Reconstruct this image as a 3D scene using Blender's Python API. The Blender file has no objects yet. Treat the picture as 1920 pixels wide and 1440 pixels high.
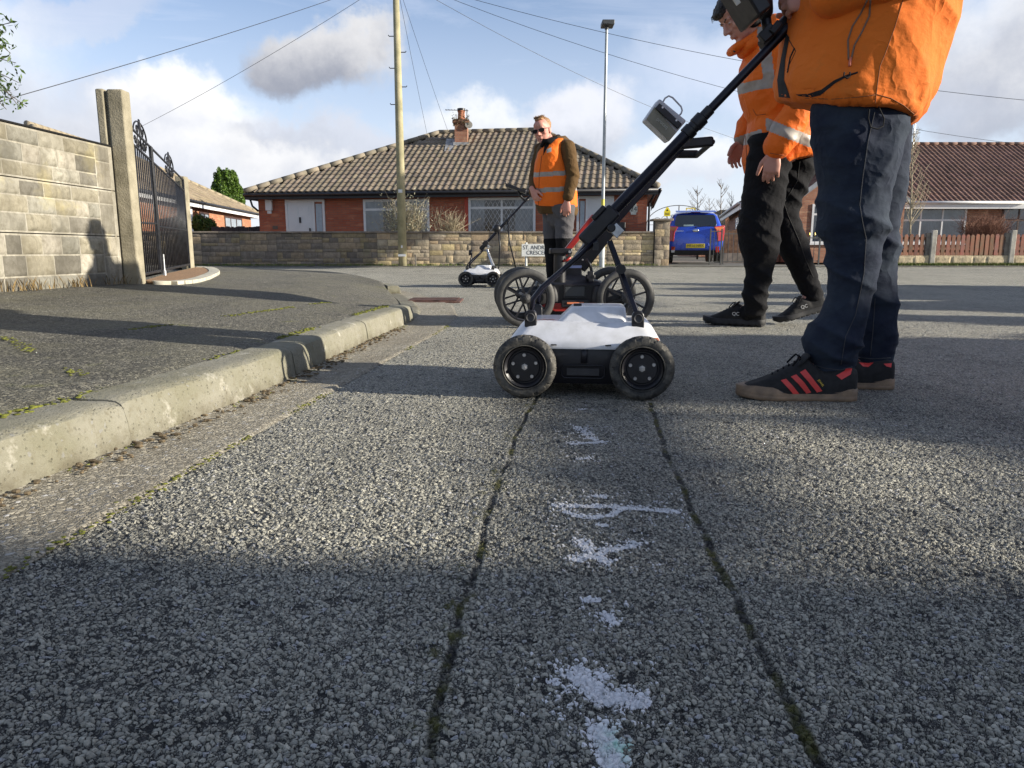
import bpy, bmesh, math, random
import numpy as np
from mathutils import Vector, Matrix, noise
from mathutils.bvhtree import BVHTree
V = Vector
rad = math.radians
sc = bpy.context.scene
# ------------------------------------------------------------------ camera
FPX = 1380.0; HC = 0.40
PIT = math.atan(248 / FPX); CP, SP = math.cos(PIT), math.sin(PIT)
cam = bpy.data.cameras.new('camera'); camo = bpy.data.objects.new('camera', cam)
sc.collection.objects.link(camo); sc.camera = camo
cam.sensor_width = 36; cam.lens = 36 * FPX / 1920
cam.clip_start = 0.05; cam.clip_end = 5000
camo.location = (0, 0, HC); camo.rotation_euler = (rad(90) - PIT, 0, 0)
# ------------------------------------------------------------------ light
SUN_EL, SUN_AZ = 16.0, 12.0          # azimuth: degrees behind the camera's right-hand side
SUN_STR, SKY_STR, EXPO = 5.0, 0.10, 0.88
vs = sc.view_settings; vs.view_transform = 'Standard'; vs.look = 'None'
vs.exposure = EXPO; vs.gamma = 1.0; vs.use_curve_mapping = False
sd = V((math.cos(rad(SUN_AZ)) * math.cos(rad(SUN_EL)), -math.sin(rad(SUN_AZ)) * math.cos(rad(SUN_EL)), math.sin(rad(SUN_EL))))
sun = bpy.data.lights.new('sun', 'SUN'); sun.energy = SUN_STR; sun.angle = rad(0.5); sun.color = (1.0, 0.92, 0.78)
suno = bpy.data.objects.new('sun', sun); sc.collection.objects.link(suno)
suno.rotation_euler = sd.to_track_quat('Z', 'Y').to_euler(); suno.location = (20, -10, 20)
sc.cycles.use_denoising = True
sc.cycles.max_bounces = 6; sc.cycles.transparent_max_bounces = 8

def P(u, v, Y):
    dv = v - 720.0
    yr = FPX * CP - dv * SP; zr = -(FPX * SP + dv * CP)
    return V(((u - 960) / yr * Y, Y, HC + zr / yr * Y))
def G(u, v, z=0.0):
    dv = v - 720.0
    yr = FPX * CP - dv * SP; zr = -(FPX * SP + dv * CP)
    t = (z - HC) / zr
    return V(((u - 960) * t, yr * t, z))
def proj(p):
    d = V(p) - V((0, 0, HC))
    yc = d.y * CP - d.z * SP; zc = d.y * SP + d.z * CP
    return 960 + FPX * d.x / yc, 720 - FPX * zc / yc
def pdir(u, v):
    p = P(u, v, 1.0); p.z -= HC
    return p.normalized()

# ------------------------------------------------------------------ node helpers
class NT:
    def __init__(s, nt):
        s.nt = nt; s.n = nt.nodes; s.l = nt.links
    def node(s, t, **kw):
        n = s.n.new(t)
        for k, v in kw.items(): setattr(n, k, v)
        return n
    def inp(s, n, i, v):
        if v is None: return
        if isinstance(v, bpy.types.NodeSocket): s.l.new(v, n.inputs[i])
        else:
            n.inputs[i].default_value = v
    def m(s, op, a, b=None, c=None, clamp=False):
        n = s.node('ShaderNodeMath', operation=op); n.use_clamp = clamp
        s.inp(n, 0, a); s.inp(n, 1, b)
        if c is not None: s.inp(n, 2, c)
        return n.outputs[0]
    def vm(s, op, a, b=None, sc_=None):
        n = s.node('ShaderNodeVectorMath', operation=op)
        s.inp(n, 0, a); s.inp(n, 1, b)
        if sc_ is not None: s.inp(n, 3, sc_)
        return n.outputs['Value'] if op in ('DOT_PRODUCT', 'LENGTH', 'DISTANCE') else n.outputs[0]
    def mix(s, f, a, b, mode='MIX'):
        n = s.node('ShaderNodeMix', data_type='RGBA', blend_type=mode)
        s.inp(n, 0, f)
        for i, v in ((6, a), (7, b)):
            if isinstance(v, (tuple, list)) and len(v) == 3: v = (*v, 1)
            s.inp(n, i, v)
        return n.outputs[2]
    def ramp(s, f, a, b, c=0.0, d=1.0, smooth=False):
        n = s.node('ShaderNodeMapRange'); n.clamp = True
        if smooth: n.interpolation_type = 'SMOOTHSTEP'
        s.inp(n, 0, f); s.inp(n, 1, a); s.inp(n, 2, b); s.inp(n, 3, c); s.inp(n, 4, d)
        return n.outputs[0]
    def noise(s, vec, scale, detail=3, rough=.5, dist=0, out=0):
        n = s.node('ShaderNodeTexNoise'); s.inp(n, 'Vector', vec)
        n.inputs['Scale'].default_value = scale; n.inputs['Detail'].default_value = detail
        n.inputs['Roughness'].default_value = rough; n.inputs['Distortion'].default_value = dist
        return n.outputs[out]
    def vor(s, vec, scale, feature='F1', rnd=1.0):
        n = s.node('ShaderNodeTexVoronoi', feature=feature); s.inp(n, 'Vector', vec)
        n.inputs['Scale'].default_value = scale; n.inputs['Randomness'].default_value = rnd
        return n
    def sep(s, v):
        n = s.node('ShaderNodeSeparateXYZ'); s.inp(n, 0, v); return n.outputs
    def comb(s, x, y, z):
        n = s.node('ShaderNodeCombineXYZ'); s.inp(n, 0, x); s.inp(n, 1, y); s.inp(n, 2, z); return n.outputs[0]
    def bump(s, h, strength=.5, dist=.01, normal=None):
        n = s.node('ShaderNodeBump'); n.inputs['Strength'].default_value = strength
        n.inputs['Distance'].default_value = dist; s.inp(n, 'Height', h)
        if normal is not None: s.inp(n, 'Normal', normal)
        return n.outputs[0]

MATS = {}
def newmat(name):
    m = bpy.data.materials.new(name); m.use_nodes = True
    nt = NT(m.node_tree); b = m.node_tree.nodes['Principled BSDF']
    co = nt.node('ShaderNodeTexCoord').outputs['Object']
    return m, nt, b, co
def mat(name, col, rough=.6, metal=0.0, var=.12, vscale=8, bump=0.0, bscale=60, bdist=.004, spec=None, coat=0, sheen=0, tint=None, attr=False, detail=4, tr=0):
    """plain procedural material: base colour broken up by noise, with optional bump"""
    if name in MATS: return MATS[name]
    m, n, b, co = newmat(name)
    f = n.noise(co, vscale, detail, .6)
    t2 = tint or tuple(c * (1 - 2.2 * var) for c in col)
    c = n.mix(n.ramp(f, .3, .7), tuple(min(1, x * (1 + var)) for x in col), t2)
    if attr:
        a = n.node('ShaderNodeAttribute', attribute_name='Col')
        c = n.mix(1.0, c, a.outputs[0], 'MULTIPLY')
    n.inp(b, 'Base Color', c)
    b.inputs['Metallic'].default_value = metal
    n.inp(b, 'Roughness', n.ramp(n.noise(co, vscale * 3, 3), .2, .8, max(.02, rough - .08), min(1, rough + .1)))
    if spec is not None: b.inputs['Specular IOR Level'].default_value = spec
    if coat: b.inputs['Coat Weight'].default_value = coat; b.inputs['Coat Roughness'].default_value = .06
    if sheen: b.inputs['Sheen Weight'].default_value = sheen
    if bump: n.inp(b, 'Normal', n.bump(n.noise(co, bscale, 5, .6), bump, bdist))
    MATS[name] = m
    return m

# ------------------------------------------------------------------ world: Nishita sky with cumulus
world = bpy.data.worlds.new('World'); sc.world = world; world.use_nodes = True
w = NT(world.node_tree); bg = world.node_tree.nodes['Background']
sky = w.node('ShaderNodeTexSky'); sky.sky_type = 'NISHITA'; sky.sun_disc = False
sky.sun_elevation = rad(SUN_EL); sky.sun_rotation = rad(90 + SUN_AZ); sky.air_density = 1.0; sky.dust_density = .6; sky.ozone_density = 1.6
dirv = w.node('ShaderNodeTexCoord').outputs['Generated']
n1 = w.noise(dirv, 3.2, 7, .6, 0, 1); n2 = w.noise(dirv, 11, 6, .62, 0, 1)
off = w.vm('ADD', w.vm('SCALE', w.vm('SUBTRACT', n1, (.5, .5, .5)), None, .22), w.vm('SCALE', w.vm('SUBTRACT', n2, (.5, .5, .5)), None, .085))
dd = w.vm('ADD', dirv, off)
K = 1 / SKY_STR
skyc = w.mix(1.0, sky.outputs[0], (.98, .96, 1.06, 1), 'MULTIPLY')
dz = w.sep(dirv)[2]
# thin high veil, stretched along x
st = w.vm('MULTIPLY', dirv, (1.3, 1.6, 7.0))
veil = w.ramp(w.noise(st, 2.3, 8, .62, .6), .36, .72)
veil = w.m('MULTIPLY', veil, .50)
hz = w.ramp(dz, .0, .34, .80, .0)
veil = w.m('MAXIMUM', veil, hz)
def kc(r, g, b, k=1.0): return (r * K * k, g * K * k, b * K * k)
col = w.mix(veil, skyc, kc(.50, .53, .615))
def blob(colin, u, v, ru, rv, dark, light, dens=1.0, edge=.55, lx=.35, ly=-.8):
    c = pdir(u, v); right = V((1, 0, 0)); right = (right - c * c.dot(right)).normalized(); up = right.cross(c).normalized()
    rel = w.vm('SUBTRACT', dd, tuple(c))
    a = w.m('DIVIDE', w.vm('DOT_PRODUCT', rel, tuple(right)), ru / FPX)
    b_ = w.m('DIVIDE', w.vm('DOT_PRODUCT', rel, tuple(up)), rv / FPX)
    r = w.m('SQRT', w.m('ADD', w.m('MULTIPLY', a, a), w.m('MULTIPLY', b_, b_)))
    front = w.ramp(w.vm('DOT_PRODUCT', dirv, tuple(c)), .3, .6)
    msk = w.m('MULTIPLY', w.m('MULTIPLY', w.ramp(r, 1.0, edge, 0, 1, True), dens), front)
    sh = w.m('ADD', w.m('MULTIPLY', a, lx), w.m('MULTIPLY', b_, -ly))
    sh = w.m('ADD', sh, w.m('MULTIPLY', w.m('SUBTRACT', w.noise(dirv, 9, 6, .65), .5), 1.6))
    cc = w.mix(w.ramp(sh, -.75, .7, 0, 1, True), kc(*dark), kc(*light))
    return w.mix(msk, colin, cc)
GREY = (.27, .29, .34); MID = (.41, .43, .485); WHT = (.62, .615, .61)
for a in [
    (300, 300, 330, 120, MID, WHT, .9), (130, 240, 240, 110, GREY, MID, .75), (650, 290, 240, 75, GREY, MID, .9), (330, 225, 130, 90, MID, WHT, .95),
    (470, 330, 330, 70, MID, WHT, .7), (592, 108, 122, 84, (.20, .215, .26), (.47, .47, .48), 1.0), (880, 230, 150, 80, GREY, WHT, .7), (1080, 230, 130, 90, GREY, (.55, .55, .58), .8),
    (1270, 330, 160, 60, MID, WHT, .7), (1890, 210, 120, 90, GREY, MID, .8), (1600, 150, 420, 120, (.48, .51, .60), (.56, .575, .62), .5), (160, 10, 130, 40, MID, (.45, .45, .5), .4),
    (2300, 120, 420, 190, GREY, WHT, .9), (-500, 60, 380, 200, GREY, WHT, .9), (1240, -420, 500, 190, GREY, WHT, .9), (300, -500, 420, 160, GREY, WHT, .9)]:
    col = blob(col, *a)
dy_ = w.sep(dirv)[1]
shade_ = w.m('MAXIMUM', w.ramp(dy_, .25, -.25), w.ramp(dz, .52, .75))
col = w.mix(shade_, col, w.mix(1.0, col, (.88, .87, .85, 1), 'MULTIPLY'))   # unseen sky overhead and behind the camera dimmed to cut ambient light
w.inp(bg, 'Color', col); bg.inputs['Strength'].default_value = SKY_STR

# ------------------------------------------------------------------ mesh builder
def frame_of(d, ref=V((0, 1, 0))):
    d = d.normalized(); s = ref - d * ref.dot(d)
    if s.length < 1e-4: s = V((1, 0, 0)) - d * d.x
    s.normalize(); return s, d.cross(s).normalized()
class MB:
    def __init__(s): s.v = []; s.f = []; s.c = []
    def add(s, vs, fs, col=(1, 1, 1)):
        o = len(s.v); s.v += [tuple(x) for x in vs]; s.f += [tuple(i + o for i in f) for f in fs]; s.c += [col] * len(fs)
    def box(s, x0, x1, y0, y1, z0, z1, col=(1, 1, 1), M=None):
        p = [V((x, y, z)) for z in (z0, z1) for y in (y0, y1) for x in (x0, x1)]
        if M: p = [M @ q for q in p]
        s.add(p, [(0, 2, 3, 1), (4, 5, 7, 6), (0, 1, 5, 4), (2, 6, 7, 3), (0, 4, 6, 2), (1, 3, 7, 5)], col)
    def bar(s, a, b, w, h, ref=V((0, 0, 1)), col=(1, 1, 1)):
        a, b = V(a), V(b); u, t = frame_of(b - a, ref)
        p = [q + u * (i * h / 2) + t * (j * w / 2) for q in (a, b) for i, j in ((-1, -1), (-1, 1), (1, 1), (1, -1))]
        s.add(p, [(3, 2, 1, 0), (4, 5, 6, 7)] + [(i, (i + 1) % 4, 4 + (i + 1) % 4, 4 + i) for i in range(4)], col)
    def loft(s, rings, cap=True, closed=False, col=(1, 1, 1)):
        n = len(rings[0]); vs = [p for r in rings for p in r]; fs = []
        R = len(rings)
        for i in range(R if closed else R - 1):
            j = (i + 1) % R
            for k in range(n):
                fs.append((i * n + k, i * n + (k + 1) % n, j * n + (k + 1) % n, j * n + k))
        if cap and not closed:
            fs.append(tuple(range(n))[::-1]); fs.append(tuple((R - 1) * n + k for k in range(n)))
        s.add(vs, fs, col)
    def tube(s, pts, r, n=10, closed=False, ref=V((0.13, 1, .07)), cap=True, col=(1, 1, 1)):
        pts = [V(p) for p in pts]; N = len(pts); rings = []
        for i, p in enumerate(pts):
            if closed: d = pts[(i + 1) % N] - pts[i - 1]
            else: d = pts[min(i + 1, N - 1)] - pts[max(i - 1, 0)]
            u, t = frame_of(d, ref)
            ri = r[i] if isinstance(r, (list, tuple)) else r
            ra, rb = ri if isinstance(ri, tuple) else (ri, ri)
            rings.append([p + u * (ra * math.cos(2 * math.pi * k / n)) + t * (rb * math.sin(2 * math.pi * k / n)) for k in range(n)])
        s.loft(rings, cap, closed, col)
    def limb(s, pts, r, n=20, ref=V((0, 1, 0))):
        """rounded-end tapered limb"""
        pts = [V(p) for p in pts]
        rr = [x if isinstance(x, tuple) else (x, x) for x in r]
        P2 = []; R2 = []
        d0 = (pts[1] - pts[0]).normalized(); d1 = (pts[-1] - pts[-2]).normalized()
        for k in (.98, .8, .45): P2.append(pts[0] - d0 * (min(rr[0]) * k)); q = math.sqrt(1 - k * k); R2.append((rr[0][0] * q, rr[0][1] * q))
        for i in range(len(pts)):
            P2.append(pts[i]); R2.append(rr[i])
            if i < len(pts) - 1:
                P2.append((pts[i] + pts[i + 1]) / 2); R2.append(tuple((a + b) / 2 for a, b in zip(rr[i], rr[i + 1])))
        for k in (.45, .8, .98): P2.append(pts[-1] + d1 * (min(rr[-1]) * k)); q = math.sqrt(1 - k * k); R2.append((rr[-1][0] * q, rr[-1][1] * q))
        s.tube(P2, R2, n, ref=ref)
    def cyl(s, a, b, r0, r1=None, n=16, col=(1, 1, 1)):
        s.tube([a, b], [r0, r0 if r1 is None else r1], n, col=col)
    def lathe(s, prof, o, axis, n=32, closed=False, mod=None):
        o = V(o); ax = V(axis).normalized(); u, t = frame_of(ax, V((0, 0, 1)))
        rings = []
        for i, (r, h) in enumerate(prof):
            ring = []
            for k in range(n):
                a = 2 * math.pi * k / n; q = r + (mod(i, a) if mod else 0)
                ring.append(o + ax * h + u * (q * math.cos(a)) + t * (q * math.sin(a)))
            rings.append(ring)
        s.loft(rings, not closed, closed)
    def ell(s, c, r, M=None, n=16, m=10):
        c = V(c); vs = []; fs = []
        for i in range(1, m):
            th = math.pi * i / m
            for k in range(n):
                ph = 2 * math.pi * k / n
                vs.append(V((r[0] * math.sin(th) * math.cos(ph), r[1] * math.sin(th) * math.sin(ph), r[2] * math.cos(th))) + c)
        vs += [c + V((0, 0, r[2])), c - V((0, 0, r[2]))]
        a, b = len(vs) - 2, len(vs) - 1
        for i in range(m - 2):
            for k in range(n): fs.append((i * n + k, (i + 1) * n + k, (i + 1) * n + (k + 1) % n, i * n + (k + 1) % n))
        for k in range(n):
            fs.append((a, k, (k + 1) % n)); fs.append((b, (m - 2) * n + (k + 1) % n, (m - 2) * n + k))
        if M: vs = [M @ p for p in vs]
        s.add(vs, fs)
    def prism(s, poly, vec, col=(1, 1, 1)):
        vec = V(vec); n = len(poly); vs = [V(p) for p in poly] + [V(p) + vec for p in poly]
        s.add(vs, [tuple(range(n))[::-1], tuple(range(n, 2 * n))] + [(i, (i + 1) % n, n + (i + 1) % n, n + i) for i in range(n)], col)
    def grid(s, nu, nv, fn, col=(1, 1, 1)):
        s.add([fn(i / nu, j / nv) for j in range(nv + 1) for i in range(nu + 1)],
              [(j * (nu + 1) + i, j * (nu + 1) + i + 1, (j + 1) * (nu + 1) + i + 1, (j + 1) * (nu + 1) + i) for j in range(nv) for i in range(nu)], col)
    def xform(s, M):
        s.v = [tuple(M @ V(p)) for p in s.v]; return s
    def build(s, name, m=None, parent=None, smooth=0, bevel=0, seg=2, sub=0, fix=False):
        me = bpy.data.meshes.new(name)
        off = V((0, 0, 0)); q = parent
        while q: off += q.location; q = q.parent
        me.from_pydata([tuple(V(p) - off) for p in s.v], [], s.f)
        return finish(me, name, m, parent, smooth, bevel, seg, sub, s.c if any(c != (1, 1, 1) for c in s.c) else None, fix)
def finish(me, name, m, parent, smooth=0, bevel=0, seg=2, sub=0, cols=None, fix=False):
    if cols:
        at = me.color_attributes.new('Col', 'FLOAT_COLOR', 'CORNER')
        arr = np.ones((len(me.loops), 4), dtype=np.float32); k = 0
        for p, c in zip(me.polygons, cols):
            arr[k:k + p.loop_total, :3] = c; k += p.loop_total
        at.data.foreach_set('color', arr.ravel())
    if fix:
        bm = bmesh.new(); bm.from_mesh(me); bmesh.ops.recalc_face_normals(bm, faces=bm.faces); bm.to_mesh(me); bm.free()
    if smooth:
        me.shade_smooth()
        if smooth < 180: me.set_sharp_from_angle(angle=rad(smooth))
    o = bpy.data.objects.new(name, me); sc.collection.objects.link(o)
    if m: me.materials.append(m)
    if parent: o.parent = parent
    if bevel:
        b = o.modifiers.new('bevel', 'BEVEL'); b.width = bevel; b.segments = seg; b.limit_method = 'ANGLE'; b.angle_limit = rad(35); b.harden_normals = False
        me.shade_smooth(); me.set_sharp_from_angle(angle=rad(50))
    if sub:
        b = o.modifiers.new('subsurf', 'SUBSURF'); b.levels = sub; b.render_levels = sub
    return o
def tag(o, label=None, cat=None, group=None, kind=None):
    if label: o['label'] = label
    if cat: o['category'] = cat
    if group: o['group'] = group
    if kind: o['kind'] = kind
    return o
def thing(name, loc, label, cat, group=None):
    o = bpy.data.objects.new(name, None); sc.collection.objects.link(o); o.location = loc; o.empty_display_size = .1
    return tag(o, label, cat, group)
def struct(o, label=None): o['kind'] = 'structure'; return o
def copy_tree(o, parent=None):
    c = o.copy(); sc.collection.objects.link(c); c.parent = parent
    for ch in list(o.children): copy_tree(ch, c)
    return c
def remeshed(mb, voxel, smooth=4):
    me = bpy.data.meshes.new('tmp'); me.from_pydata(mb.v, [], mb.f)
    bm = bmesh.new(); bm.from_mesh(me); bmesh.ops.recalc_face_normals(bm, faces=bm.faces); bm.to_mesh(me); bm.free()
    o = bpy.data.objects.new('tmp', me); sc.collection.objects.link(o)
    r = o.modifiers.new('r', 'REMESH'); r.mode = 'VOXEL'; r.voxel_size = voxel; r.adaptivity = 0
    if smooth:
        k = o.modifiers.new('s', 'SMOOTH'); k.iterations = smooth; k.factor = .5
    dg = bpy.context.evaluated_depsgraph_get(); out = bpy.data.meshes.new_from_object(o.evaluated_get(dg))
    bpy.data.objects.remove(o); bpy.data.meshes.remove(me)
    return out
def cloth(name, mb, voxel, parent, mats, disp=None, pick=None, smooth=4):
    """mesh from overlapping lofts made one surface, wrinkled by disp(p, n); pick(p) gives the material slot"""
    me = remeshed(mb, voxel, smooth)
    off = V((0, 0, 0)); q = parent
    while q: off += q.location; q = q.parent
    if disp:
        nor = [v.normal.copy() for v in me.vertices]
        for v, n_ in zip(me.vertices, nor): v.co += n_ * disp(v.co, n_)
    bv = BVHTree.FromPolygons([v.co.copy() for v in me.vertices], [tuple(p.vertices) for p in me.polygons])
    if pick:
        idx = [pick(p.center) for p in me.polygons]
    for v in me.vertices: v.co -= off
    me.materials.clear()
    o = finish(me, name, None, parent, 180)
    for m in (mats if isinstance(mats, list) else [mats]): me.materials.append(m)
    if pick: me.polygons.foreach_set('material_index', idx); me.update()
    return o, bv
def hit(bv, u, v, lift=.002):
    d = pdir(u, v); r = bv.ray_cast(V((0, 0, HC)), d)
    return None if r[0] is None else r[0] - d * lift
def on_surf(bv, pts, r, lift=.002, n=6, step=6):
    q = []
    for (a, b), (c, d) in zip(pts[:-1], pts[1:]):
        k = max(1, int(math.hypot(c - a, d - b) / step))
        for i in range(k): q.append((a + (c - a) * i / k, b + (d - b) * i / k))
    q.append(pts[-1]); q = [hit(bv, *x, lift) for x in q]; q = [x for x in q if x is not None]
    mb = MB()
    if len(q) > 1: mb.tube(q, r, n)
    return mb
def text(name, s, size, M, m, parent=None, ext=.001, align='CENTER', sx=1.0, font_off=0):
    cu = bpy.data.curves.new('t', 'FONT'); cu.body = s; cu.size = size; cu.extrude = ext; cu.align_x = align; cu.align_y = 'CENTER'; cu.offset = font_off
    o = bpy.data.objects.new('t', cu); sc.collection.objects.link(o)
    dg = bpy.context.evaluated_depsgraph_get(); me = bpy.data.meshes.new_from_object(o.evaluated_get(dg))
    bpy.data.objects.remove(o)
    off = V((0, 0, 0)); q = parent
    while q: off += q.location; q = q.parent
    me.transform(Matrix.Translation(-off) @ M @ Matrix.Diagonal((sx, 1, 1, 1)))
    me.materials.clear()
    return finish(me, name, m, parent)
def facing(loc, right=V((1, 0, 0)), up=V((0, 0, 1))):
    """matrix putting text (x right, y up) at loc"""
    n = right.cross(up).normalized()
    M = Matrix((right.normalized(), up.normalized(), n)).transposed().to_4x4(); M.translation = V(loc); return M
def nz(p, s=1.0, o=0.0): return noise.noise(V((p[0] * s + o, p[1] * s + o * .7, p[2] * s - o)))
def ss(a, b, x):
    t = max(0., min(1., (x - a) / (b - a))); return t * t * (3 - 2 * t)
def leaves(name, m, parent, pts, nrm=None, size=.03, rng=None, asp=.5, jitter=.4):
    """many leaf quads at pts (N,3)"""
    rng = rng or np.random.default_rng(1)
    n = len(pts); a = rng.normal(size=(n, 3)); a /= np.linalg.norm(a, axis=1)[:, None]
    b = rng.normal(size=(n, 3)); b -= a * (a * b).sum(1)[:, None]; b /= np.linalg.norm(b, axis=1)[:, None]
    s = size * (1 + jitter * (rng.random(n) - .5) * 2)[:, None]
    p = np.asarray(pts)
    vs = np.stack([p - a * s, p + b * s * asp, p + a * s, p - b * s * asp], 1).reshape(-1, 3)
    off = V((0, 0, 0)); q = parent
    while q: off += q.location; q = q.parent
    vs = vs - np.array(off)
    me = bpy.data.meshes.new(name); me.vertices.add(4 * n); me.vertices.foreach_set('co', vs.ravel())
    me.loops.add(4 * n); me.loops.foreach_set('vertex_index', np.arange(4 * n, dtype=np.int32))
    me.polygons.add(n); me.polygons.foreach_set('loop_start', np.arange(0, 4 * n, 4, dtype=np.int32))
    me.update(calc_edges=True)
    at = me.color_attributes.new('Col', 'FLOAT_COLOR', 'CORNER')
    c = np.repeat((.65 + .6 * rng.random(n))[:, None], 4, 0); arr = np.ones((4 * n, 4), np.float32); arr[:, :3] = c.reshape(-1, 1) * np.array([1, 1, 1])
    at.data.foreach_set('color', arr.ravel())
    return finish(me, name, m, parent)
# ================================================================== GROUND
def aggregate(name, chip_a, chip_b, binder, scale, hgt, rough=.75, joints=False, moss=.0, disp=True, dustc=None, paint=False):
    m, n, b, co = newmat(name)
    wob = n.vm('SCALE', n.vm('SUBTRACT', n.noise(co, scale * .9, 2, .5, 0, 1), (.5, .5, .5)), None, .75 / scale)
    cw = n.vm('ADD', co, wob)
    cw2 = n.vm('MULTIPLY', cw, (1, 1, 0))
    v = n.vor(cw2, scale); e = n.vor(cw2, scale, 'DISTANCE_TO_EDGE')
    v2 = n.vor(cw2, scale * 2.1); e2 = n.vor(cw2, scale * 2.1, 'DISTANCE_TO_EDGE'); r2 = n.sep(v2.outputs['Color'])
    r = n.sep(v.outputs['Color'])
    edge = n.ramp(e.outputs['Distance'], .0, .13, 0, 1, True)
    hrand = n.m('ADD', n.m('MULTIPLY', r[0], .75), .25)
    dome = n.m('MULTIPLY', n.ramp(v.outputs['Distance'], .75, .1, 0, 1), .28)
    big = n.noise(co, 2.6, 4, .55)
    rel = n.vm('SCALE', n.vm('SUBTRACT', n.vm('MULTIPLY', v.outputs['Position'], (1, 1, 0)), cw2), None, scale)
    tilt = n.vm('DOT_PRODUCT', rel, n.vm('SUBTRACT', v.outputs['Color'], (.5, .5, 0)))
    hh = n.m('MULTIPLY', edge, n.m('ADD', n.m('ADD', hrand, dome), n.m('MULTIPLY', tilt, 2.2)))
    hh = n.m('ADD', hh, n.m('MULTIPLY', n.noise(co, scale * 3.3, 3, .6), .25))
    # a share of chips is small or missing
    gone = n.ramp(r[1], .26, .30, .10, 1)
    hh = n.m('MAXIMUM', n.m('MULTIPLY', hh, gone), n.m('MULTIPLY', n.ramp(e2.outputs['Distance'], .0, .14), n.m('ADD', n.m('MULTIPLY', r2[0], .45), .22)))
    chip = n.mix(n.m('ADD', n.m('MULTIPLY', r[2], .6), n.m('MULTIPLY', r2[2], .4)), chip_a, chip_b)
    chip = n.mix(n.ramp(r[1], .93, .97), chip, tuple(min(.5, c * 1.6) for c in chip_b))
    chip = n.mix(n.ramp(n.noise(co, .55, 4, .6), .35, .7, 0, .35), chip, tuple(c * .62 for c in chip_a))
    chip = n.mix(n.ramp(n.noise(co, scale * 2, 3), .4, .8, 0, .45), chip, binder)
    worn = n.ramp(n.noise(n.vm('MULTIPLY', co, (1.0, .45, 1)), 1.9, 6, .65), .50, .70)
    hh = n.m('SUBTRACT', hh, n.m('MULTIPLY', worn, .16))
    hh = n.m('SUBTRACT', hh, n.m('MULTIPLY', n.ramp(n.noise(co, 22, 4, .7), .55, .66), .35))
    chip = n.mix(n.m('MULTIPLY', worn, .35), chip, tuple(q * .55 for q in chip_a))
    colr = n.mix(n.m('MULTIPLY', n.ramp(hh, .18, .62), 1.0), binder, chip)
    if dustc: colr = n.mix(n.ramp(n.noise(co, 3.0, 6, .65), .45, .75, 0, .5), colr, dustc)
    if joints:
        x, y, z = n.sep(co)
        y2 = n.m('MULTIPLY', y, y)
        wx = n.m('ADD', x, n.m('MULTIPLY', n.m('SUBTRACT', n.noise(co, 6, 4, .6), .5), .030))
        def jline(base, k, wd, lim0, lim1):
            d = n.m('ABSOLUTE', n.m('SUBTRACT', wx, n.m('ADD', n.m('MULTIPLY', y2, k), base)))
            on = n.m('MULTIPLY', n.ramp(y, lim0, lim0 + .1), n.ramp(y, lim1 + .6, lim1))
            return n.m('MULTIPLY', n.ramp(d, wd, wd * .35, 0, 1, True), on)
        jl = n.m('MAXIMUM', jline(-.078, .036, .0075, -1, 2.0), jline(.238, .036, .0085, -1, 2.1))
        jl = n.m('MULTIPLY', jl, n.ramp(n.noise(co, 14, 5, .7), .36, .52, .15, 1))
        jm = n.m('MAXIMUM', jl, n.m('MULTIPLY', jline(-.084, .036, .030, -1, 2.0), n.ramp(n.noise(co, 40, 4, .7), .50, .62)))
        colr = n.mix(n.m('MULTIPLY', jl, .88), colr, (.012, .012, .013, 1))
        mossf = n.m('MULTIPLY', jm, n.ramp(n.noise(co, 17, 4, .6), .47, .58))
        colr = n.mix(n.m('MULTIPLY', mossf, .85), colr, n.mix(n.noise(co, 90, 2), (.11, .105, .015, 1), (.035, .04, .010, 1)))
        hh = n.m('SUBTRACT', hh, n.m('MULTIPLY', jl, .8))
        hh = n.m('ADD', hh, n.m('MULTIPLY', mossf, .6))
    if moss:
        mf = n.ramp(n.noise(co, 5, 6, .7), .62, .72, 0, moss)
        colr = n.mix(mf, colr, (.13, .14, .02, 1))
    if paint:
        at = n.node('ShaderNodeAttribute', attribute_name='Mask').outputs[0]; ar, ag, ab = n.sep(at)
        cov = n.m('ADD', n.m('ADD', n.m('MULTIPLY', ar, 1.15), n.m('MULTIPLY', n.m('SUBTRACT', hh, .62), .55)), n.m('MULTIPLY', n.m('SUBTRACT', n.noise(co, 260, 4, .7), .5), 1.0))
        cov = n.m('ADD', cov, n.m('MULTIPLY', n.m('SUBTRACT', n.noise(co, 55, 3), .5), 1.5))
        colr = n.mix(n.m('MULTIPLY', ag, n.ramp(n.noise(co, 90, 3), .35, .6)), n.mix(n.noise(co, 300, 2), (.82, .82, .82, 1), (.62, .62, .64, 1)), (.36, .66, .52, 1))
        n.inp(b, 'Alpha', n.ramp(cov, .42, .50))
    n.inp(b, 'Base Color', colr); n.inp(b, 'Roughness', n.ramp(r[1], 0, 1, rough - .12, rough + .12))
    b.inputs['Specular IOR Level'].default_value = .35
    if disp:
        d = n.node('ShaderNodeDisplacement'); d.inputs['Midlevel'].default_value = .6 - (.22 if paint else 0); d.inputs['Scale'].default_value = hgt
        n.inp(d, 'Height', hh); n.l.new(d.outputs[0], m.node_tree.nodes['Material Output'].inputs['Displacement'])
        m.displacement_method = 'BOTH'
    else: n.inp(b, 'Normal', n.bump(hh, .9, hgt))
    return m
M_road = aggregate('road chippings', (.25, .242, .205), (.54, .52, .43), (.036, .036, .035), 180, .0031, joints=True)
M_pnt = aggregate('survey paint', (.25, .242, .205), (.54, .52, .43), (.036, .036, .035), 180, .0031, joints=True, paint=True)
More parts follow.
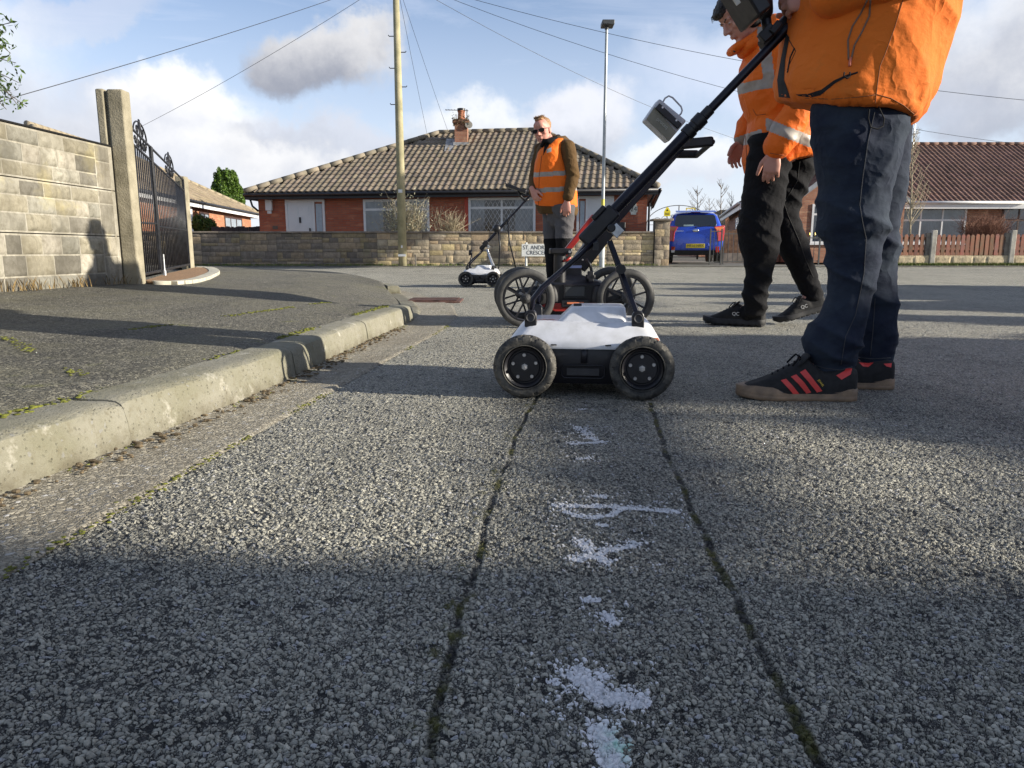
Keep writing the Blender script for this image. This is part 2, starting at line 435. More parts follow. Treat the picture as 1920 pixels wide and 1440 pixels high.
M_pave = aggregate('footway tarmac', (.12, .115, .098), (.24, .228, .185), (.04, .038, .033), 120, .0045, rough=.85, moss=.55, dustc=(.17, .16, .105, 1))
M_gutter = aggregate('gutter concrete', (.30, .275, .225), (.42, .39, .31), (.15, .135, .105), 130, .0035, rough=.85, moss=.25, dustc=(.14, .115, .08, 1))
m, n, b, co = newmat('kerb concrete'); M_kerb = m
f1 = n.noise(co, 5, 6, .65); f2 = n.noise(co, 60, 5, .65); pits = n.vor(co, 95).outputs['Distance']
c = n.mix(n.ramp(f1, .35, .68), (.255, .243, .195, 1), (.18, .172, .115, 1))
c = n.mix(n.ramp(f2, .52, .78, 0, .7), c, (.14, .12, .07, 1))
c = n.mix(n.ramp(n.noise(co, 9, 5, .7), .60, .68, 0, .8), c, (.42, .40, .34, 1))
c = n.mix(n.ramp(pits, .10, .03, 0, .6), c, (.20, .18, .14, 1))
n.inp(b, 'Base Color', c); b.inputs['Roughness'].default_value = .9
c = n.mix(n.ramp(n.vor(n.vm('ADD', co, n.vm('SCALE', n.noise(co, 30, 3, .5, 0, 1), None, .03)), 34).outputs['Distance'], .16, .10, 0, .55), c, (.25, .25, .25, 1))
c = n.mix(n.m('MULTIPLY', n.ramp(n.sep(co)[2], .045, .0), n.ramp(n.noise(co, 12, 5, .7), .35, .6)), c, (.10, .085, .055, 1))
n.inp(b, 'Base Color', c)
hb_ = n.bump(n.noise(co, 17, 5, .65), .7, .016)
n.inp(b, 'Normal', n.bump(n.m('ADD', n.noise(co, 110, 6, .75), n.ramp(pits, 0, .25, 0, 1)), .9, .005, hb_))
M_soil = mat('garden soil', (.10, .085, .06), .95, var=.3, vscale=3, bump=.6, bscale=30, bdist=.02)
M_grass = mat('grass', (.10, .15, .03), .9, var=.3, vscale=6, tint=(.16, .15, .05))

# terrain sheet out to the horizon
mb = MB(); R = 1800
mb.grid(24, 24, lambda u, v: ((u * 2 - 1) * R, (v * 2 - 1) * R, -.06))
struct(mb.build('ground', M_soil))

# road: fan of quads, finest close to the viewer, displaced by the chippings
NR, NA = 760, 1150
vv = np.linspace(1560, 497.5, NR); ta = np.linspace(-1.02, 1.06, NA)
dv = vv - 720; yr = FPX * CP - dv * SP; zr = FPX * SP + dv * CP
dist = HC * yr / zr
dist = np.concatenate([dist[dist < 19.5], [19.62]]); NR = len(dist)
X = dist[:, None] * ta[None, :]; Y = np.repeat(dist[:, None], NA, 1)
Z = np.zeros_like(X)
co_ = np.stack([X, Y, Z], -1).reshape(-1, 3)
def grid_mesh(name, co_, nr, na, m):
    idx = np.arange(nr * na).reshape(nr, na)
    q = np.stack([idx[:-1, :-1], idx[:-1, 1:], idx[1:, 1:], idx[1:, :-1]], -1).reshape(-1, 4)
    me = bpy.data.meshes.new(name); me.vertices.add(len(co_)); me.vertices.foreach_set('co', co_.astype(np.float32).ravel())
    me.loops.add(q.size); me.loops.foreach_set('vertex_index', q.astype(np.int32).ravel())
    me.polygons.add(len(q)); me.polygons.foreach_set('loop_start', np.arange(0, q.size, 4, dtype=np.int32))
    me.update(calc_edges=True)
    return finish(me, name, m, None, 180)
struct(grid_mesh('road', co_, NR, NA, M_road))
mb = MB(); mb.grid(30, 20, lambda u, v: (-30 + 60 * u, -14 + v * 14.3, -.012)); mb.grid(6, 6, lambda u, v: (19 + 25 * u, 0 + v * 19.6, -.012)); mb.grid(6, 6, lambda u, v: (-44 + 26 * u, 14 + v * 5.6, -.012))
struct(mb.build('road_surface', M_road))

# kerb line (front foot of the kerb)
KP = [(-1.02, -1.2), (-1.0, -.2), (-.93, .5), (-.843, 1.16), (-.775, 1.6), (-.711, 2.1), (-.653, 3.2), (-.60, 3.9), (-.574, 4.27), (-.62, 5.0), (-.80, 6.0), (-1.02, 6.9), (-1.26, 7.6), (-1.75, 8.7), (-2.6, 10.2), (-3.8, 12.0), (-5.4, 14.0), (-8.0, 16.2), (-12, 17.6), (-20, 18.2)]
def resample(pts, step):
    pts = [V((*p, 0)) for p in pts]; L = [0]
    for a, b in zip(pts[:-1], pts[1:]): L.append(L[-1] + (b - a).length)
    # Catmull-Rom
    out = []; N = max(2, int(L[-1] / step))
    for i in range(N + 1):
        s = L[-1] * i / N; k = min(len(L) - 2, max(j for j in range(len(L)) if L[j] <= s + 1e-9)); t = (s - L[k]) / (L[k + 1] - L[k])
        p0, p1, p2, p3 = pts[max(k - 1, 0)], pts[k], pts[k + 1], pts[min(k + 2, len(pts) - 1)]
        out.append(.5 * ((2 * p1) + (p2 - p0) * t + (2 * p0 - 5 * p1 + 4 * p2 - p3) * t * t + (3 * p1 - p0 - 3 * p2 + p3) * t ** 3))
    return out
KL = resample(KP, .03)
def kerb_h(y):
    if y < 4.27: return .10
    if y < 4.36: return .10
    if y < 6.75: return .016
    return .016 + .07 * ss(6.75, 7.2, y)
KN = []
for i in range(len(KL)):
    d = (KL[min(i + 1, len(KL) - 1)] - KL[max(i - 1, 0)]).normalized(); KN.append(V((-d.y, d.x, 0)))
mb = MB(); rng = random.Random(4)
i = 0
while i < len(KL) - 2:
    step = 30 if KL[i].y < 8 else 34
    if KL[i].y < 4.3 and i + step < len(KL) and KL[min(i + step, len(KL) - 1)].y > 4.3:
        step = next(j for j in range(i, len(KL)) if KL[j].y > 4.3) - i; step = max(step, 2)
    j = min(i + step, len(KL) - 1); rings = []
    jx, jz = rng.uniform(-.003, .003), rng.uniform(-.003, .003)
    for k in range(i, j + 1):
        p, q = KL[k], KN[k]
        e = min(k - i, j - k)
        if k == i: p = p + (KL[i + 1] - KL[i]) * .12
        if k == j: p = p - (KL[j] - KL[j - 1]) * .12
        h = kerb_h((KL[i].y + KL[j].y) / 2) + jz; bt = .022 if h > .05 else .006
        sh = .004 if e == 0 else 0
        w_ = lambda s_: .0040 * nz((p.x, p.y, s_), 9) + .0022 * nz((p.x, p.y, s_ * 3), 30)
        prof = [(.0, -.03), (.0, .0), (.006 + w_(1), h * .5), (.012 + w_(2), h - bt), (.017, h - bt * .45 - sh), (.030, h - bt * .1 - sh), (.050, h - sh + w_(5) * .5), (.125, h - sh + w_(6) * .4), (.128, -.03)]
        rings.append([p + q * (a + jx) + V((0, 0, b_)) for a, b_ in prof])
    mb.loft(rings)
    i = j
struct(mb.build('kerb', M_kerb, None, 35, fix=True))

# gutter band between kerb foot and chippings
def joint_x(y):
    pts = [(-1, -.74), (.5, -.66), (.85, -.63), (1.34, -.59), (2.18, -.514), (3.0, -.435), (3.77, -.357), (4.6, -.34), (5.6, -.45), (6.9, -.85), (7.8, -1.2)]
    for (a, b_), (c_, d) in zip(pts[:-1], pts[1:]):
        if y <= c_: return b_ + (d - b_) * (y - a) / (c_ - a)
    return pts[-1][1]
sel = [k for k in range(len(KL)) if -.6 < KL[k].y < 7.7]
na = 26; cc = []
for k in sel:
    a = KL[k] + KN[k] * .01; bx = joint_x(a.y)
    for j in range(na):
        t = j / (na - 1); p = a.lerp(V((bx + .006 * nz((a.y, 0, 0), 14), a.y, 0)), t)
        z = .0075 - .006 * math.sin(math.pi * min(1, t * 1.0)) * .6 + .002 * nz(p, 8)
        if t > .97: z = .001
        cc.append((p.x, p.y, z))
# refine along y for texture displacement: keep bump only
M_gutter.displacement_method = 'BUMP'
struct(grid_mesh('gutter', np.array(cc)[:, :], len(sel), na, M_gutter))

# footway rising from the kerb to the boundary wall
def wallx(y): return -2.66 + (y - 5.1) * .058
IN = [(-3.02, -1.2), (-2.97, -.2), (-2.93, .5), (-2.89, 1.16), (-2.87, 1.6), (-2.84, 2.1), (-2.77, 3.2), (-2.73, 3.9), (-2.71, 4.27), (-2.68, 5.0), (-2.95, 6.0), (-3.2, 6.9), (-3.45, 7.9), (-4.3, 9.4), (-5.6, 11.2), (-7.2, 13.2), (-9.0, 15.0), (-12, 16.8), (-15, 18.3), (-20, 19.3)]
def pavez(p, kpt=None):
    d = max(0, -.7 - p[0]) if p[1] < 5 else None
    return d
KI = resample(KP, .06); II = []
Lk = len(KI)
# inner line sampled at the same parameters as the outer line control points
def interp_in(p):
    best = None
    for k in range(len(KP) - 1):
        a, b_ = V((*KP[k], 0)), V((*KP[k + 1], 0)); ab = b_ - a
        t = max(0, min(1, (p - a).dot(ab) / ab.length_squared)); dd_ = (p - (a + ab * t)).length
        if best is None or dd_ < best[0]: best = (dd_, k, t)
    _, k, t = best
    a, b_ = V((*IN[k], 0)), V((*IN[k + 1], 0)); return a.lerp(b_, t)
na = 60; cc = []
KN2 = []
for i in range(Lk):
    d = (KI[min(i + 1, Lk - 1)] - KI[max(i - 1, 0)]).normalized(); KN2.append(V((-d.y, d.x, 0)))
def pz(p):
    """height of the footway at a plan position"""
    x, y = p[0], p[1]
    d = max(0.0, min(2.9, -.7 - x))
    fall = 1 - .75 * ss(8.2, 12, y)
    base = .10
    e = max(0.0, min(1.0, (-x - .55) / .9)) if 4.25 < y < 7.2 else 1
    if 4.2 < y < 7.3:
        m_ = ss(4.2, 4.5, y) * (1 - ss(6.7, 7.3, y)); base = .10 * (1 - m_) + m_ * (.02 + .08 * ss(.0, .8, -x - .80))
    return base + .045 * d * fall
for i in range(Lk):
    a = KI[i] + KN2[i] * .124; b_ = interp_in(KI[i])
    for j in range(na):
        t = (j / (na - 1)); p = a.lerp(b_, t)
        cc.append((p.x, p.y, (pz(p) if t > 0 else min(pz(p), kerb_h(p.y) + .0)) - .003 + .003 * nz(p, 2.5) - (.004 if t < .02 else 0)))
M_pave.displacement_method = 'BUMP'
struct(grid_mesh('pavement', np.array(cc), Lk, na, M_pave))
# garden level behind the boundary wall and gate
M_drive = mat('gravel resin', (.34, .20, .10), .9, var=.3, vscale=90, bump=.6, bscale=160, bdist=.004)
mb = MB(); mb.grid(10, 20, lambda u, v: (wallx(-2 + 8 * v) - .06 - 8 * (1 - u) if v < .9 else -3.1 - 8 * (1 - u), -2 + 8 * v, .17))
mb.grid(10, 10, lambda u, v: (-3.25 - .33 * 4.2 * v * .6 - 8 * (1 - u), 5.9 + 4.2 * v, .19))
struct(mb.build('garden_ground', M_soil))
FC = [(-2.60, 5.24), (-2.50, 5.16), (-2.40, 5.22), (-2.40, 5.55), (-2.56, 6.2), (-2.88, 7.2), (-3.28, 8.05), (-3.42, 8.08), (-3.36, 7.85), (-3.0, 6.5)]
mb = MB(); mb.prism([V((x, y, pz((x, y)) + .002)) for x, y in FC], (0, 0, .012)); struct(mb.build('forecourt', M_drive))
mb = MB()
edge = resample(FC[1:8], .12)
for a, b_ in zip(edge[:-1], edge[1:]):
    a2, b2 = a.lerp(b_, .04), a.lerp(b_, .96)
    mb.bar(V((a2.x, a2.y, pz(a2) + .006)), V((b2.x, b2.y, pz(b2) + .006)), .10, .03)
M_edge = mat('pale edging', (.50, .47, .38), .9, var=.2, vscale=9, bump=.5, bscale=60)
struct(mb.build('forecourt_edging', M_edge, None, bevel=.004))
# far footway strip in front of the garden walls, kerb upstand and drive crossing
M_farpave = mat('far footway tarmac', (.15, .145, .125), .92, var=.2, vscale=5, bump=.4, bscale=80)
mb = MB(); mb.grid(60, 3, lambda u, v: (-30 + 62 * u, 19.56 + .75 * v, .03 + .01 * v)); mb.grid(60, 1, lambda u, v: (-30 + 62 * u, 19.56, -.03 + .06 * v))
struct(mb.build('far_pavement', M_farpave))
mb = MB(); mb.grid(12, 12, lambda u, v: (4.25 + 3.1 * u, 20.3 + 9 * v, .045 + .03 * v)); struct(mb.build('driveway', M_farpave))
# grass and moss fringe where wall feet meet the paths
def tufts(name, pts, hgt, m, label, cat='grass', n=6, seed=1, wd=.006):
    r = np.random.default_rng(seed); vs = []; fs = []
    for p in pts:
        for _ in range(n):
            a = r.random() * 6.28; q = np.array(p) + np.array([r.normal() * .03, r.normal() * .03, 0]); h = hgt * (.4 + r.random())
            t = q + np.array([math.cos(a) * h * .5, math.sin(a) * h * .5, h]); s = np.array([-math.sin(a), math.cos(a), 0]) * wd
            k = len(vs); vs += [tuple(q - s), tuple(q + s), tuple((q + t) / 2 + s * .7 + np.array([0, 0, h * .12])), tuple(t), tuple((q + t) / 2 - s * .7 + np.array([0, 0, h * .12]))]; fs.append((k, k + 1, k + 2, k + 3, k + 4))
    me = bpy.data.meshes.new(name); me.from_pydata(vs, [], fs); o = finish(me, name, m, None); o['kind'] = 'stuff'; o['label'] = label; o['category'] = cat
    return o
rg = random.Random(7)
pts = [(rg.uniform(-9, 4), 19.93 + rg.uniform(-.05, .05), .03) for _ in range(500)]
tufts('verge_grass', pts, .05, M_grass, 'short green grass and moss along the foot of the far garden wall', n=5, wd=.01)
pts = [(rg.uniform(9.5, 17), 20.1 + rg.uniform(-.25, .05), .03) for _ in range(900)]
tufts('verge_grass', pts, .07, M_grass, 'green grass verge under the red picket fence on the right', n=6, seed=3, wd=.012)
M_dry = mat('dry leaves', (.22, .15, .06), .9, var=.4, vscale=30)
pts = [(wallx(y) + .03 + abs(rg.gauss(0, .03)), y, pz((wallx(y), y))) for y in [rg.uniform(3.0, 5.0) for _ in range(60)]]
tufts('dead_grass', pts, .06, M_dry, 'dry weeds and dead grass at the foot of the pale block wall', n=3, seed=5, wd=.003)
# moss in the joint behind the kerb
M_moss = mat('moss', (.16, .17, .02), .95, var=.35, vscale=50, bump=.8, bscale=120, bdist=.004)
mb = MB(); r_ = random.Random(11)
for k in range(0, len(KL), 1):
    if KL[k].y < 4.2 and KL[k].y > .6 and nz(KL[k], 1.7, 3) > -.05:
        for _ in range(7):
            p = KL[k] + KL[min(k+1,len(KL)-1)] * 0 + KN[k] * (.133 + r_.gauss(0, .006)) + V((r_.gauss(0, .012), r_.gauss(0, .015), 0)); rr = r_.uniform(.0015, .0055)
            mb.ell((p.x, p.y, .100), (rr * 1.5, rr * 1.5, rr * .45), n=7, m=4)
for _ in range(900):   # mossy seams across the footway
    t = r_.random(); a = V((-1.05, 4.3, 0)).lerp(V((-1.35, 2.6, 0)), t) if r_.random() < .6 else V((-1.0, 1.7, 0)).lerp(V((-2.2, 2.9, 0)), t)
    p = a + V((r_.gauss(0, .012), r_.gauss(0, .012), 0)); rr = r_.uniform(.0012, .004)
    if nz(p, 3, 1) > 0: mb.ell((p.x, p.y, pz(p)), (rr * 1.6, rr * 1.6, rr * .4), n=7, m=4)
for _ in range(1300):   # along the kerb foot and the gutter joint
    y = r_.uniform(.8, 4.0); k = min(range(0, len(KL), 3), key=lambda i: abs(KL[i].y - y))
    x = KL[k].x + abs(r_.gauss(0, .012)) if r_.random() < .5 else joint_x(y) + r_.gauss(0, .009)
    if nz((x, y, 2), 3, 5) > -.05:
        rr = r_.uniform(.0008, .0028); mb.ell((x, y, .006), (rr * 1.8, rr * 1.8, rr * .5), n=6, m=4)
tag(mb.build('moss', M_moss, None, 180), 'yellow green moss growing in the joints beside the kerb', 'moss', kind='stuff')
# small stones and dead leaves in the gutter
mb = MB()
for _ in range(420):
    y = r_.uniform(.8, 3.9); k = min(range(0, len(KL), 3), key=lambda i: abs(KL[i].y - y))
    x = KL[k].x + abs(r_.gauss(0, .035)); s = r_.uniform(.0015, .006)
    mb.ell((x, y, .008 + s * .3), (s * r_.uniform(1, 2), s, s * .6), Matrix.Identity(4), n=6, m=4)
M_grit = mat('grit', (.16, .12, .07), .95, var=.4, vscale=60)
tag(mb.build('grit', M_grit), 'loose grit and leaf litter lying in the gutter under the kerb', 'grit', kind='stuff')
# drain cover and channel beyond the near kerb end
M_iron = mat('rusty iron', (.13, .065, .05), .7, metal=.3, var=.3, vscale=20, bump=.4, bscale=60)
d0 = G(820, 565, 0)
mb = MB(); mb.box(d0.x - .25, d0.x + .2, d0.y - .2, d0.y + .22, -.02, .012)
tr = thing('drain_cover', (d0.x, d0.y, 0), 'rust red iron drain cover in the road past the kerb end', 'drain cover'); mb.build('frame', M_iron, tr, bevel=.004)
mb = MB()
for k in range(7): mb.box(d0.x - .22, d0.x + .17, d0.y - .17 + .055 * k, d0.y - .135 + .055 * k, .0125, .02)
mb.build('grate', M_iron, tr)

# white survey paint sprayed on the tops of the chippings: a thin skin following the same relief
def paintskin(name, strokes, green=None):
    segs = [((G(*a), G(*b_)), wd, cov) for pts, wd, cov in strokes for a, b_ in (zip(pts[:-1], pts[1:]))]
    xs = [p.x for s_, w_, c in segs for p in s_]; ys = [p.y for s_, w_, c in segs for p in s_]; pad = .03
    x0, x1, y0, y1 = min(xs) - pad, max(xs) + pad, min(ys) - pad, max(ys) + pad
    st = .0009 if y0 < 1.2 else .0016
    nx, ny = int((x1 - x0) / st) + 1, int((y1 - y0) / st) + 1
    gx, gy = np.meshgrid(np.linspace(x0, x1, nx), np.linspace(y0, y1, ny)); M_ = np.zeros_like(gx); Gm = np.zeros_like(gx)
    for (a, b_), wd, cov in segs:
        d = np.array([b_.x - a.x, b_.y - a.y]); L2 = max((d ** 2).sum(), 1e-9)
        t = np.clip(((gx - a.x) * d[0] + (gy - a.y) * d[1]) / L2, 0, 1); dist_ = np.hypot(gx - a.x - t * d[0], gy - a.y - t * d[1])
        M_ = np.maximum(M_, cov * np.exp(-(dist_ / (wd * .78)) ** 2))
    if green:
        q = G(*green); Gm = np.exp(-(np.hypot(gx - q.x, (gy - q.y) * .6) / .012) ** 2)
    o = grid_mesh(name, np.stack([gx, gy, np.full_like(gx, .0002)], -1).reshape(-1, 3), ny, nx, M_pnt)
    at = o.data.color_attributes.new('Mask', 'FLOAT_COLOR', 'POINT'); arr = np.ones((nx * ny, 4), np.float32); arr[:, 0] = M_.ravel(); arr[:, 1] = Gm.ravel(); arr[:, 2] = 0
    at.data.foreach_set('color', arr.ravel()); return o
G0 = 'white survey paint marks sprayed down the road'
def mark(strokes, label, seed):
    return tag(paintskin('paint_mark', strokes, green=(1163, 1398) if seed == 9 else None), label, 'paint mark', G0)
mark([([(1082, 768), (1095, 768)], .010, .5)], 'tiny white paint fleck closest to the near cart', 1)
mark([([(1084, 802), (1108, 822)], .020, .6), ([(1072, 832), (1136, 829)], .012, .8), ([(1108, 822), (1128, 830)], .014, .6)], 'small white painted tick just in front of the near cart', 2)
mark([([(1084, 861), (1104, 860)], .010, .8)], 'small white paint dash between the tick and the painted arrow', 3)
mark([([(1045, 948), (1140, 950), (1268, 960)], .013, .9), ([(1060, 960), (1095, 972), (1150, 966), (1160, 958)], .012, .7), ([(1112, 930), (1132, 932)], .012, .8), ([(1122, 984), (1132, 985)], .01, .6)], 'long sideways white painted arrow reaching towards the right seam', 4)
mark([([(1082, 1050), (1140, 1032), (1194, 1020)], .013, .9), ([(1088, 1015), (1110, 1035), (1140, 1056)], .016, .7)], 'white painted cross mark just inside the foreground shade', 5)
mark([([(1098, 1126), (1120, 1125)], .009, .8)], 'small lone white paint dot below the painted cross', 6)
mark([([(1140, 1155), (1148, 1165)], .012, .9)], 'round white paint spot above the largest paint splash', 7)
mark([([(1048, 1255), (1075, 1290), (1055, 1330)], .018, .45), ([(1085, 1265), (1120, 1305), (1195, 1315)], .020, .95), ([(1030, 1278), (1040, 1280)], .010, .8), ([(1130, 1265), (1140, 1270)], .010, .6)], 'largest white paint splash with several broken strokes', 8)
o = mark([([(1128, 1372), (1140, 1400), (1146, 1450)], .018, .95)], 'white paint stroke with a green patch at the bottom of the view', 9)
# ================================================================== STONE / BRICK
M_panel = None
m, n, b, co = newmat('cast stone panel'); M_panel = m
a = n.node('ShaderNodeAttribute', attribute_name='Col').outputs[0]
x, y, z = n.sep(co)
st = n.noise(n.vm('MULTIPLY', co, (1, 1, .6)), 5, 7, .7)
c = n.mix(n.ramp(st, .36, .64), (.28, .268, .235, 1), (.14, .132, .112, 1))
c = n.mix(n.ramp(n.noise(n.vm('MULTIPLY', co, (1, 3.2, .35)), 7, 6, .7), .52, .70, 0, .55), c, (.10, .095, .08, 1))
c = n.mix(n.ramp(n.noise(co, 26, 6, .75), .47, .66, 0, .8), c, (.13, .12, .095, 1))
c = n.mix(n.ramp(z, .75, 1.08, 0, .45), c, (.15, .135, .10, 1))
c = n.mix(n.ramp(n.noise(co, 2.7, 5, .6), .60, .70, 0, .6), c, (.30, .27, .16, 1))
c = n.mix(1.0, c, a, 'MULTIPLY')
n.inp(b, 'Base Color', c); b.inputs['Roughness'].default_value = .92
n.inp(b, 'Normal', n.bump(n.noise(co, 45, 7, .7), .7, .008))
m, n, b, co = newmat('rubble stone'); M_stone = m
a = n.node('ShaderNodeAttribute', attribute_name='Col').outputs[0]
c = n.mix(n.ramp(n.noise(co, 9, 6, .7), .35, .65), (.50, .42, .30, 1), (.30, .25, .185, 1))
c = n.mix(n.ramp(n.noise(co, 1.4, 4, .6), .58, .68, 0, .45), c, (.34, .32, .16, 1))
c = n.mix(1.0, c, a, 'MULTIPLY')
n.inp(b, 'Base Color', c); b.inputs['Roughness'].default_value = .95
n.inp(b, 'Normal', n.bump(n.noise(co, 22, 6, .7), .8, .02))
def stone_face(mb, O, U, W, N, L, H, rows, lens, amp, gap, cell, r, cols, fine=1.0):
    """coursed rock-faced blocks on the rectangle O + U*L, W*H, bulging along N"""
    O, U, W, N = V(O), V(U).normalized(), V(W).normalized(), V(N).normalized()
    z = 0
    for hgt in rows:
        h = hgt * H; x = -r.uniform(0, lens[0]) * 0; x = 0
        while x < L - 1e-4:
            l = r.uniform(*lens)
            if L - x - l < lens[0] * .6: l = L - x
            colr = r.choice(cols); k = r.uniform(.82, 1.12); colr = tuple(c_ * k for c_ in colr)
            nu, nv = max(3, int(l / cell)), max(3, int(h / cell)); ph = r.uniform(0, 50); bulge = r.uniform(.5, 1.0) * amp
            tilt = r.uniform(-.3, .3) * amp
            def fn(u, v):
                e = min(u, 1 - u) * l; f = min(v, 1 - v) * h; k2 = min(1, min(e, f) / (amp * 1.3 + 1e-6))
                p = O + U * (x + gap + u * (l - 2 * gap)) + W * (z + gap + v * (h - 2 * gap))
                nn = noise.noise((p + V((ph, 0, 0))) * (9 * fine)) * .55 + noise.noise((p + V((0, ph, 0))) * (27 * fine)) * .30 + noise.noise(p * (70 * fine)) * .12
                return p + N * (bulge * (k2 ** .6) * (.62 + .75 * nn) + tilt * (u - .5) * k2)
            mb.grid(nu, nv, fn, colr)
            x += l
        z += h
PC = [(1.2, 1.18, 1.1), (1, 1, .95), (.72, .70, .66), (1.35, 1.3, 1.22), (.6, .58, .54), (1.1, 1.05, .9)]
# ---- boundary wall of cast panels on the left
wall = thing('block_wall', (-2.72, 3.2, .17), 'pale grey wall of rock faced concrete panels running up to the tall post', 'wall')
rr = random.Random(21)
Wd = V((.058, 1, 0)).normalized(); Nn = V((1, -.058, 0)).normalized()
ztiers = [.155, .502, .800, 1.084]
for y0, y1 in ((1.45, 3.27), (3.275, 5.085)):
    for k in range(3):
        z0, z1 = ztiers[k] + .003, ztiers[k + 1] - .003; L = (y1 - y0) * math.sqrt(1 + .058 ** 2)
        O = V((wallx(y0), y0, z0))
        mb = MB(); q = [O, O + Wd * L, O + Wd * L + V((0, 0, z1 - z0)), O + V((0, 0, z1 - z0))]
        mb.prism([p - Nn * .001 for p in q], -Nn * .045, (1.45, 1.42, 1.35))
        Hh = z1 - z0 - .012
        rows = {0: (.28, .38, .34), 1: (.36, .34, .30), 2: (.30, .38, .32)}[k]
        if k == 0: rows = (.30, .36, .34)
        stone_face(mb, O + Wd * .012 + V((0, 0, .006)), Wd, (0, 0, 1), Nn, L - .20, Hh, rows, (.12, .26), .024, .0045, .0085, rr, PC, 1.5)
        stone_face(mb, O + Wd * (L - .185) + V((0, 0, .006)), Wd, (0, 0, 1), Nn, .15, Hh, (.62, .38) if k != 1 else (.70, .30), (.15, .16), .010, .0045, .010, rr, [(1.15, 1.1, 1.0), (.95, .92, .85)], 1.2)
        mb.build('concrete_panel', M_panel, wall, 180 if 0 else 60)
mb = MB(); O = V((wallx(1.5), 1.5, .16)) - Nn * .02; L_ = 3.57 * 1.0017; mb.prism([O, O + Wd * L_, O + Wd * L_ + V((0, 0, .91)), O + V((0, 0, .91))], -Nn * .015); mb.build('backing', M_panel, wall)
mb = MB()
for y0, y1 in ((1.45, 3.27), (3.275, 5.085)):
    O = V((wallx(y0), y0, 1.084)); mb.prism([O - Nn * .048, O + Nn * .004, O + Nn * .004 + Wd * (y1 - y0), O - Nn * .048 + Wd * (y1 - y0)], (0, 0, .012))
mb.build('wall_capping', M_panel, wall, bevel=.004)
M_post = mat('post concrete', (.29, .26, .19), .95, var=.22, vscale=7, bump=.9, bscale=90, bdist=.005, tint=(.18, .16, .11))
def g_(o, *a, **k): return tag(o, *a, **k)
mb = MB()
mb.box(-2.665, -2.56, 5.095, 5.20, .10, 1.452); mb.box(-2.690, -2.66, 5.12, 5.17, .10, 1.448); mb.box(-2.74, -2.685, 5.095, 5.20, .10, 1.455)
o = mb.build('concrete_post', M_post, None, bevel=.010, seg=2)
tag(o, 'tall weathered concrete post with a slot between the block wall and iron gate', 'post', 'concrete gate posts')
mb = MB(); p2 = V((-3.44, 7.92, 0)); mb.box(p2.x - .05, p2.x + .05, p2.y - .05, p2.y + .05, .12, 1.17)
tag(mb.build('concrete_post', M_post, None, bevel=.012), 'short concrete gate post at the far end of the iron gate', 'post', 'concrete gate posts')
# ---- wrought iron double gate
M_blackiron = mat('black iron', (.018, .019, .024), .42, metal=.2, var=.3, vscale=20, bump=.3, bscale=120, bdist=.002)
gA, gB = V((-2.60, 5.22, 0)), V((-3.40, 7.86, 0))
gate = thing('iron_gate', (gA.x, gA.y, .2), 'black wrought iron double driveway gate with arched scroll tops', 'gate')
def gp(s, z): p = gA.lerp(gB, s); return V((p.x, p.y, z))
def gz(s, a, b_): return a + (b_ - a) * s
for s0, s1, nb in ((.004, .30, 10), (.318, .995, 21)):
    mb = MB()
    top0, top1 = gz(s0, 1.245, 1.13), gz(s1, 1.245, 1.13)
    mb.bar(gp(s0, top0), gp(s1, top1), .012, .016); mb.bar(gp(s0, top0 - .105), gp(s1, top1 - .105), .012, .014)
    mb.bar(gp(s0, gz(s0, .24, .27)), gp(s1, gz(s1, .24, .27)), .014, .02); mb.bar(gp(s0, .60), gp(s1, .62), .010, .012)
    L = gate.copy
    for s, w_ in ((s0, .022), (s1, .022)): mb.bar(gp(s, .23), gp(s, gz(s, 1.252, 1.137)), w_, w_, ref=gB - gA)
    leaf = mb.build('gate_leaf', M_blackiron, gate, bevel=.002)
    for k in range(1, nb):
        s = s0 + (s1 - s0) * k / nb; mb = MB(); mb.cyl(gp(s, gz(s, .245, .275)), gp(s, gz(s, 1.245, 1.13) - .105), .0052, n=6); mb.build('bar', M_blackiron, leaf, 180)
    mb = MB(); sm = (s0 + s1) / 2; D = (gB - gA).normalized(); c0 = gp(sm, gz(sm, 1.245, 1.13))
    for sg in (-1, 1):
        pts = []
        for k in range(15):
            t = k / 14; a_ = math.pi / 2 * (1 - t); pts.append(c0 + D * (sg * (.01 + .25 * math.cos(a_))) + V((0, 0, .100 * math.sin(a_) - .0)))
        mb.tube(pts, .006, 6)
        for cx, cz, r0, dr in ((.11, .035, .034, 1), (.09, -.055, .040, -1), (.21, -.05, .036, 1)):
            pts = [c0 + D * (sg * (cx + r0 * (1 - k / 26) * math.cos(k * .42 * dr))) + V((0, 0, cz + r0 * (1 - k / 26) * math.sin(k * .42 * dr))) for k in range(20)]
            mb.tube(pts, .0045, 5)
        mb.tube([c0 + D * (sg * .012) + V((0, 0, .12)), c0 + D * (sg * .17) + V((0, 0, -.09))], .005, 5)
    mb.cyl(c0 + V((0, 0, -.1)), c0 + V((0, 0, .12)), .006, n=6)
    mb.build('scroll', M_blackiron, leaf, 180)
M_galv = mat('galvanised steel', (.52, .54, .56), .4, metal=.8, var=.15, vscale=30)
mb = MB(); q = gp(.33, 0); mb.cyl(q + V((.03, -.02, .19)), q + V((.03, -.02, .38)), .007, n=8); mb.cyl(q + V((.03, -.02, .20)), q + V((.03, -.02, .25)), .013, n=8); mb.build('drop_bolt', M_galv, gate, 40)

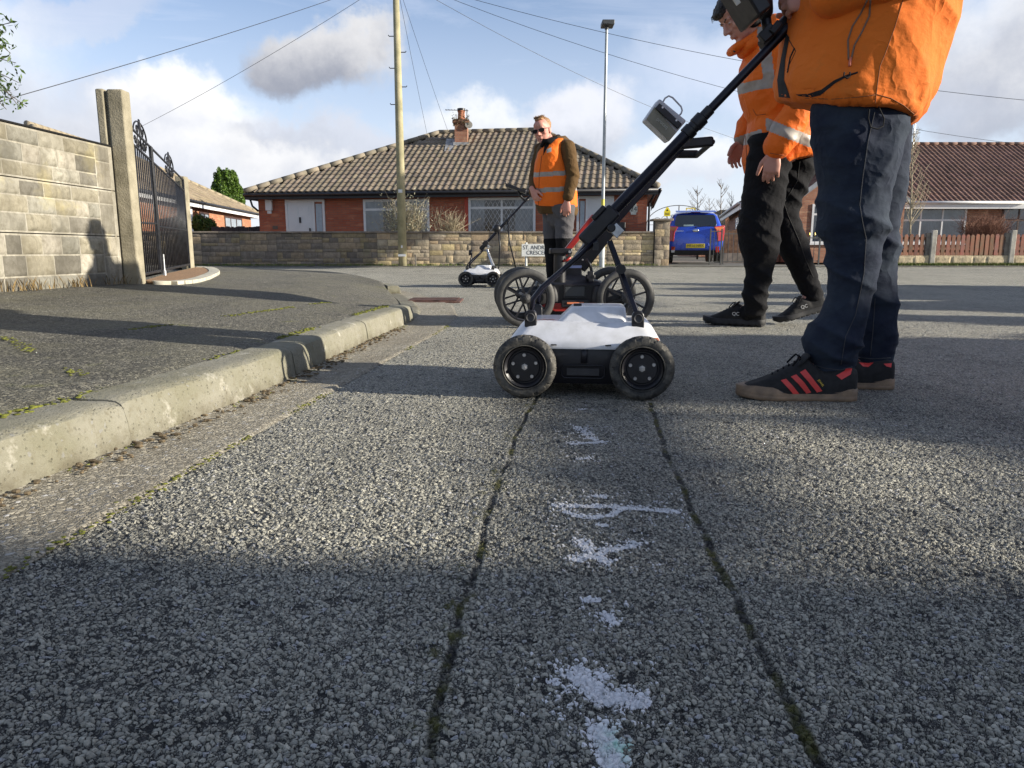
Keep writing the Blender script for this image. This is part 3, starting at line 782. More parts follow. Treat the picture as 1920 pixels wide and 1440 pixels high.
# ---- far garden wall of mixed rubble stone
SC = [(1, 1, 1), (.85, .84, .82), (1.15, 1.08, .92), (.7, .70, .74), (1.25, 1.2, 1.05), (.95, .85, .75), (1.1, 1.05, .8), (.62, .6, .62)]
SC_SHADE = [(.62, .60, .62), (.50, .50, .55), (.72, .66, .6), (.42, .42, .47), (.66, .62, .52)]  # darker tints that paint the shade on the wall's left part
fw = thing('garden_wall', (-2, 20.0, .03), 'long low rubble stone garden wall in front of the brown roofed bungalow', 'wall')
rr = random.Random(5)
M_dark = mat('dark mortar', (.10, .09, .075), .95)
M_cope = mat('coping stone', (.24, .20, .16), .9, var=.2, vscale=4, bump=.5, bscale=40)
segs = []
x = -10.5
while x < 3.75:
    l = min(rr.uniform(.9, 1.5), 3.78 - x)
    rows = [rr.uniform(.5, 1.3) for _ in range(rr.choice((6, 7, 8)))]; t = sum(rows); rows = [q / t for q in rows]
    segs.append((x, l, rows)); x += l
mb = MB(); mb.box(-10.5, 3.78, 20.0, 20.2, .0, .88); mb.build('wall_core', M_dark, fw)
mb = MB()
for x, l, rows in segs:
    stone_face(mb, (x, 19.998, .02), (1, 0, 0), (0, 0, 1), (0, -1, 0), l, .87, rows, (.13, .5), .035, .004, .055, rr, SC if x > -4.5 else SC_SHADE, .5)
mb.build('stonework', M_stone, fw, 60)
mb = MB(); x = -10.5
while x < 3.78: mb.box(x, min(x + .9, 3.78) - .006, 19.95, 20.24, .89, .935); x += .9
mb.build('coping', M_cope, fw, bevel=.008)
gpi = thing('gate_pillar', (3.99, 20.05, .03), 'square rubble stone gate pillar with flat cap beside the blue car', 'pillar')
mb = MB(); mb.box(3.80, 4.18, 19.93, 20.27, 0, 1.20); mb.build('pillar_core', M_dark, gpi)
mb = MB(); stone_face(mb, (3.79, 19.925, .02), (1, 0, 0), (0, 0, 1), (0, -1, 0), .40, 1.18, [.16, .2, .12, .18, .16, .18], (.13, .26), .03, .004, .05, rr, SC, .5)
stone_face(mb, (4.185, 19.925, .02), (0, 1, 0), (0, 0, 1), (1, 0, 0), .34, 1.18, [.2, .2, .2, .2, .2], (.13, .3), .02, .004, .05, rr, SC, .5)
mb.build('stonework', M_stone, gpi, 60)
mb = MB(); mb.box(3.72, 4.26, 19.84, 20.34, 1.205, 1.26); mb.build('cap', M_cope, gpi, bevel=.012)

# ---- brick
def brickmat(name, c1, c2, mortar, sc_=1.0, extra=None):
    m, n, b, co = newmat(name)
    x, y, z = n.sep(co); u = n.m('ADD', x, y)
    bt = n.node('ShaderNodeTexBrick'); n.inp(bt, 'Vector', n.comb(u, z, 0)); bt.inputs['Scale'].default_value = 1
    bt.inputs['Brick Width'].default_value = .225; bt.inputs['Row Height'].default_value = .075; bt.inputs['Mortar Size'].default_value = .006
    bt.inputs['Color1'].default_value = (*c1, 1); bt.inputs['Color2'].default_value = (*c2, 1); bt.inputs['Mortar'].default_value = (*mortar, 1); bt.inputs['Mortar Smooth'].default_value = .2
    c = n.mix(n.ramp(n.noise(co, 1.3, 5, .6), .4, .7, 0, .45), bt.outputs[0], tuple(q * .55 for q in c1))
    v = n.vor(n.comb(n.m('DIVIDE', u, .225), n.m('DIVIDE', z, .075), 0), 1.0); c = n.mix(n.ramp(n.sep(v.outputs['Color'])[0], .82, .9, 0, .5), c, (c2[0] * 1.25, c2[1] * 1.5, c2[2] * 1.5, 1))
    n.inp(b, 'Base Color', c); b.inputs['Roughness'].default_value = .88
    n.inp(b, 'Normal', n.bump(n.m('ADD', n.m('MULTIPLY', bt.outputs['Fac'], -1), n.m('MULTIPLY', n.noise(co, 40, 4), .4)), .6, .008))
    return m
M_brick = brickmat('red rustic brick', (.36, .092, .048), (.42, .14, .075), (.20, .13, .10))
M_brick2 = brickmat('brown brick', (.30, .125, .075), (.40, .20, .125), (.24, .20, .16))
M_brick3 = brickmat('orange brick', (.38, .14, .07), (.42, .19, .10), (.26, .2, .15))
def tilemat(name, a_, b_, moss):
    m, n, b, co = newmat(name)
    at = n.node('ShaderNodeAttribute', attribute_name='Col').outputs[0]
    c = n.mix(n.ramp(n.noise(co, 1.6, 6, .65), .35, .7), (*a_, 1), (*b_, 1))
    c = n.mix(n.ramp(n.noise(co, 6, 5, .7), .60, .72, 0, .7), c, (*moss, 1)); c = n.mix(1.0, c, at, 'MULTIPLY')
    n.inp(b, 'Base Color', c); b.inputs['Roughness'].default_value = .9; n.inp(b, 'Normal', n.bump(n.noise(co, 60, 4), .4, .006))
    return m
M_tile = tilemat('concrete roof tile', (.235, .19, .14), (.165, .135, .10), (.11, .10, .05))
M_tile2 = tilemat('brown roof tile', (.20, .112, .085), (.145, .08, .062), (.11, .085, .06))
M_tile3 = tilemat('buff roof tile', (.31, .25, .17), (.24, .19, .13), (.17, .14, .08))
M_ridge = mat('ridge tile', (.22, .185, .14), .9, var=.2, vscale=3, tint=(.13, .12, .09))
M_ridge2 = mat('brown ridge tile', (.20, .115, .085), .9, var=.2, vscale=3)
M_white = mat('white upvc', (.68, .68, .68), .35, var=.03, vscale=3)
M_blackp = mat('black plastic', (.014, .014, .018), .45, var=.2, vscale=6)
M_curt = mat('net curtain', (.46, .48, .50), .8, var=.12, vscale=3)
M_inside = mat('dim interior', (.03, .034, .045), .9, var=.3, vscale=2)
M_lead = mat('lead strip', (.55, .56, .58), .6)
m, n, b, co = newmat('window glass'); M_glass = m
b.inputs['Base Color'].default_value = (.9, .95, 1, 1); b.inputs['Roughness'].default_value = .03
tb = n.node('ShaderNodeBsdfTransparent'); tb.inputs[0].default_value = (.72, .76, .80, 1); gl = n.node('ShaderNodeBsdfGlossy'); gl.inputs['Roughness'].default_value = .03
fr = n.node('ShaderNodeFresnel'); fr.inputs[0].default_value = 1.5; mx = n.node('ShaderNodeMixShader')
n.inp(mx, 0, n.m('ADD', fr.outputs[0], .04)); n.l.new(tb.outputs[0], mx.inputs[1]); n.l.new(gl.outputs[0], mx.inputs[2]); n.l.new(mx.outputs[0], m.node_tree.nodes['Material Output'].inputs[0])
M_frost = mat('obscure glass', (.36, .41, .46), .2, var=.06, vscale=12)
M_brownf = mat('brown window frame', (.06, .028, .02), .5)

def roof_slope(mb, A, B, C, D, tile_w, course, amp, r, step=1):
    """tiled slope: eave A->B, ridge D->C; profiled pantiles laid in courses, clipped to the trapezium"""
    A, B, C, D = V(A), V(B), V(C), V(D); U = (B - A); L = U.length; U.normalize()
    Nn_ = U.cross((D - A)).normalized()
    if Nn_.z < 0: Nn_ = -Nn_
    S = Nn_.cross(U).normalized()
    if S.z < 0: S = -S
    H = (D - A).dot(S); dl = (D - A).dot(U); dr = (C - B).dot(U)
    nc = max(1, round(H / course)); ch = H / nc; prof = [(0, 0.), (.12, .5), (.28, 1.), (.45, .85), (.62, .25), (.8, .02)]
    for c_ in range(nc):
        t0, t1 = c_ * ch, (c_ + 1) * ch
        x0, x1 = dl * ((t0 + t1) / 2 / H), L + dr * ((t0 + t1) / 2 / H)
        x0, x1 = max(dl * t1 / H if dl > 0 else x0, x0), min(L + dr * t1 / H if dr < 0 else x1, x1)
        k0, k1 = math.floor(x0 / tile_w), math.ceil(x1 / tile_w)
        for k in range(k0, k1):
            g = r.uniform(.80, 1.10); g *= .75 if r.random() < .05 else 1; col = (g, g * r.uniform(.96, 1.02), g * r.uniform(.92, 1.02)); jz = r.uniform(-.004, .004)
            xs = [max(x0, min(x1, (k + f) * tile_w)) for f, _ in prof] + [max(x0, min(x1, (k + 1) * tile_w))]
            if xs[-1] - xs[0] < 1e-3: continue
            hs = [h_ for _, h_ in prof] + [0.]; vs = []
            for tt, lift in ((t0 - .01, -.012), (t0 - .01, .022 + jz), (t1, .003)):
                for xx, hh in zip(xs, hs): vs.append(A + U * xx + S * tt + Nn_ * (hh * amp + lift))
            m_ = len(xs)
            mb.add(vs, [(q + p * m_, q + 1 + p * m_, q + 1 + (p + 1) * m_, q + (p + 1) * m_) for p in (0, 1) for q in range(m_ - 1)], col)
def ridge_caps(mb, A, B, r=.09, l=.42):
    A, B = V(A), V(B); L = (B - A).length; k = max(1, round(L / l)); d = (B - A) / k
    for i in range(k):
        a_ = A + d * i; mb.tube([a_, a_ + d * .985], [(r, r), (r * .93, r * .93)], 10)
class Facade:
    def __init__(s, A, B):
        s.A, s.B = V(A), V(B); s.A.z = s.B.z = 0; s.U = (s.B - s.A).normalized(); s.L = (s.B - s.A).length; s.N = s.U.cross(V((0, 0, 1))).normalized()
    def p(s, u, z, o=0): return s.A + s.U * u + s.N * o + V((0, 0, z))
    def slab(s, mb, u0, u1, z0, z1, o0, o1): mb.prism([s.p(u0, z0, o0), s.p(u1, z0, o0), s.p(u1, z1, o0), s.p(u0, z1, o0)], s.N * (o1 - o0))
    def upx(s, px, Y=None):
        """distance along the facade of image column px"""
        d = pdir(px, 430); d.z = 0
        # intersect ray with facade line
        a = s.A; den = d.x * s.U.y - d.y * s.U.x
        t = (a.x * s.U.y - a.y * s.U.x) / den; q = d * t
        return (q - a).dot(s.U)
def window(F, u0, u1, z0, z1, parent, fm, cols, trans=None, lead=False, curtains=(), sill=True, wide=.075, label=None):
    mb = MB(); o = .035
    F.slab(mb, u0, u0 + wide, z0, z1, .004, o); F.slab(mb, u1 - wide, u1, z0, z1, .004, o)
    F.slab(mb, u0 + wide, u1 - wide, z0, z0 + wide, .004, o); F.slab(mb, u0 + wide, u1 - wide, z1 - wide, z1, .004, o)
    us = [u0 + wide] + [u0 + (u1 - u0) * c for c in cols] + [u1 - wide]
    for c in us[1:-1]: F.slab(mb, c - .03, c + .03, z0 + wide, z1 - wide, .004, o - .002)
    if trans:
        for a_, b_ in zip(us[:-1], us[1:]): F.slab(mb, a_ + (.03 if a_ > us[0] else 0), b_ - (.03 if b_ < us[-1] else 0), trans - .035, trans + .035, .004, o - .003)
    if sill: F.slab(mb, u0 - .05, u1 + .05, z0 - .05, z0 - .003, .004, .08)
    w_ = mb.build('window', fm, parent)
    if label: w_['label'] = label
    mb = MB(); F.slab(mb, u0 + .03, u1 - .03, z0 + .03, z1 - .03, .002, .006); mb.build('dark_backing', M_inside, w_)  # dark plate on the wall face standing in for the unlit room
    if curtains:
        for a_, b_ in curtains:
            mb = MB(); a_, b_ = u0 + (u1 - u0) * a_, u0 + (u1 - u0) * b_; k = max(2, int((b_ - a_) / .02))
            mb.grid(k, 1, lambda q, t: F.p(a_ + (b_ - a_) * q, z0 + .04 + (z1 - z0 - .08) * t, .013 + .0035 * math.sin(q * k * 1.3)))
            mb.build('curtain', M_curt, w_)
    mb = MB(); mb.grid(1, 1, lambda q, t: F.p(u0 + .03 + (u1 - u0 - .06) * q, z0 + .03 + (z1 - z0 - .06) * t, .02)); mb.build('pane', M_glass, w_)
    if lead:
        mb = MB(); st_ = .14; zz0, zz1 = z0 + wide, z1 - wide; ua, ub = u0 + wide, u1 - wide; Hh = zz1 - zz0
        k = -int(Hh / st_) - 2
        while ua + k * st_ < ub + Hh:
            for sg in (1, -1):
                x0 = ua + k * st_; pts = []
                # line with slope 1.5 through (x0, zz0)
                sl = .62
                xa, xb = (x0, x0 + Hh * sl) if sg > 0 else (x0 + 0, x0 - Hh * sl)
                ta, tb_ = 0.0, 1.0
                dx = xb - xa
                lo, hi = sorted(((ua - xa) / dx, (ub - xa) / dx)); ta, tb_ = max(0, lo), min(1, hi)
                if tb_ > ta + .02: mb.bar(F.p(xa + dx * ta, zz0 + Hh * ta, .0215), F.p(xa + dx * tb_, zz0 + Hh * tb_, .0215), .010, .002, ref=F.N)
            k += 1
        mb.build('leading', M_lead, w_)
    return w_
M_number = mat('house number plate', (.05, .05, .05), .5)

# ================================================================== main bungalow
A = P(487, 430, 24.7); B = P(1212, 430, 22.7); F = Facade(A, B)
N = F.N; back = -N
bung = thing('bungalow', (F.A.x, F.A.y, 0), 'red brick semi detached bungalow with brown tiled hipped roof and mossy chimney', 'house')
ez = 2.27; D_ = 8.2
mb = MB(); mb.prism([F.p(0, 0), F.p(F.L, 0), F.p(F.L, 0) + back * D_, F.p(0, 0) + back * D_], (0, 0, ez)); mb.build('wall', M_brick, bung, fix=True)
roof = MB(); ov = .30
e0, e1 = F.p(-ov, ez, ov), F.p(F.L + ov, ez, ov); e2, e3 = F.p(F.L + ov, ez, -D_ - ov), F.p(-ov, ez, -D_ - ov)
rz = 4.62; r0, r1 = F.p(5.05, rz, -D_ / 2), F.p(F.L - 3.75, rz, -D_ / 2)
tr_ = random.Random(3)
roof_slope(roof, e0, e1, r1, r0, .205, .335, .029, tr_); roof_slope(roof, e1, e2, r1, r1, .205, .335, .029, tr_); roof_slope(roof, e3, e0, r0, r0, .205, .335, .029, tr_); roof_slope(roof, e2, e3, r0, r1, .205, .335, .029, tr_)
ro = roof.build('roof', M_tile, bung)
mb = MB()
for a_, b_ in ((e0, r0), (e1, r1), (e2, r1), (e3, r0), (r0, r1)): ridge_caps(mb, a_ + V((0, 0, .05)), b_ + V((0, 0, .05)))
mb.build('ridge_tiles', M_ridge, ro, 180)
# solid under-roof so light does not leak
mb = MB(); z_ = V((0, 0, -.05)); mb.add([e0 + z_, e1 + z_, e2 + z_, e3 + z_, r0 + z_, r1 + z_], [(0, 1, 5, 4), (1, 2, 5), (2, 3, 4, 5), (3, 0, 4), (0, 3, 2, 1)]); mb.build('soffit', M_blackp, bung)
mb = MB()
for a_, b_ in ((e0, e1), (e1, e2), (e3, e0)):
    mb.bar(a_ + V((0, 0, -.13)), b_ + V((0, 0, -.13)), .02, .16, ref=V((0, 0, 1)))
mb.build('fascia', M_blackp, bung)
mb = MB()
for a_, b_ in ((e0, e1), (e1, e2)):
    nn = (b_ - a_).normalized().cross(V((0, 0, 1))); mb.tube([a_ + nn * .06 + V((0, 0, -.075)), b_ + nn * .06 + V((0, 0, -.075))], .055, 8)
mb.build('gutter', M_blackp, bung, 180)
mb = MB(); q = F.p(F.L + .06, 0, .05); mb.cyl(q, q + V((0, 0, 1.85)), .034, n=8); mb.tube([q + V((0, 0, 1.85)), q + N * .12 + V((.1, 0, 2.0)), q + N * .2 + V((.18, 0, 2.12))], .034, 8)
mb.build('downpipe', M_blackp, bung, 180); mb = MB()
q = F.p(.02, 0, .05); mb.tube([q + V((0, 0, 1.7)), q + N * .1 + V((-.14, 0, 1.86)), q + N * .15 + V((-.18, 0, 2.1))], .034, 8); mb.build('downpipe', M_blackp, bung, 180)
X = F.upx
window(F, X(683), X(806), .85, 2.04, bung, M_white, (.49,), 1.72, False, ((.03, .3), (.72, .97)), label='white framed window behind the pale shrub')
w2 = window(F, X(879), X(1004), .85, 2.05, bung, M_white, (.5,), 1.74, True, ((.02, .24), (.70, .98)), label='white framed leaded window behind the far cart handle')
mb = MB(); F.slab(mb, X(872), X(878.6), 0, 2.1, .002, .03); mb.build('red_reveal', mat('red paint', (.45, .06, .03), .6), bung)
# front doors
def door(u0, u1, side, flip):
    mb = MB(); z1 = 2.06
    F.slab(mb, u0, u0 + .07, 0, z1, .004, .05); F.slab(mb, u1 - .07, u1, 0, z1, .004, .05); F.slab(mb, u0 + .07, u1 - .07, z1 - .08, z1, .004, .05)
    F.slab(mb, side - .04, side + .04, 0, z1 - .08, .004, .048)
    d = mb.build('door_frame', M_white, bung)
    a_, b_ = (u0 + .07, side - .04) if not flip else (side + .04, u1 - .07)
    mb = MB(); F.slab(mb, a_, b_, .02, z1 - .08, .004, .03); w_ = b_ - a_
    for i in range(2):
        for z0, zt in ((.25, 1.05), (1.15, 1.35), (1.5, 1.85)):
            q0 = a_ + w_ * (.14 + .42 * i); q1 = q0 + w_ * .30
            F.slab(mb, q0, q1, z0, zt, .03, .036); F.slab(mb, q0 + .03, q1 - .03, z0 + .03, zt - .03, .036, .042)
    dl = mb.build('door', M_white, d)
    mb = MB(); q = (a_ + b_) / 2; F.slab(mb, q - .03, q + .03, 1.32, 1.50, .042, .06); mb.build('door_knocker', M_blackp, dl); mb = MB(); q = b_ - .1 if not flip else a_ + .1; F.slab(mb, q - .02, q + .02, .8, 1.15, .03, .07); mb.build('door_handle', M_blackp, dl)
    a_, b_ = (side + .04, u1 - .07) if not flip else (u0 + .07, side - .04)
    mb = MB(); F.slab(mb, a_ + .03, b_ - .03, .1, z1 - .14, .004, .012); mb.build('side_light', M_frost, d)
door(X(538), X(611), X(590), False); door(X(1081), X(1150), X(1100), True)
mb = MB(); F.slab(mb, X(502), X(514), 1.72, 2.06, .004, .09); F.slab(mb, X(504), X(512), 1.62, 1.72, .004, .05); mb.build('alarm_box', M_white, bung, bevel=.01)
mb = MB(); q = X(1187); F.slab(mb, q - .08, q + .08, 1.50, 1.82, .004, .02); F.slab(mb, q - .11, q + .11, 1.57, 1.75, .0045, .018); pl = mb.build('number_plate', mat('cream enamel', (.70, .68, .58), .4), bung)
text('number', '24', .20, facing(F.p(q, 1.66, .024), F.U), M_number, pl, .001)
mb = MB(); q = X(1165); F.slab(mb, q - .12, q + .12, .86, 1.28, .004, .12); mb.build('letter_box', M_blackp, bung, bevel=.015)
mb = MB(); q = X(516.5); F.slab(mb, q - .09, q + .09, 1.13, 1.24, .004, .016); pl = mb.build('name_plate', mat('dark plaque', (.12, .09, .07), .6), bung)
# chimney
cx = X(865) + .15
mb = MB(); c_ = P(866, 300, 27.0); c_.z = 0; mb.box(c_.x - .22, c_.x + .22, c_.y - .30, c_.y + .30, 3.6, 4.93); mb.box(c_.x - .29, c_.x + .29, c_.y - .34, c_.y + .34, 4.80, 4.90)
ch = mb.build('chimney', M_brick2, ro)
M_clay = mat('clay pot', (.38, .15, .08), .8, var=.2, vscale=8)
mb = MB(); mb.lathe([(.02, 0), (.14, 0), (.13, .05), (.115, .24), (.135, .26), (.135, .29), (.11, .30), (.02, .30)], c_ + V((0, 0, 4.95)), (0, 0, 1), 16); mb.build('chimney_pot', M_clay, ch, 40)
mb = MB(); mb.lathe([(.02, 0), (.14, 0), (.14, .07), (.02, .09)], c_ + V((0, 0, 5.25)), (0, 0, 1), 16); mb.build('cowl', M_blackp, ch, 40)
M_leadf = mat('lead flashing', (.42, .42, .42), .5, metal=.3, var=.25, vscale=6)
mb = MB(); mb.prism([c_ + V((-.42, -.42, 3.86)), c_ + V((.42, -.42, 3.86)), c_ + V((.44, -.75, 3.72)), c_ + V((-.44, -.75, 3.72))], (0, 0, .05)); mb.box(c_.x - .27, c_.x + .27, c_.y - .335, c_.y - .305, 3.7, 4.15)
mb.prism([c_ + V((.25, -.7, 3.76)), c_ + V((.55, -.7, 3.76)), c_ + V((.55, .2, 4.28)), c_ + V((.25, .2, 4.28))], (0, 0, .06)); mb.prism([c_ + V((-.55, -.7, 3.76)), c_ + V((-.25, -.7, 3.76)), c_ + V((-.25, .2, 4.28)), c_ + V((-.55, .2, 4.28))], (0, 0, .06))
mb.build('flashing', M_leadf, ch)
rg = np.random.default_rng(2)
q = np.array(c_) + np.stack([rg.uniform(-.30, .30, 260), rg.uniform(-.36, -.28, 260), 4.88 + rg.normal(size=260) * .10], 1)
leaves('moss_growth', mat('dead moss', (.09, .085, .04), .95), ch, q, size=.03, rng=rg)
mb = MB(); q = c_ + V((.0, -.1, 5.24)); mb.cyl(q + V((-.55, 0, .02)), q + V((.25, 0, 0)), .012, n=5)
for k in range(6): mb.cyl(q + V((-.52 + k * .1, -.12, .02)), q + V((-.52 + k * .1, .12, .02)), .007, n=4)
mb.cyl(c_ + V((.2, -.1, 4.8)), c_ + V((.2, -.1, 5.28)), .014, n=6); mb.build('aerial', M_blackp, ch)
mb = MB(); mb.lathe([(.0, 0), (.08, .01), (.13, .04)], c_ + V((.27, -.30, 4.72)), (0.2, -1, .2), 16); mb.build('satellite_dish', mat('weathered dish', (.2, .19, .17), .8), ch)

# ================================================================== bungalow on the left behind the gate
A = V((-12.1, 27.6, 0)); B = V((-13.0, 37.5, 0)); F2 = Facade(B, A); F2.N = V((1, .09, 0)).normalized()
F2 = Facade(A, B)
if F2.N.x < 0: F2.N = -F2.N
lb = thing('bungalow', (A.x, A.y, 0), 'small orange brick bungalow with white fascia seen past the iron gate', 'house')
L2 = (B - A).length; bk = -F2.N * 8
A3 = F2.p(-6, 0); B3 = F2.p(L2, 0)
mb = MB(); mb.prism([A3, B3, B3 + bk, A3 + bk], (0, 0, 2.2)); mb.build('wall', M_brick3, lb, fix=True)
e0, e1 = F2.p(-6.3, 2.3, .3), F2.p(L2 + .3, 2.3, .3); e2, e3 = e1 + bk * 1.07, e0 + bk * 1.07
r1 = F2.p(L2 - 4.2, 4.5, -4); r0 = F2.p(-2, 4.5, -4)
roof = MB()
for q in ((e1, e0, r0, r1), (e2, e1, r1, r1), (e0, e3, r0, r0), (e3, e2, r1, r0)): roof_slope(roof, *q, .30, .335, .04, tr_)
ro2 = roof.build('roof', M_tile3, lb)
mb = MB(); z_ = V((0, 0, -.05)); mb.add([e0 + z_, e1 + z_, e2 + z_, e3 + z_, r0 + z_, r1 + z_], [(0, 1, 5, 4), (1, 2, 5), (2, 3, 4, 5), (3, 0, 4), (0, 3, 2, 1)]); mb.build('soffit', M_white, lb)
mb = MB(); mb.bar(e0 + V((0, 0, -.15)), e1 + V((0, 0, -.15)), .03, .2); mb.bar(e1 + V((0, 0, -.15)), e2 + V((0, 0, -.15)), .03, .2); mb.build('fascia', M_white, lb)
mb = MB(); mb.tube([e0 + F2.N * .07 + V((0, 0, -.06)), e1 + F2.N * .07 + V((0, 0, -.06))], .05, 8); mb.build('gutter', M_blackp, lb, 180)
mb = MB()
for a_, b_ in ((e0, r0), (e1, r1), (e2, r1), (r0, r1)): ridge_caps(mb, a_ + V((0, 0, .04)), b_ + V((0, 0, .04)), .1)
mb.build('ridge_tiles', mat('buff ridge', (.30, .25, .17), .9), ro2, 180)
window(F2, 2.0, 3.2, .9, 1.95, lb, M_brownf, (.5,), 1.55, False, ((.03, .97),)); window(F2, 5.4, 8.2, 1.0, 1.95, lb, M_brownf, (.33, .66), None, False, ((.03, .97),))
mb = MB(); F2.slab(mb, .5, 1.0, 0, 2.1, .004, .08); mb.build('door_frame', M_white, lb)
# dark close-boarded fence between the two bungalows
M_darkw = mat('dark stained boards', (.035, .032, .038), .8, var=.3, vscale=12)
fn = thing('board_fence', (-8.8, 24.9, 0), 'dark stained board fence between the two bungalows on the left', 'fence')
p0, p1 = P(396, 430, 25), P(487, 430, 25); k = 26; r_ = random.Random(3)
for s in range(2):
    mb = MB()
    for i in range(k // 2):
        a_ = p0.lerp(p1, (s * k / 2 + i) / k); w_ = (p1.x - p0.x) / k; mb.box(a_.x + .004, a_.x + w_ - .004, 25 + r_.uniform(0, .01), 25.03, 0, 1.22 + r_.uniform(-.02, .02))
    mb.build('fence_panel', M_darkw, fn)
mb = MB()
M_board = mat('weathered brown boards', (.16, .085, .045), .85, var=.3, vscale=9)
p0, p1 = P(366, 430, 26.5), P(404, 430, 26.5)
for i in range(7): mb.box(p0.x + .11 * i, p0.x + .11 * i + .1, 26.5, 26.54, 0, 1.75 - .06 * i)
tag(mb.build('board_fence', M_board), 'small weathered brown board screen beside the orange brick bungalow', 'fence')

# ================================================================== bungalow on the right
M_grey = mat('grey paint', (.28, .30, .33), .5)
rb = thing('bungalow', (14, 29.5, 0), 'brown tiled brick bungalow with a front gable behind the red picket fence', 'house')
F3 = Facade(V((10.6, 29.6, 0)), V((26, 29.6, 0))); XS = 3.5
mb = MB(); mb.prism([F3.p(XS, 0), F3.p(15.4, 0), F3.p(15.4, 0, -9), F3.p(XS, 0, -9)], (0, 0, 2.25)); mb.build('wall', M_brick2, rb, fix=True)
e0, e1 = F3.p(XS - .2, 2.3, .35), F3.p(15.7, 2.3, .35); r0, r1 = F3.p(XS - .2, 5.05, -4.4), F3.p(12.9, 5.05, -4.4)
e2, e3 = F3.p(15.7, 2.3, -9.2), F3.p(XS - .2, 2.3, -9.2)
roof = MB(); roof_slope(roof, e0, e1, r1, r0, .205, .32, .036, tr_); roof_slope(roof, e1, e2, r1, r1, .205, .32, .036, tr_); roof_slope(roof, e2, e3, r0, r1, .205, .32, .036, tr_)
ro3 = roof.build('roof', M_tile2, rb)
mb = MB(); mb.add([e0 + z_, e1 + z_, e2 + z_, e3 + z_, r0 + z_, r1 + z_], [(0, 1, 5, 4), (1, 2, 5), (2, 3, 4, 5), (3, 0, 4), (0, 3, 2, 1)]); mb.build('soffit', M_white, rb)
mb = MB(); ridge_caps(mb, r0 + V((0, 0, .05)), r1 + V((0, 0, .05))); ridge_caps(mb, r1 + V((0, 0, .05)), e1 + V((0, 0, .05))); mb.build('ridge_tiles', M_ridge2, ro3, 180)
mb = MB(); mb.bar(F3.p(4.0, 2.14, .36), F3.p(9.2, 2.14, .36), .03, .20); mb.bar(F3.p(9.2, 2.14, .34), F3.p(15.7, 2.14, .34), .03, .14); mb.build('fascia', M_white, rb)
mb = MB(); mb.tube([F3.p(4.0, 2.27, .44), F3.p(9.2, 2.27, .44)], .055, 8); mb.build('gutter', M_white, rb, 180)
# gable wing
gx0, gx1, gy = 10.25, 14.55, 27.6; ap = V(((gx0 + gx1) / 2, gy, 3.95))
F4 = Facade(V((gx0 + .15, gy + .1, 0)), V((gx1 - .15, gy + .1, 0)))
mb = MB(); mb.prism([V((gx0 + .15, gy + .1, 0)), V((gx1 - .15, gy + .1, 0)), V((gx1 - .15, gy + .1, 2.3)), V((ap.x, gy + .1, 3.78)), V((gx0 + .15, gy + .1, 2.3))], (0, 2.5, 0)); mb.build('gable_wall', M_brick2, rb, fix=True)
mb = MB(); q0, q1 = V((gx0 - .1, gy, 2.2)), V((gx1 + .1, gy, 2.2))
for s_, q in ((1, q0), (-1, q1)):
    mb.prism([q, ap, ap + V((0, 0, -.20)), q + V((0, 0, -.20))], (0, .04, 0))
mb.build('barge_board', M_grey, rb)
roof = MB(); bk3 = V((0, 5.5, 0)); roof_slope(roof, q0 + bk3, q0, ap, ap + bk3, .205, .32, .036, tr_); roof_slope(roof, q1, q1 + bk3, ap + bk3, ap, .205, .32, .036, tr_); roof.build('gable_roof', M_tile2, rb)
mb = MB(); mb.cyl(ap + V((-2.2, -.05, -1.65)), ap + V((-2.2, -.05, -1.85)), .12, n=12); mb.build('vent_pipe', M_galv, rb)
X = F4.upx
window(F4, X(1520), X(1575), .70, 2.12, rb, M_white, (.5,), 1.75, False, ((.03, .97),))
X = F3.upx
window(F3, X(1678), X(1809), .72, 2.12, rb, M_white, (.35, .66), 1.62, False, ((.02, .34), (.36, .65), (.67, .98)), label='wide white framed bay window with net curtains')
window(F3, X(1875), X(1965), .72, 2.12, rb, M_brownf, (.35, .7), 1.62, False, ((.02, .98),), label='dark brown framed window at the right edge')
mb = MB(); q = P(1677, 398, 27.5); mb.cyl(q + V((0, 0, -.1)), q + V((0, 0, .12)), .09, .06, n=8); mb.cyl(q + V((0, .1, .0)), q + V((0, -.0, .1)), .03, n=6); mb.build('porch_lamp', M_blackp, rb)
mb = MB(); q = P(1712, 275, 33.8); mb.cyl(q + V((0, 0, -.5)), q + V((0, 0, .95)), .025, n=6); mb.cyl(q + V((-.85, 0, .52)), q + V((.1, 0, .56)), .02, n=5)
for k in range(9): mb.cyl(q + V((-.8 + k * .1, -.18, .53)), q + V((-.8 + k * .1, .18, .53)), .01, n=4)
mb.cyl(q + V((-.2, 0, .45)), q + V((.25, 0, .6)), .03, n=5); mb.build('aerial', M_galv, ro3)

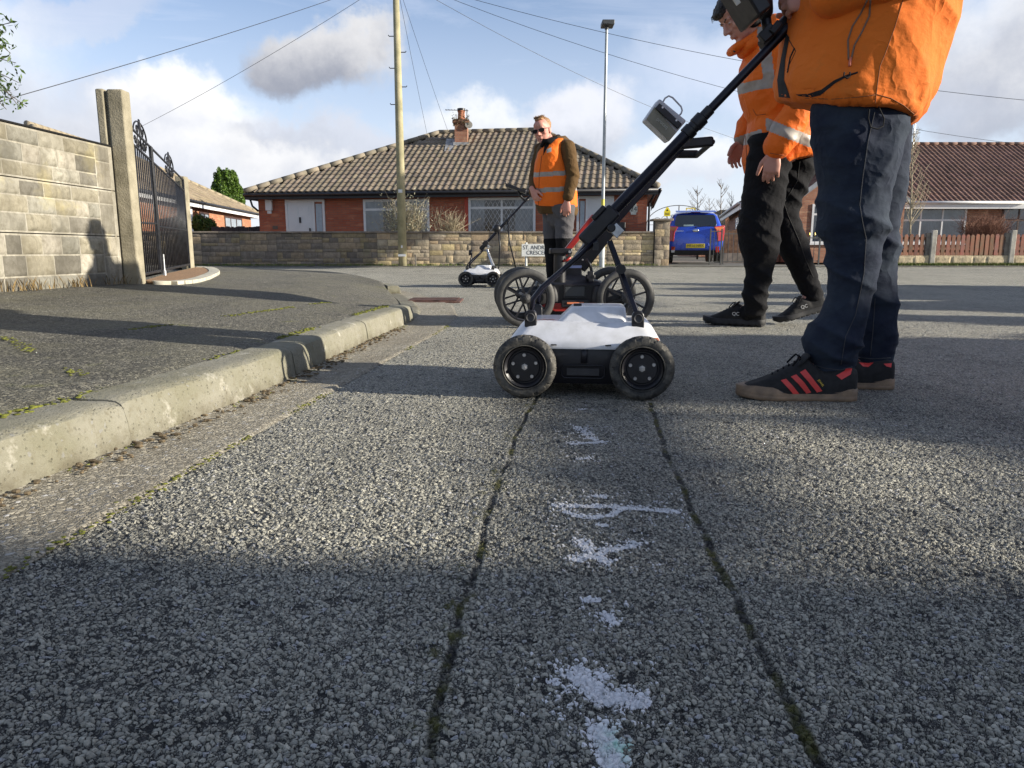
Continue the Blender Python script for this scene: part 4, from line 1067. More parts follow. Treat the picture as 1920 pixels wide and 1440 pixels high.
# outbuilding left of it and a far roof
ob = thing('garage', (9.2, 29, 0), 'low brick outbuilding with white fascia and glazed side behind the blue car', 'outbuilding')
A_ = V((9.0, 29.0, 0)); B_ = V((11.6, 41, 0)); F5 = Facade(A_, B_); F5.N = V((-1, .22, 0)).normalized()
Lo = (B_ - A_).length
mb = MB(); mb.prism([A_, B_, B_ + V((3.2, -.5, 0)), V((10.35, 28.9, 0))], (0, 0, 2.15)); mb.build('wall', M_brick2, ob, fix=True)
e0, e1 = A_ + V((-.3, -.2, 2.25)), B_ + V((-.3, 0, 2.25)); r0, r1 = V((10.4, 28.85, 3.05)), B_ + V((3.2, -.5, 4.1))
roof = MB(); roof_slope(roof, e1, e0, r0, r1, .205, .32, .036, tr_); roof.build('roof', M_tile2, ob)
mb = MB(); mb.bar(e0 + V((0, 0, -.14)), e1 + V((0, 0, -.14)), .03, .24); mb.prism([e0 + V((0, 0, -.22)), e0, r0, r0 + V((0, 0, -.22))], (0, .03, 0)); mb.build('fascia', M_white, ob)
mb = MB(); mb.tube([e0 + V((-.08, 0, -.03)), e1 + V((-.08, 0, -.03))], .055, 8); mb.build('gutter', M_white, ob, 180)
window(F5, 1.0, 4.6, .9, 1.85, ob, M_white, (.25, .5, .75), 1.6, False, ((.05, .95),))
fh = thing('bungalow', (17, 62, 0), 'distant bungalow roof showing over the fence behind the blue car', 'house')
mb = MB(); mb.box(15.5, 24, 62, 70, 0, 2.4); mb.build('wall', M_brick2, fh)
mb = MB(); a_ = [V((15, 61.5, 2.4)), V((24.5, 61.5, 2.4)), V((24.5, 70.5, 2.4)), V((15, 70.5, 2.4)), V((18.2, 66, 4.0)), V((22, 66, 4.0))]; mb.add(a_, [(0, 1, 5, 4), (1, 2, 5), (2, 3, 4, 5), (3, 0, 4), (0, 3, 2, 1)]); mb.build('roof', M_tile3, fh)

# ---- picket fence
M_picket = mat('faded red picket', (.24, .085, .055), .85, var=.3, vscale=7, tint=(.20, .125, .09), bump=.4, bscale=50, attr=True)
pf = thing('picket_fence', (13.2, 20.2, 0), 'faded red picket fence on stone faced gravel boards with concrete posts', 'fence')
posts = [P(1676, 470, 20.2).x, P(1747, 470, 20.2).x, P(1895, 470, 20.2).x, P(2043, 470, 20.2).x]
r_ = random.Random(9)
for x in posts:
    mb = MB(); mb.box(x - .07, x + .07, 20.12, 20.25, 0, .97); mb.build('concrete_post', M_post if 0 else mat('grey post concrete', (.42, .40, .35), .95, var=.2, vscale=6, bump=.5, bscale=60), pf, bevel=.015)
    mb = MB(); mb.box(x - .19, x - .075, 20.17, 20.25, .1, .9); mb.build('timber_post', mat('grey timber', (.20, .18, .15), .9, var=.2, vscale=9), pf)
for x0, x1 in zip(posts[:-1], posts[1:]):
    mb = MB(); stone_face(mb, (x0 + .08, 20.16, .05), (1, 0, 0), (0, 0, 1), (0, -1, 0), x1 - x0 - .16, .24, [1], (.35, .6), .03, .006, .05, r_, [(1.3, 1.3, 1.2), (1.5, 1.45, 1.3)], .5)
    mb.box(x0 + .08, x1 - .08, 20.161, 20.21, .03, .30, (1.2, 1.2, 1.1)); mb.build('gravel_board', M_stone, pf)
    mb = MB(); mb.box(x0 + .1, x1 - .2, 20.19, 20.23, .38, .45); mb.box(x0 + .1, x1 - .2, 20.19, 20.23, .72, .79); rl = mb.build('rail', M_board, pf)
    k = int((x1 - x0 - .30) / .125)
    for i in range(k):
        xa = x0 + .10 + i * (x1 - x0 - .30) / k + r_.uniform(-.004, .004); h = .86 + r_.uniform(-.012, .012); g = r_.uniform(.75, 1.25); tl = r_.uniform(-.008, .008)
        mb = MB(); mb.prism([V((xa, 20.165, .31)), V((xa + .095, 20.165, .31)), V((xa + .095 + tl, 20.165, h - .04)), V((xa + .07 + tl, 20.165, h)), V((xa + .025 + tl, 20.165, h)), V((xa + tl, 20.165, h - .04))], (0, .022, 0), (g, g * r_.uniform(.9, 1.15), g)); mb.build('picket', M_picket, pf)
# ---- low iron gates
def railing(name, x0, x1, y, z0, z1, label, spear=None, m=None, curve=0):
    t = thing(name, (x0, y, 0), label, 'gate'); mb = MB()
    mb.bar((x0, y, z0), (x1, y, z0), .02, .025); mb.bar((x0, y, z1 - .05), (x1, y, z1 - .05), .02, .025); mb.bar((x0, y, 0), (x0, y, z1 + .02), .035, .035, ref=V((0, 1, 0))); mb.bar((x1, y, 0), (x1, y, z1 + .02), .035, .035, ref=V((0, 1, 0)))
    fr = mb.build('gate_frame', m, t); k = max(3, int((x1 - x0) / .13))
    for i in range(1, k):
        x = x0 + (x1 - x0) * i / k; mb = MB(); h = z1 + .06 * math.sin(math.pi * i / k) * curve; mb.cyl((x, y, z0), (x, y, h), .009, n=5); mb.build('bar', m, t)
        if spear:
            mb = MB(); mb.tube([(x, y, h), (x, y, h + .03), (x, y, h + .10)], [.008, .022, .002], 6); mb.build('spear_tip', spear, t)
    return t
M_gold = mat('gold paint', (.55, .38, .08), .4, metal=.6)
M_irong = mat('grey iron', (.10, .10, .095), .6, metal=.3)
railing('iron_gate', P(1496, 470, 20.4).x, P(1536, 470, 20.4).x, 20.4, .15, .82, 'low iron gate with gold spear tips in front of the right bungalow', M_gold, M_irong)
t = railing('iron_gate', P(1331, 470, 20.6).x, P(1352, 470, 20.6).x, 20.6, .12, 1.0, 'narrow open leaf of iron driveway gate just right of the blue car', None, M_irong)
t = railing('iron_gate', P(1356, 470, 21.3).x, P(1402, 470, 21.3).x, 21.3, .12, .95, 'wide iron driveway gate leaf with curled bars in front of brown boards', None, M_irong)
mb = MB(); p0, p1 = P(1347, 430, 23), P(1400, 430, 23)
for i in range(9): mb.box(p0.x + i * .105, p0.x + i * .105 + .1, 23, 23.03, .25, 1.08 + .05 * math.cos(i))
tag(mb.build('board_fence', M_board), 'brown close boarded fence to the right of the blue car', 'fence')
mb = MB(); mb.box(P(1352, 470, 22.8).x, P(1430, 470, 22.8).x, 22.75, 22.9, 0, .36); tag(mb.build('low_wall', M_cope), 'low grey plinth wall under the brown boards near the car', 'wall')
# left driveway leaf, seen edge on beside the pillar
mb = MB(); q = P(1251, 470, 20.4)
for k in range(12): mb.cyl((q.x + .01 * k, 20.3 + k * .12, .06), (q.x + .01 * k, 20.3 + k * .12, 1.12), .012, n=5)
for z in (.12, 1.1): mb.bar((q.x, 20.3, z), (q.x + .12, 21.7, z), .02, .03)
mb.bar((q.x, 20.3, .0), (q.x, 20.3, 1.2), .04, .04, ref=V((0, 1, 0))); tag(mb.build('iron_gate', M_irong), 'open iron gate leaf seen edge on between the stone pillar and blue car', 'gate')
# garden arch with hazard sign
ar = thing('metal_arch', (6.2, 27, 0), 'thin black wrought iron arch with scrolls spanning behind the blue car', 'garden arch')
c0 = P(1270, 470, 27); hw = 1.12; mb = MB()
pts = [V((c0.x + hw * 1.02 * math.cos(math.pi * k / 24), 27, 1.35 + .68 * math.sin(math.pi * k / 24))) for k in range(25)]
mb.tube(pts, .014, 6); mb.cyl(pts[0], (pts[0].x, 27, 0), .018, n=6); mb.cyl(pts[-1], (pts[-1].x, 27, 0), .018, n=6); mb.bar((c0.x - hw, 27, 1.35), (c0.x + hw, 27, 1.35), .015, .015); mb.cyl((c0.x, 27, 1.35), (c0.x, 27, 2.03), .02, n=6)
mb.build('frame', M_irong, ar, 180)
for s_ in (-1, 1):
    for cx in (.2, .48, .75):
        pts = [V((c0.x + s_ * (cx + .14 * (1 - k / 30) * math.cos(k * .4)), 27, 1.62 - cx * .18 + .14 * (1 - k / 30) * math.sin(k * .4))) for k in range(26)]
        mb = MB(); mb.tube(pts, .008, 5); mb.build('scroll', M_irong, ar, 180)
M_yel = mat('yellow sign', (.80, .66, .02), .5)
def sign_hazard(px, Y, z, w_, label):
    c = P(px, 430, Y); t = thing('warning_sign', (c.x, Y, z), label, 'sign', None)
    mb = MB(); mb.prism([V((c.x - w_ * .48, Y, z)), V((c.x + w_ * .48, Y, z)), V((c.x + w_ * .5, Y, z + w_ * .7)), V((c.x + w_ * .12, Y, z + w_ * 1.35)), V((c.x - w_ * .12, Y, z + w_ * 1.35)), V((c.x - w_ * .5, Y, z + w_ * .7))], (0, .01, 0)); mb.build('plate', M_yel, t)
    mb = MB(); mb.prism([V((c.x - w_ * .16, Y - .003, z + w_ * .78)), V((c.x + w_ * .16, Y - .003, z + w_ * .78)), V((c.x, Y - .003, z + w_ * 1.12))], (0, .002, 0))
    for k in range(2): mb.box(c.x - w_ * .36, c.x + w_ * .36, Y - .003, Y - .001, z + w_ * (.18 + .22 * k), z + w_ * (.28 + .22 * k))
    mb.build('symbol', M_blackp, t); return t
sign_hazard(1250, 20.9, 1.37, .18, 'yellow triangular topped hazard sign fixed above the stone pillar')
mb = MB(); q = P(1250, 430, 20.92); mb.cyl((q.x, 20.93, .0), (q.x, 20.93, 1.6), .015, n=6); tag(mb.build('sign_post', M_irong), 'thin post behind the stone pillar carrying the yellow hazard sign', 'post')
mb = MB(); q = P(1295, 397, 26.9)
for s_ in (-1, 1): mb.box(q.x + s_ * .15 - .015, q.x + s_ * .15 + .015, 26.9, 26.93, q.z - .11, q.z + .11)
for s_ in (-1, 1): mb.box(q.x - .165, q.x + .165, 26.9, 26.93, q.z + s_ * .12 - .015, q.z + s_ * .12 + .015)
mb.prism([V((q.x - .07, 26.92, q.z - .07)), V((q.x + .07, 26.92, q.z - .07)), V((q.x, 26.92, q.z + .06))], (0, .006, 0)); mb.build('small_sign', M_yel, ar)

# ---- street name sign
ss_ = thing('street_sign', (.6, 19.6, 0), 'white street name plate on two short posts in front of the stone wall', 'street sign')
s0 = P(978, 470, 19.55); s1 = P(1042, 470, 19.55); zt, zb = P(978, 457.5, 19.55).z, P(978, 481, 19.55).z
M_signw = mat('white sign', (.72, .73, .70), .4, var=.04); M_signk = mat('black lettering', (.05, .05, .055), .5)
mb = MB(); mb.box(s0.x, s1.x, 19.55, 19.575, zb, zt); pl = mb.build('plate', M_signw, ss_, bevel=.006)
for x in (s0.x + .12, s1.x - .12):
    mb = MB(); mb.cyl((x, 19.61, 0), (x, 19.61, zt + .04), .032, n=12); mb.build('post', mat('post grey', (.55, .57, .56), .5), ss_, 60)
cxs = (s0.x + s1.x) / 2
text('lettering', "ST. ANDREWS", .150, facing((cxs + .0, 19.547, zt - .095)), M_signk, pl, .0006, sx=.86)
text('lettering', "CRESCENT", .150, facing((cxs + .0, 19.547, zb + .095)), M_signk, pl, .0006, sx=.88)
# ---- pole, lamp column, wires
M_wood = mat('weathered pole', (.34, .30, .19), .9, var=.25, vscale=3, bump=.5, bscale=30, tint=(.22, .21, .12))
up = thing('utility_pole', (P(755, 497, 19.7).x, 19.7, 0), 'tall weathered wooden telephone pole with step irons', 'telephone pole')
px = P(755.5, 497, 19.7).x
mb = MB(); mb.tube([(px, 19.7, -.1), (px, 19.7, 3.5), (px, 19.7, 7.25)], [.115, .10, .075], 16); mb.build('pole', M_wood, up, 180)
for i, v_ in enumerate((68, 128, 196, 98, 163)):
    s_ = (-1, -1, -1, 1, 1)[i]; z = P(750, v_, 19.7).z; mb = MB(); mb.tube([(px + s_ * .07, 19.7, z), (px + s_ * .2, 19.7, z), (px + s_ * .22, 19.7, z + .03)], .012, 6); mb.build('step_iron', M_blackp, up)
mb = MB(); mb.cyl((px + .0, 19.57, .5), (px, 19.58, .56), .02, n=8); mb.box(px - .05, px + .05, 19.56, 19.6, 1.9, 1.98); mb.box(px - .10, px + .10, 19.56, 19.585, .28, .34); mb.build('pole_tag', M_white, up)
wt = V((px, 19.7, 7.1))
def wire(end, sag, label, start=None, r=.0055, grp='overhead telephone wires fanning out from the pole'):
    a, b_ = start or wt, V(end); L = (b_ - a).length
    pts = [a.lerp(b_, k / 24) + V((0, 0, -4 * sag * (k / 24) * (1 - k / 24))) for k in range(25)]
    mb = MB(); mb.tube(pts, r, 5); tag(mb.build('telephone_wire', M_blackp, None, 180), label, 'wire', grp)
wire(P(-260, 262, 9), .1, 'overhead wire running down to the left edge above the block wall')
wire(P(215, 262, 25), .15, 'overhead wire dropping behind the iron gate top')
wire(P(803, 262, 27), .05, 'steep overhead wire to the roof left of the chimney, nearer the pole', r=.005)
wire(P(842, 252, 27), .05, 'steep overhead wire to the roof left of the chimney, farther from the pole', r=.005)
wire(P(1480, 290, 29), .45, 'overhead wire passing behind the tablet towards the right')
wire(P(2120, 288, 21), .8, 'overhead wire sagging low across to the right edge above the brown roof')
wire(P(2150, 206, 17), .5, 'highest overhead wire crossing to the right edge')
M_lamp = mat('grey lamp column', (.38, .41, .42), .45, metal=.3, var=.15, vscale=2)
lp = thing('street_lamp', (P(1128, 498, 19.4).x, 19.4, 0), 'tall thin grey street lamp with a flat lantern head', 'street lamp')
lx = P(1128, 498, 19.4).x
mb = MB(); mb.tube([(lx, 19.4, 0), (lx, 19.4, 1.05), (lx, 19.4, 1.08), (lx, 19.4, 5.85)], [.075, .075, .045, .035], 14); mb.build('column', M_lamp, lp, 40)
mb = MB(); mb.box(lx - .13, lx + .17, 19.2, 19.6, 5.86, 5.97); mb.cyl((lx, 19.4, 5.78), (lx, 19.4, 5.9), .05, n=10); mb.build('lantern', mat('dark lantern', (.06, .065, .07), .5), lp, bevel=.02)
mb = MB(); z = P(1128, 378, 19.4).z; mb.cyl((lx, 19.4, z - .1), (lx, 19.4, z + .06), .045, n=14); mb.build('yellow_band', mat('yellow tape', (.55, .5, .08), .6), lp, 40)
mb = MB(); z = P(1128, 365, 19.4).z; mb.cyl((lx, 19.4, .25), (lx, 19.4, 1.0), .0765, n=14); mb.build('sticker', mat('pale grey column base', (.46, .49, .50), .5), lp, 40)
mb = MB(); mb.box(px + .33, px + .36, 19.62, 19.68, 0, .32); tag(mb.build('marker_post', mat('grey timber', (.2, .18, .15)), None), 'short grey marker stake beside the foot of the telephone pole', 'marker post')
# ================================================================== SURVEY CARTS
M_cwhite = mat('white cart shell', (.70, .71, .75), .32, var=.05, tint=(.58, .585, .60), vscale=22, bump=.08, bscale=90, coat=.3)
M_cblack = mat('black cart plastic', (.010, .010, .014), .42, var=.3, vscale=14, bump=.15, bscale=220, bdist=.001)
M_dustbl = mat('dusty black plastic', (.035, .035, .038), .6, var=.25, vscale=10, bump=.15, bscale=150, bdist=.001)
M_tube = mat('black anodised tube', (.012, .012, .022), .30, metal=.35, var=.2, vscale=9)
M_chrome = mat('bright steel', (.62, .63, .65), .25, metal=1.0, var=.06)
M_bolt = mat('zinc bolt', (.55, .55, .56), .35, metal=.9, var=.1, vscale=80)
M_red = mat('red anodised', (.34, .022, .018), .35, var=.1, vscale=9)
M_orange = mat('orange logo', (.75, .22, .10), .5)
m, n, b, co = newmat('dusty tyre rubber'); M_tyre = m
c = n.mix(n.ramp(n.noise(co, 26, 5, .7), .42, .68), (.020, .020, .020, 1), (.13, .12, .10, 1))
n.inp(b, 'Base Color', c); b.inputs['Roughness'].default_value = .7; n.inp(b, 'Normal', n.bump(n.noise(co, 220, 4), .3, .001))
def small_wheel(root, c, s):
    """pneumatic wheel, axle along y; s = +1 outer face towards -y"""
    c = V(c); ax = V((0, -s, 0)); R, rw = .0875, .036
    mb = MB(); mb.lathe([(.0, .010), (.040, .010), (.043, .007), (.046, .007), (.050, .018), (.055, .022), (.0565, .016), (.0565, -.016), (.02, -.02), (.0, -.02)], c, ax, 40)
    w_ = mb.build('wheel', M_cblack, root, 35)
    prof = []
    for k in range(22):
        a = 2 * math.pi * k / 22; ex = .72
        cr = (abs(math.cos(a)) ** ex) * (1 if math.cos(a) > 0 else -1); sn = (abs(math.sin(a)) ** ex) * (1 if math.sin(a) > 0 else -1)
        prof.append((.0715 + .0165 * cr, sn * rw * .62))
    def tread(i, a):
        r_, h = prof[i]
        if r_ < .0795: return 0
        q = (a * 13 / (2 * math.pi) + .9 * abs(h / .022) ** 1.3) % 1; q2 = (a * 13 / (2 * math.pi) - .9 * abs(h / .022) ** 1.3 + .5) % 1
        return -.0042 if (q < .20 or q2 < .20) else 0
    mb = MB(); mb.lathe(prof[::-1], c, ax, 300, closed=True, mod=lambda i, a: tread(len(prof) - 1 - i, a)); mb.build('tyre', M_tyre, w_, 40)
    mb = MB(); mb.tube([c + V((.0605 * math.cos(k * .1309), -s * .0222, .0605 * math.sin(k * .1309))) for k in range(48)], .0016, 6, closed=True); mb.build('sidewall_ring', M_tyre, w_, 180)
    for k in range(5):
        a = k * 2 * math.pi / 5 + .35; q = c + V((.033 * math.cos(a), 0, .033 * math.sin(a)))
        mb = MB(); mb.lathe([(0, .0145), (.0022, .0145), (.0045, .0145), (.0052, .012), (.0052, .009)], q, ax, 10); mb.build('bolt', M_bolt, w_, 40)
    mb = MB(); mb.lathe([(0, .026), (.004, .026), (.005, .024), (.005, .019), (.0078, .019), (.0080, .0125), (.0090, .0125), (.0092, .009)], c, ax, 6); mb.build('hub_nut', M_bolt, w_, 30)
    mb = MB(); mb.lathe([(.006, .0112), (.0125, .0112), (.0128, .009)], c, ax, 20); mb.build('hub_washer', M_dustbl, w_)
def ring_rr(x0, x1, y0, y1, z, r=.03, n=6, zf=None):
    pts = []
    for cx, cy, a0 in ((x1 - r, y0 + r, -90), (x1 - r, y1 - r, 0), (x0 + r, y1 - r, 90), (x0 + r, y0 + r, 180)):
        for k in range(n): a = rad(a0 + 90 * k / (n - 1)); pts.append(V((cx + r * math.cos(a), cy + r * math.sin(a), z if zf is None else zf(cx + r * math.cos(a)))))
    return pts
def white_cart(label, strut_m, far=False):
    root = thing('radar_cart', (0, 0, 0), label, 'survey cart', 'white shelled ground radar carts')
    for x in (-.16, .16):
        small_wheel(root, (x, 0.0, .0875), 1); small_wheel(root, (x, .40, .0875), -1)
    # black hull between the wheels with a recessed grip
    mb = MB(); mb.loft([ring_rr(-.175, .175, .040, .36, .035, .02), ring_rr(-.20, .20, .034, .366, .05, .02), ring_rr(-.205, .205, .030, .37, .130, .02), ring_rr(-.20, .20, .034, .366, .140, .02)])
    hull = mb.build('hull', M_cblack, root, 40)
    mb = MB()
    pts = [V((x, .0285, z)) for x, z in ((-.052, .052), (.052, .052), (.060, .060), (.060, .082), (.052, .088), (-.052, .088), (-.060, .082), (-.060, .060))]
    mb.tube(pts, .0022, 6, closed=True); mb.box(-.006, .012, .026, .034, .095, .135); mb.build('grip_rim', M_cblack, hull, 180)
    mb = MB(); mb.box(-.045, .045, .026, .030, .060, .080); mb.build('grip_panel', M_dustbl, hull)
    mb = MB(); mb.box(-.06, -.04, .03, .05, .018, .04); mb.box(.04, .06, .33, .35, .018, .04)
    # white cover
    cov = MB()
    cov.loft([ring_rr(-.212, .212, .024, .376, .134, .03), ring_rr(-.214, .214, .022, .378, .140, .03), ring_rr(-.208, .212, .030, .372, .158, .035), ring_rr(-.180, .190, .062, .338, .196, .045), ring_rr(-.172, .182, .074, .326, .203, .045), ring_rr(-.155, .165, .10, .30, .2055, .045)])
    cover = cov.build('cover', M_cwhite, root, 50)
    mb = MB(); mb.loft([ring_rr(-.078, .122, .085, .315, .200, .02), ring_rr(-.074, .121, .090, .310, .206, .02), ring_rr(-.040, .118, .115, .285, .240, .02), ring_rr(-.034, .112, .122, .278, .244, .02), ring_rr(-.02, .10, .14, .26, .2450, .02)]); mb.build('raised_lid', M_cwhite, cover, 50)
    for x in (-.082, .068):   # moulded flutes with drain slots
        mb = MB(); mb.loft([[V((x + a * .016, .0225 - .0 + d, z)) for a, d in ((-1, .004), (-.6, .0012), (.6, .0012), (1, .004))] for z, in ((.142,), (.160,))] + [[V((x + a * .013, .041 + d, .182)) for a, d in ((-1, .004), (-.6, .001), (.6, .001), (1, .004))]], cap=False); pass
        mb = MB(); mb.box(x - .008, x + .008, .0175, .022, .1445, .1475); mb.build('drain_slot', M_cblack, cover)
    mb = MB(); mb.loft([[V((-.035, .0225, .137)), V((-.022, .0212, .137)), V((.040, .0212, .137)), V((.052, .0225, .137))], [V((-.03, .029, .166)), V((-.018, .0275, .166)), V((.034, .0275, .166)), V((.046, .029, .166))], [V((-.02, .060, .192)), V((-.01, .058, .193)), V((.03, .058, .193)), V((.04, .060, .192))]], cap=False); pass
    mb = MB(); mb.cyl((-.02, .16, .244), (-.02, .16, .251), .012, n=16); mb.build('cap', M_cblack, cover, 40)
    # small orange swoosh on the shell
    mb = MB()
    mb.grid(12, 1, lambda u, v: (-.135 + .05 * u, .105 + .018 * math.sin(u * 2.6) + .008 * v, .2068 )); mb.grid(8, 1, lambda u, v: (-.12 + .035 * u, .125 + .008 * v, .2068)); mb.build('orange_mark', M_orange, cover)
    mb = MB(); mb.grid(6, 1, lambda u, v: (.190 + .018 * u - .004 * v, .030 + .0 * u + .012 * v, .1605 + .006 * v + .0 * u)); mb.build('orange_mark', M_orange, cover)
    # brackets and struts on both sides
    for y in (.075, .325):
        for x in (-.15, .15):
            mb = MB(); sg = 1
            prof = [(-.017, .190), (.017, .190), (.017, .222)] + [(.017 * math.cos(a), .222 + .017 * math.sin(a)) for a in [math.pi * k / 8 for k in range(1, 8)]] + [(-.017, .222)]
            mb.prism([V((x + a, y - .014, z)) for a, z in prof], (0, .028, 0)); br = mb.build('bracket', M_cblack, root, bevel=.003)
            mb = MB(); s_ = -1 if y < .2 else 1; mb.lathe([(0, .008), (.008, .008), (.011, .010), (.0125, .006), (.0125, 0)], (x, y + s_ * .014, .218), (0, s_, 0), 20); mb.build('knob', M_dustbl, br, 40)
        k_ = .5 if y < .2 else -.5
        ya = .20 + (y - .20) * .30
        mb = MB()
        if far: mb.tube([(-.15, y, .225), (-.142, y, .262), (-.115, y, .29), (-.02, y * .6 + .08, .375), (.03, ya, .425)], .0075, 8)
        else: mb.tube([(-.15, y, .225), (-.145, y, .268), (-.120, y, .300), (-.02, y * .6 + .08, .386), (.03, ya, .432)], .0075, 8)
        mb.build('strut', M_tube, root, 180)
        mb = MB(); mb.bar((.150, y, .222), (.070, ya, .430), .014, .013, ref=V((0, 1, 0))); mb.build('strut', strut_m, root, bevel=.002)
        mb = MB(); q = V((.118, y * .85 + .03, .30)); 
    a, e = V((.010, .20, .444)), V((.590, .20, 1.054)); d = (e - a).normalized()
    mb = MB(); mb.tube([a - d * .02, a + (e - a) * .52], .0165, 20); pole = mb.build('pole', M_tube, root, 50)
    mb = MB(); mb.tube([a + (e - a) * .50, e + d * .02], .0122, 20); mb.build('upper_tube', M_tube, pole, 50)
    mb = MB(); q = a + (e - a) * .50; mb.lathe([(.0165, -.035), (.021, -.034), (.021, -.012), (.018, -.010), (.018, .0), (.0205, .002), (.0205, .03), (.015, .033), (.015, .06), (.0125, .062)], q, d, 24); mb.build('collar', M_cblack, pole, 40)
    mb = MB(); s, t = frame_of(d, V((0, 1, 0)))
    M = Matrix((d, s, t)).transposed().to_4x4(); M.translation = a + d * .03
    mb = MB(); mb.box(-.055, .075, -.030, .030, -.0235, .0235, M=M); mb.build('sleeve', M_cblack, root, bevel=.008)
    mb = MB(); mb.box(.012, .06, -.034, .034, .020, .034, M=M); mb.cyl(M @ V((.03, -.05, -.03)), M @ V((.03, .05, -.03)), .012, n=12); mb.build('clamp', M_cblack, root, bevel=.003)
    mb = MB(); mb.box(.02, .05, -.042, -.026, -.062, -.030, M=M); mb.build('clamp_lever', M_galv, root, bevel=.002)
    mb = MB(); mb.bar((.030, .10, .415), (.030, .30, .415), .016, .02); mb.build('cross_bar', M_cblack, root)
    return root, a, e, d, M
cart, pa, pe, pd, cM = white_cart('white and black ground radar cart closest to the camera with chunky tyres', M_tube)
# phone style display on the upper tube, seen from behind
s_, t_ = frame_of(pd, V((0, 1, 0)))
def Lc(u, v, Y=2.16):
    p = P(u, v, Y) - cart_loc; p.rotate(Matrix.Rotation(-cart_yaw, 3, 'Z')); return p
cart_loc = G(1092, 747); cart_yaw = rad(-6)
mb = MB(); A_, B_ = Lc(1403, 14, 2.12), Lc(1368, -44, 2.12); mb.bar(A_ + (A_ - B_) * .42, B_ - (A_ - B_) * .7, .042, .16, ref=V((0, 0, 1)).cross(A_ - B_)); tb = mb.build('tablet', M_cblack, cart, bevel=.006)
mb = MB(); A_, B_ = Lc(1385, 8, 2.03), Lc(1362, -28, 2.03); mb.bar(A_, B_, .012, .006, ref=V((0, 0, 1)).cross(A_ - B_)); mb.build('strap', mat('pale strap', (.55, .52, .45), .7), tb)
mb = MB(); mb.limb([Lc(1424, -35), Lc(1430, 0), Lc(1434, 22)], [(.030, .024), (.030, .026), (.028, .022)], 16); mb.build('grip', M_cblack, cart, 180)
mb = MB(); mb.tube([Lc(1434, 20), Lc(1438, 50), Lc(1448, 62)], [.014, .014, .018], 10); mb.build('arm', M_cblack, cart, 180)
mb = MB(); q0, q1 = Lc(1430, 88), Lc(1484, 31); mb.tube([q0, q1, Lc(1530, -16)], .0185, 18); mb.build('hand_sleeve', M_cblack, cart, 40)
mb = MB(); mb.bar(Lc(1426, 74, 2.13), Lc(1450, 52, 2.13), .03, .022, ref=V((0, 1, 0))); mb.bar(Lc(1446, 62, 2.12), Lc(1462, 42, 2.12), .02, .018, ref=V((0, 1, 0))); mb.build('clamp', M_cblack, cart, bevel=.003)
# small lever on the right strut
mb = MB(); mb.cyl((.100, .085, .352), (.100, .13, .352), .014, n=12); mb.build('strut_knob', M_cblack, cart, 40)
cart.location = cart_loc; cart.rotation_euler = (0, 0, cart_yaw)

fc, a, e, d, M = white_cart('small white radar cart with bright steel struts far off beside the man in the vest', M_chrome, True)
mb = MB(); q = e; t0 = V((-.20, .16, 1.155)); t1 = V((.03, .16, 1.075))
mb.bar(t0, t1, .17, .034, ref=V((0, 0, 1))); tb = mb.build('tablet', M_cblack, fc, bevel=.004)
mb = MB(); mb.bar(t0 + V((.02, 0, .020)), t1 + V((-.02, 0, .020)), .14, .004, ref=V((0, 0, 1))); mb.build('screen', mat('dark screen', (.01, .012, .018), .15), tb)
mb = MB(); mb.tube([V((.02, .17, 1.07)), V((.03, .17, 1.11))], .008, 6); mb.tube([t0, t0 + V((-.01, 0, .05))], .006, 6)
mb.tube([V((-.07, .17, 1.10)), V((-.03, .19, 1.03)), V((.52 - .5, .20, .98)), V((.06, .2, 1.0))], .014, 8); mb.build('tablet_arm', M_cblack, fc, 180)
# pole top: display arm starts at the pole end
for o in list(fc.children):
    if o.name.startswith('tablet'): o.location = (.50, 0, 0) if True else (0, 0, 0)
mb = MB(); mid = a + (e - a) * .36; mb.ell(mid + V((-.03, -.02, .0)), (.045, .03, .05)); mb.build('pouch', M_cblack, fc, 180)
for dx, ln in ((0.0, .50), (.19, .62)):
    mb = MB(); p0 = a + (e - a) * (.34 + dx); mb.tube([p0 + V((0, -.03, 0)), p0 + V((.02, -.04, -ln * .4)), p0 + V((.0 + dx * .5, -.03, -ln * .9))], [(.004, .010)] * 3, 6); mb.build('hanging_strap', M_cblack, fc, 180)
mb = MB(); mb.cyl((-.15, .2, .21), (-.11, .2, .36), .010, n=8); mb.cyl((-.125, .2, .36), (-.125, .2, .42), .022, n=10); mb.build('antenna', M_cblack, fc, 180)
fc.location = G(899, 537.5); fc.rotation_euler = (0, 0, rad(-4))

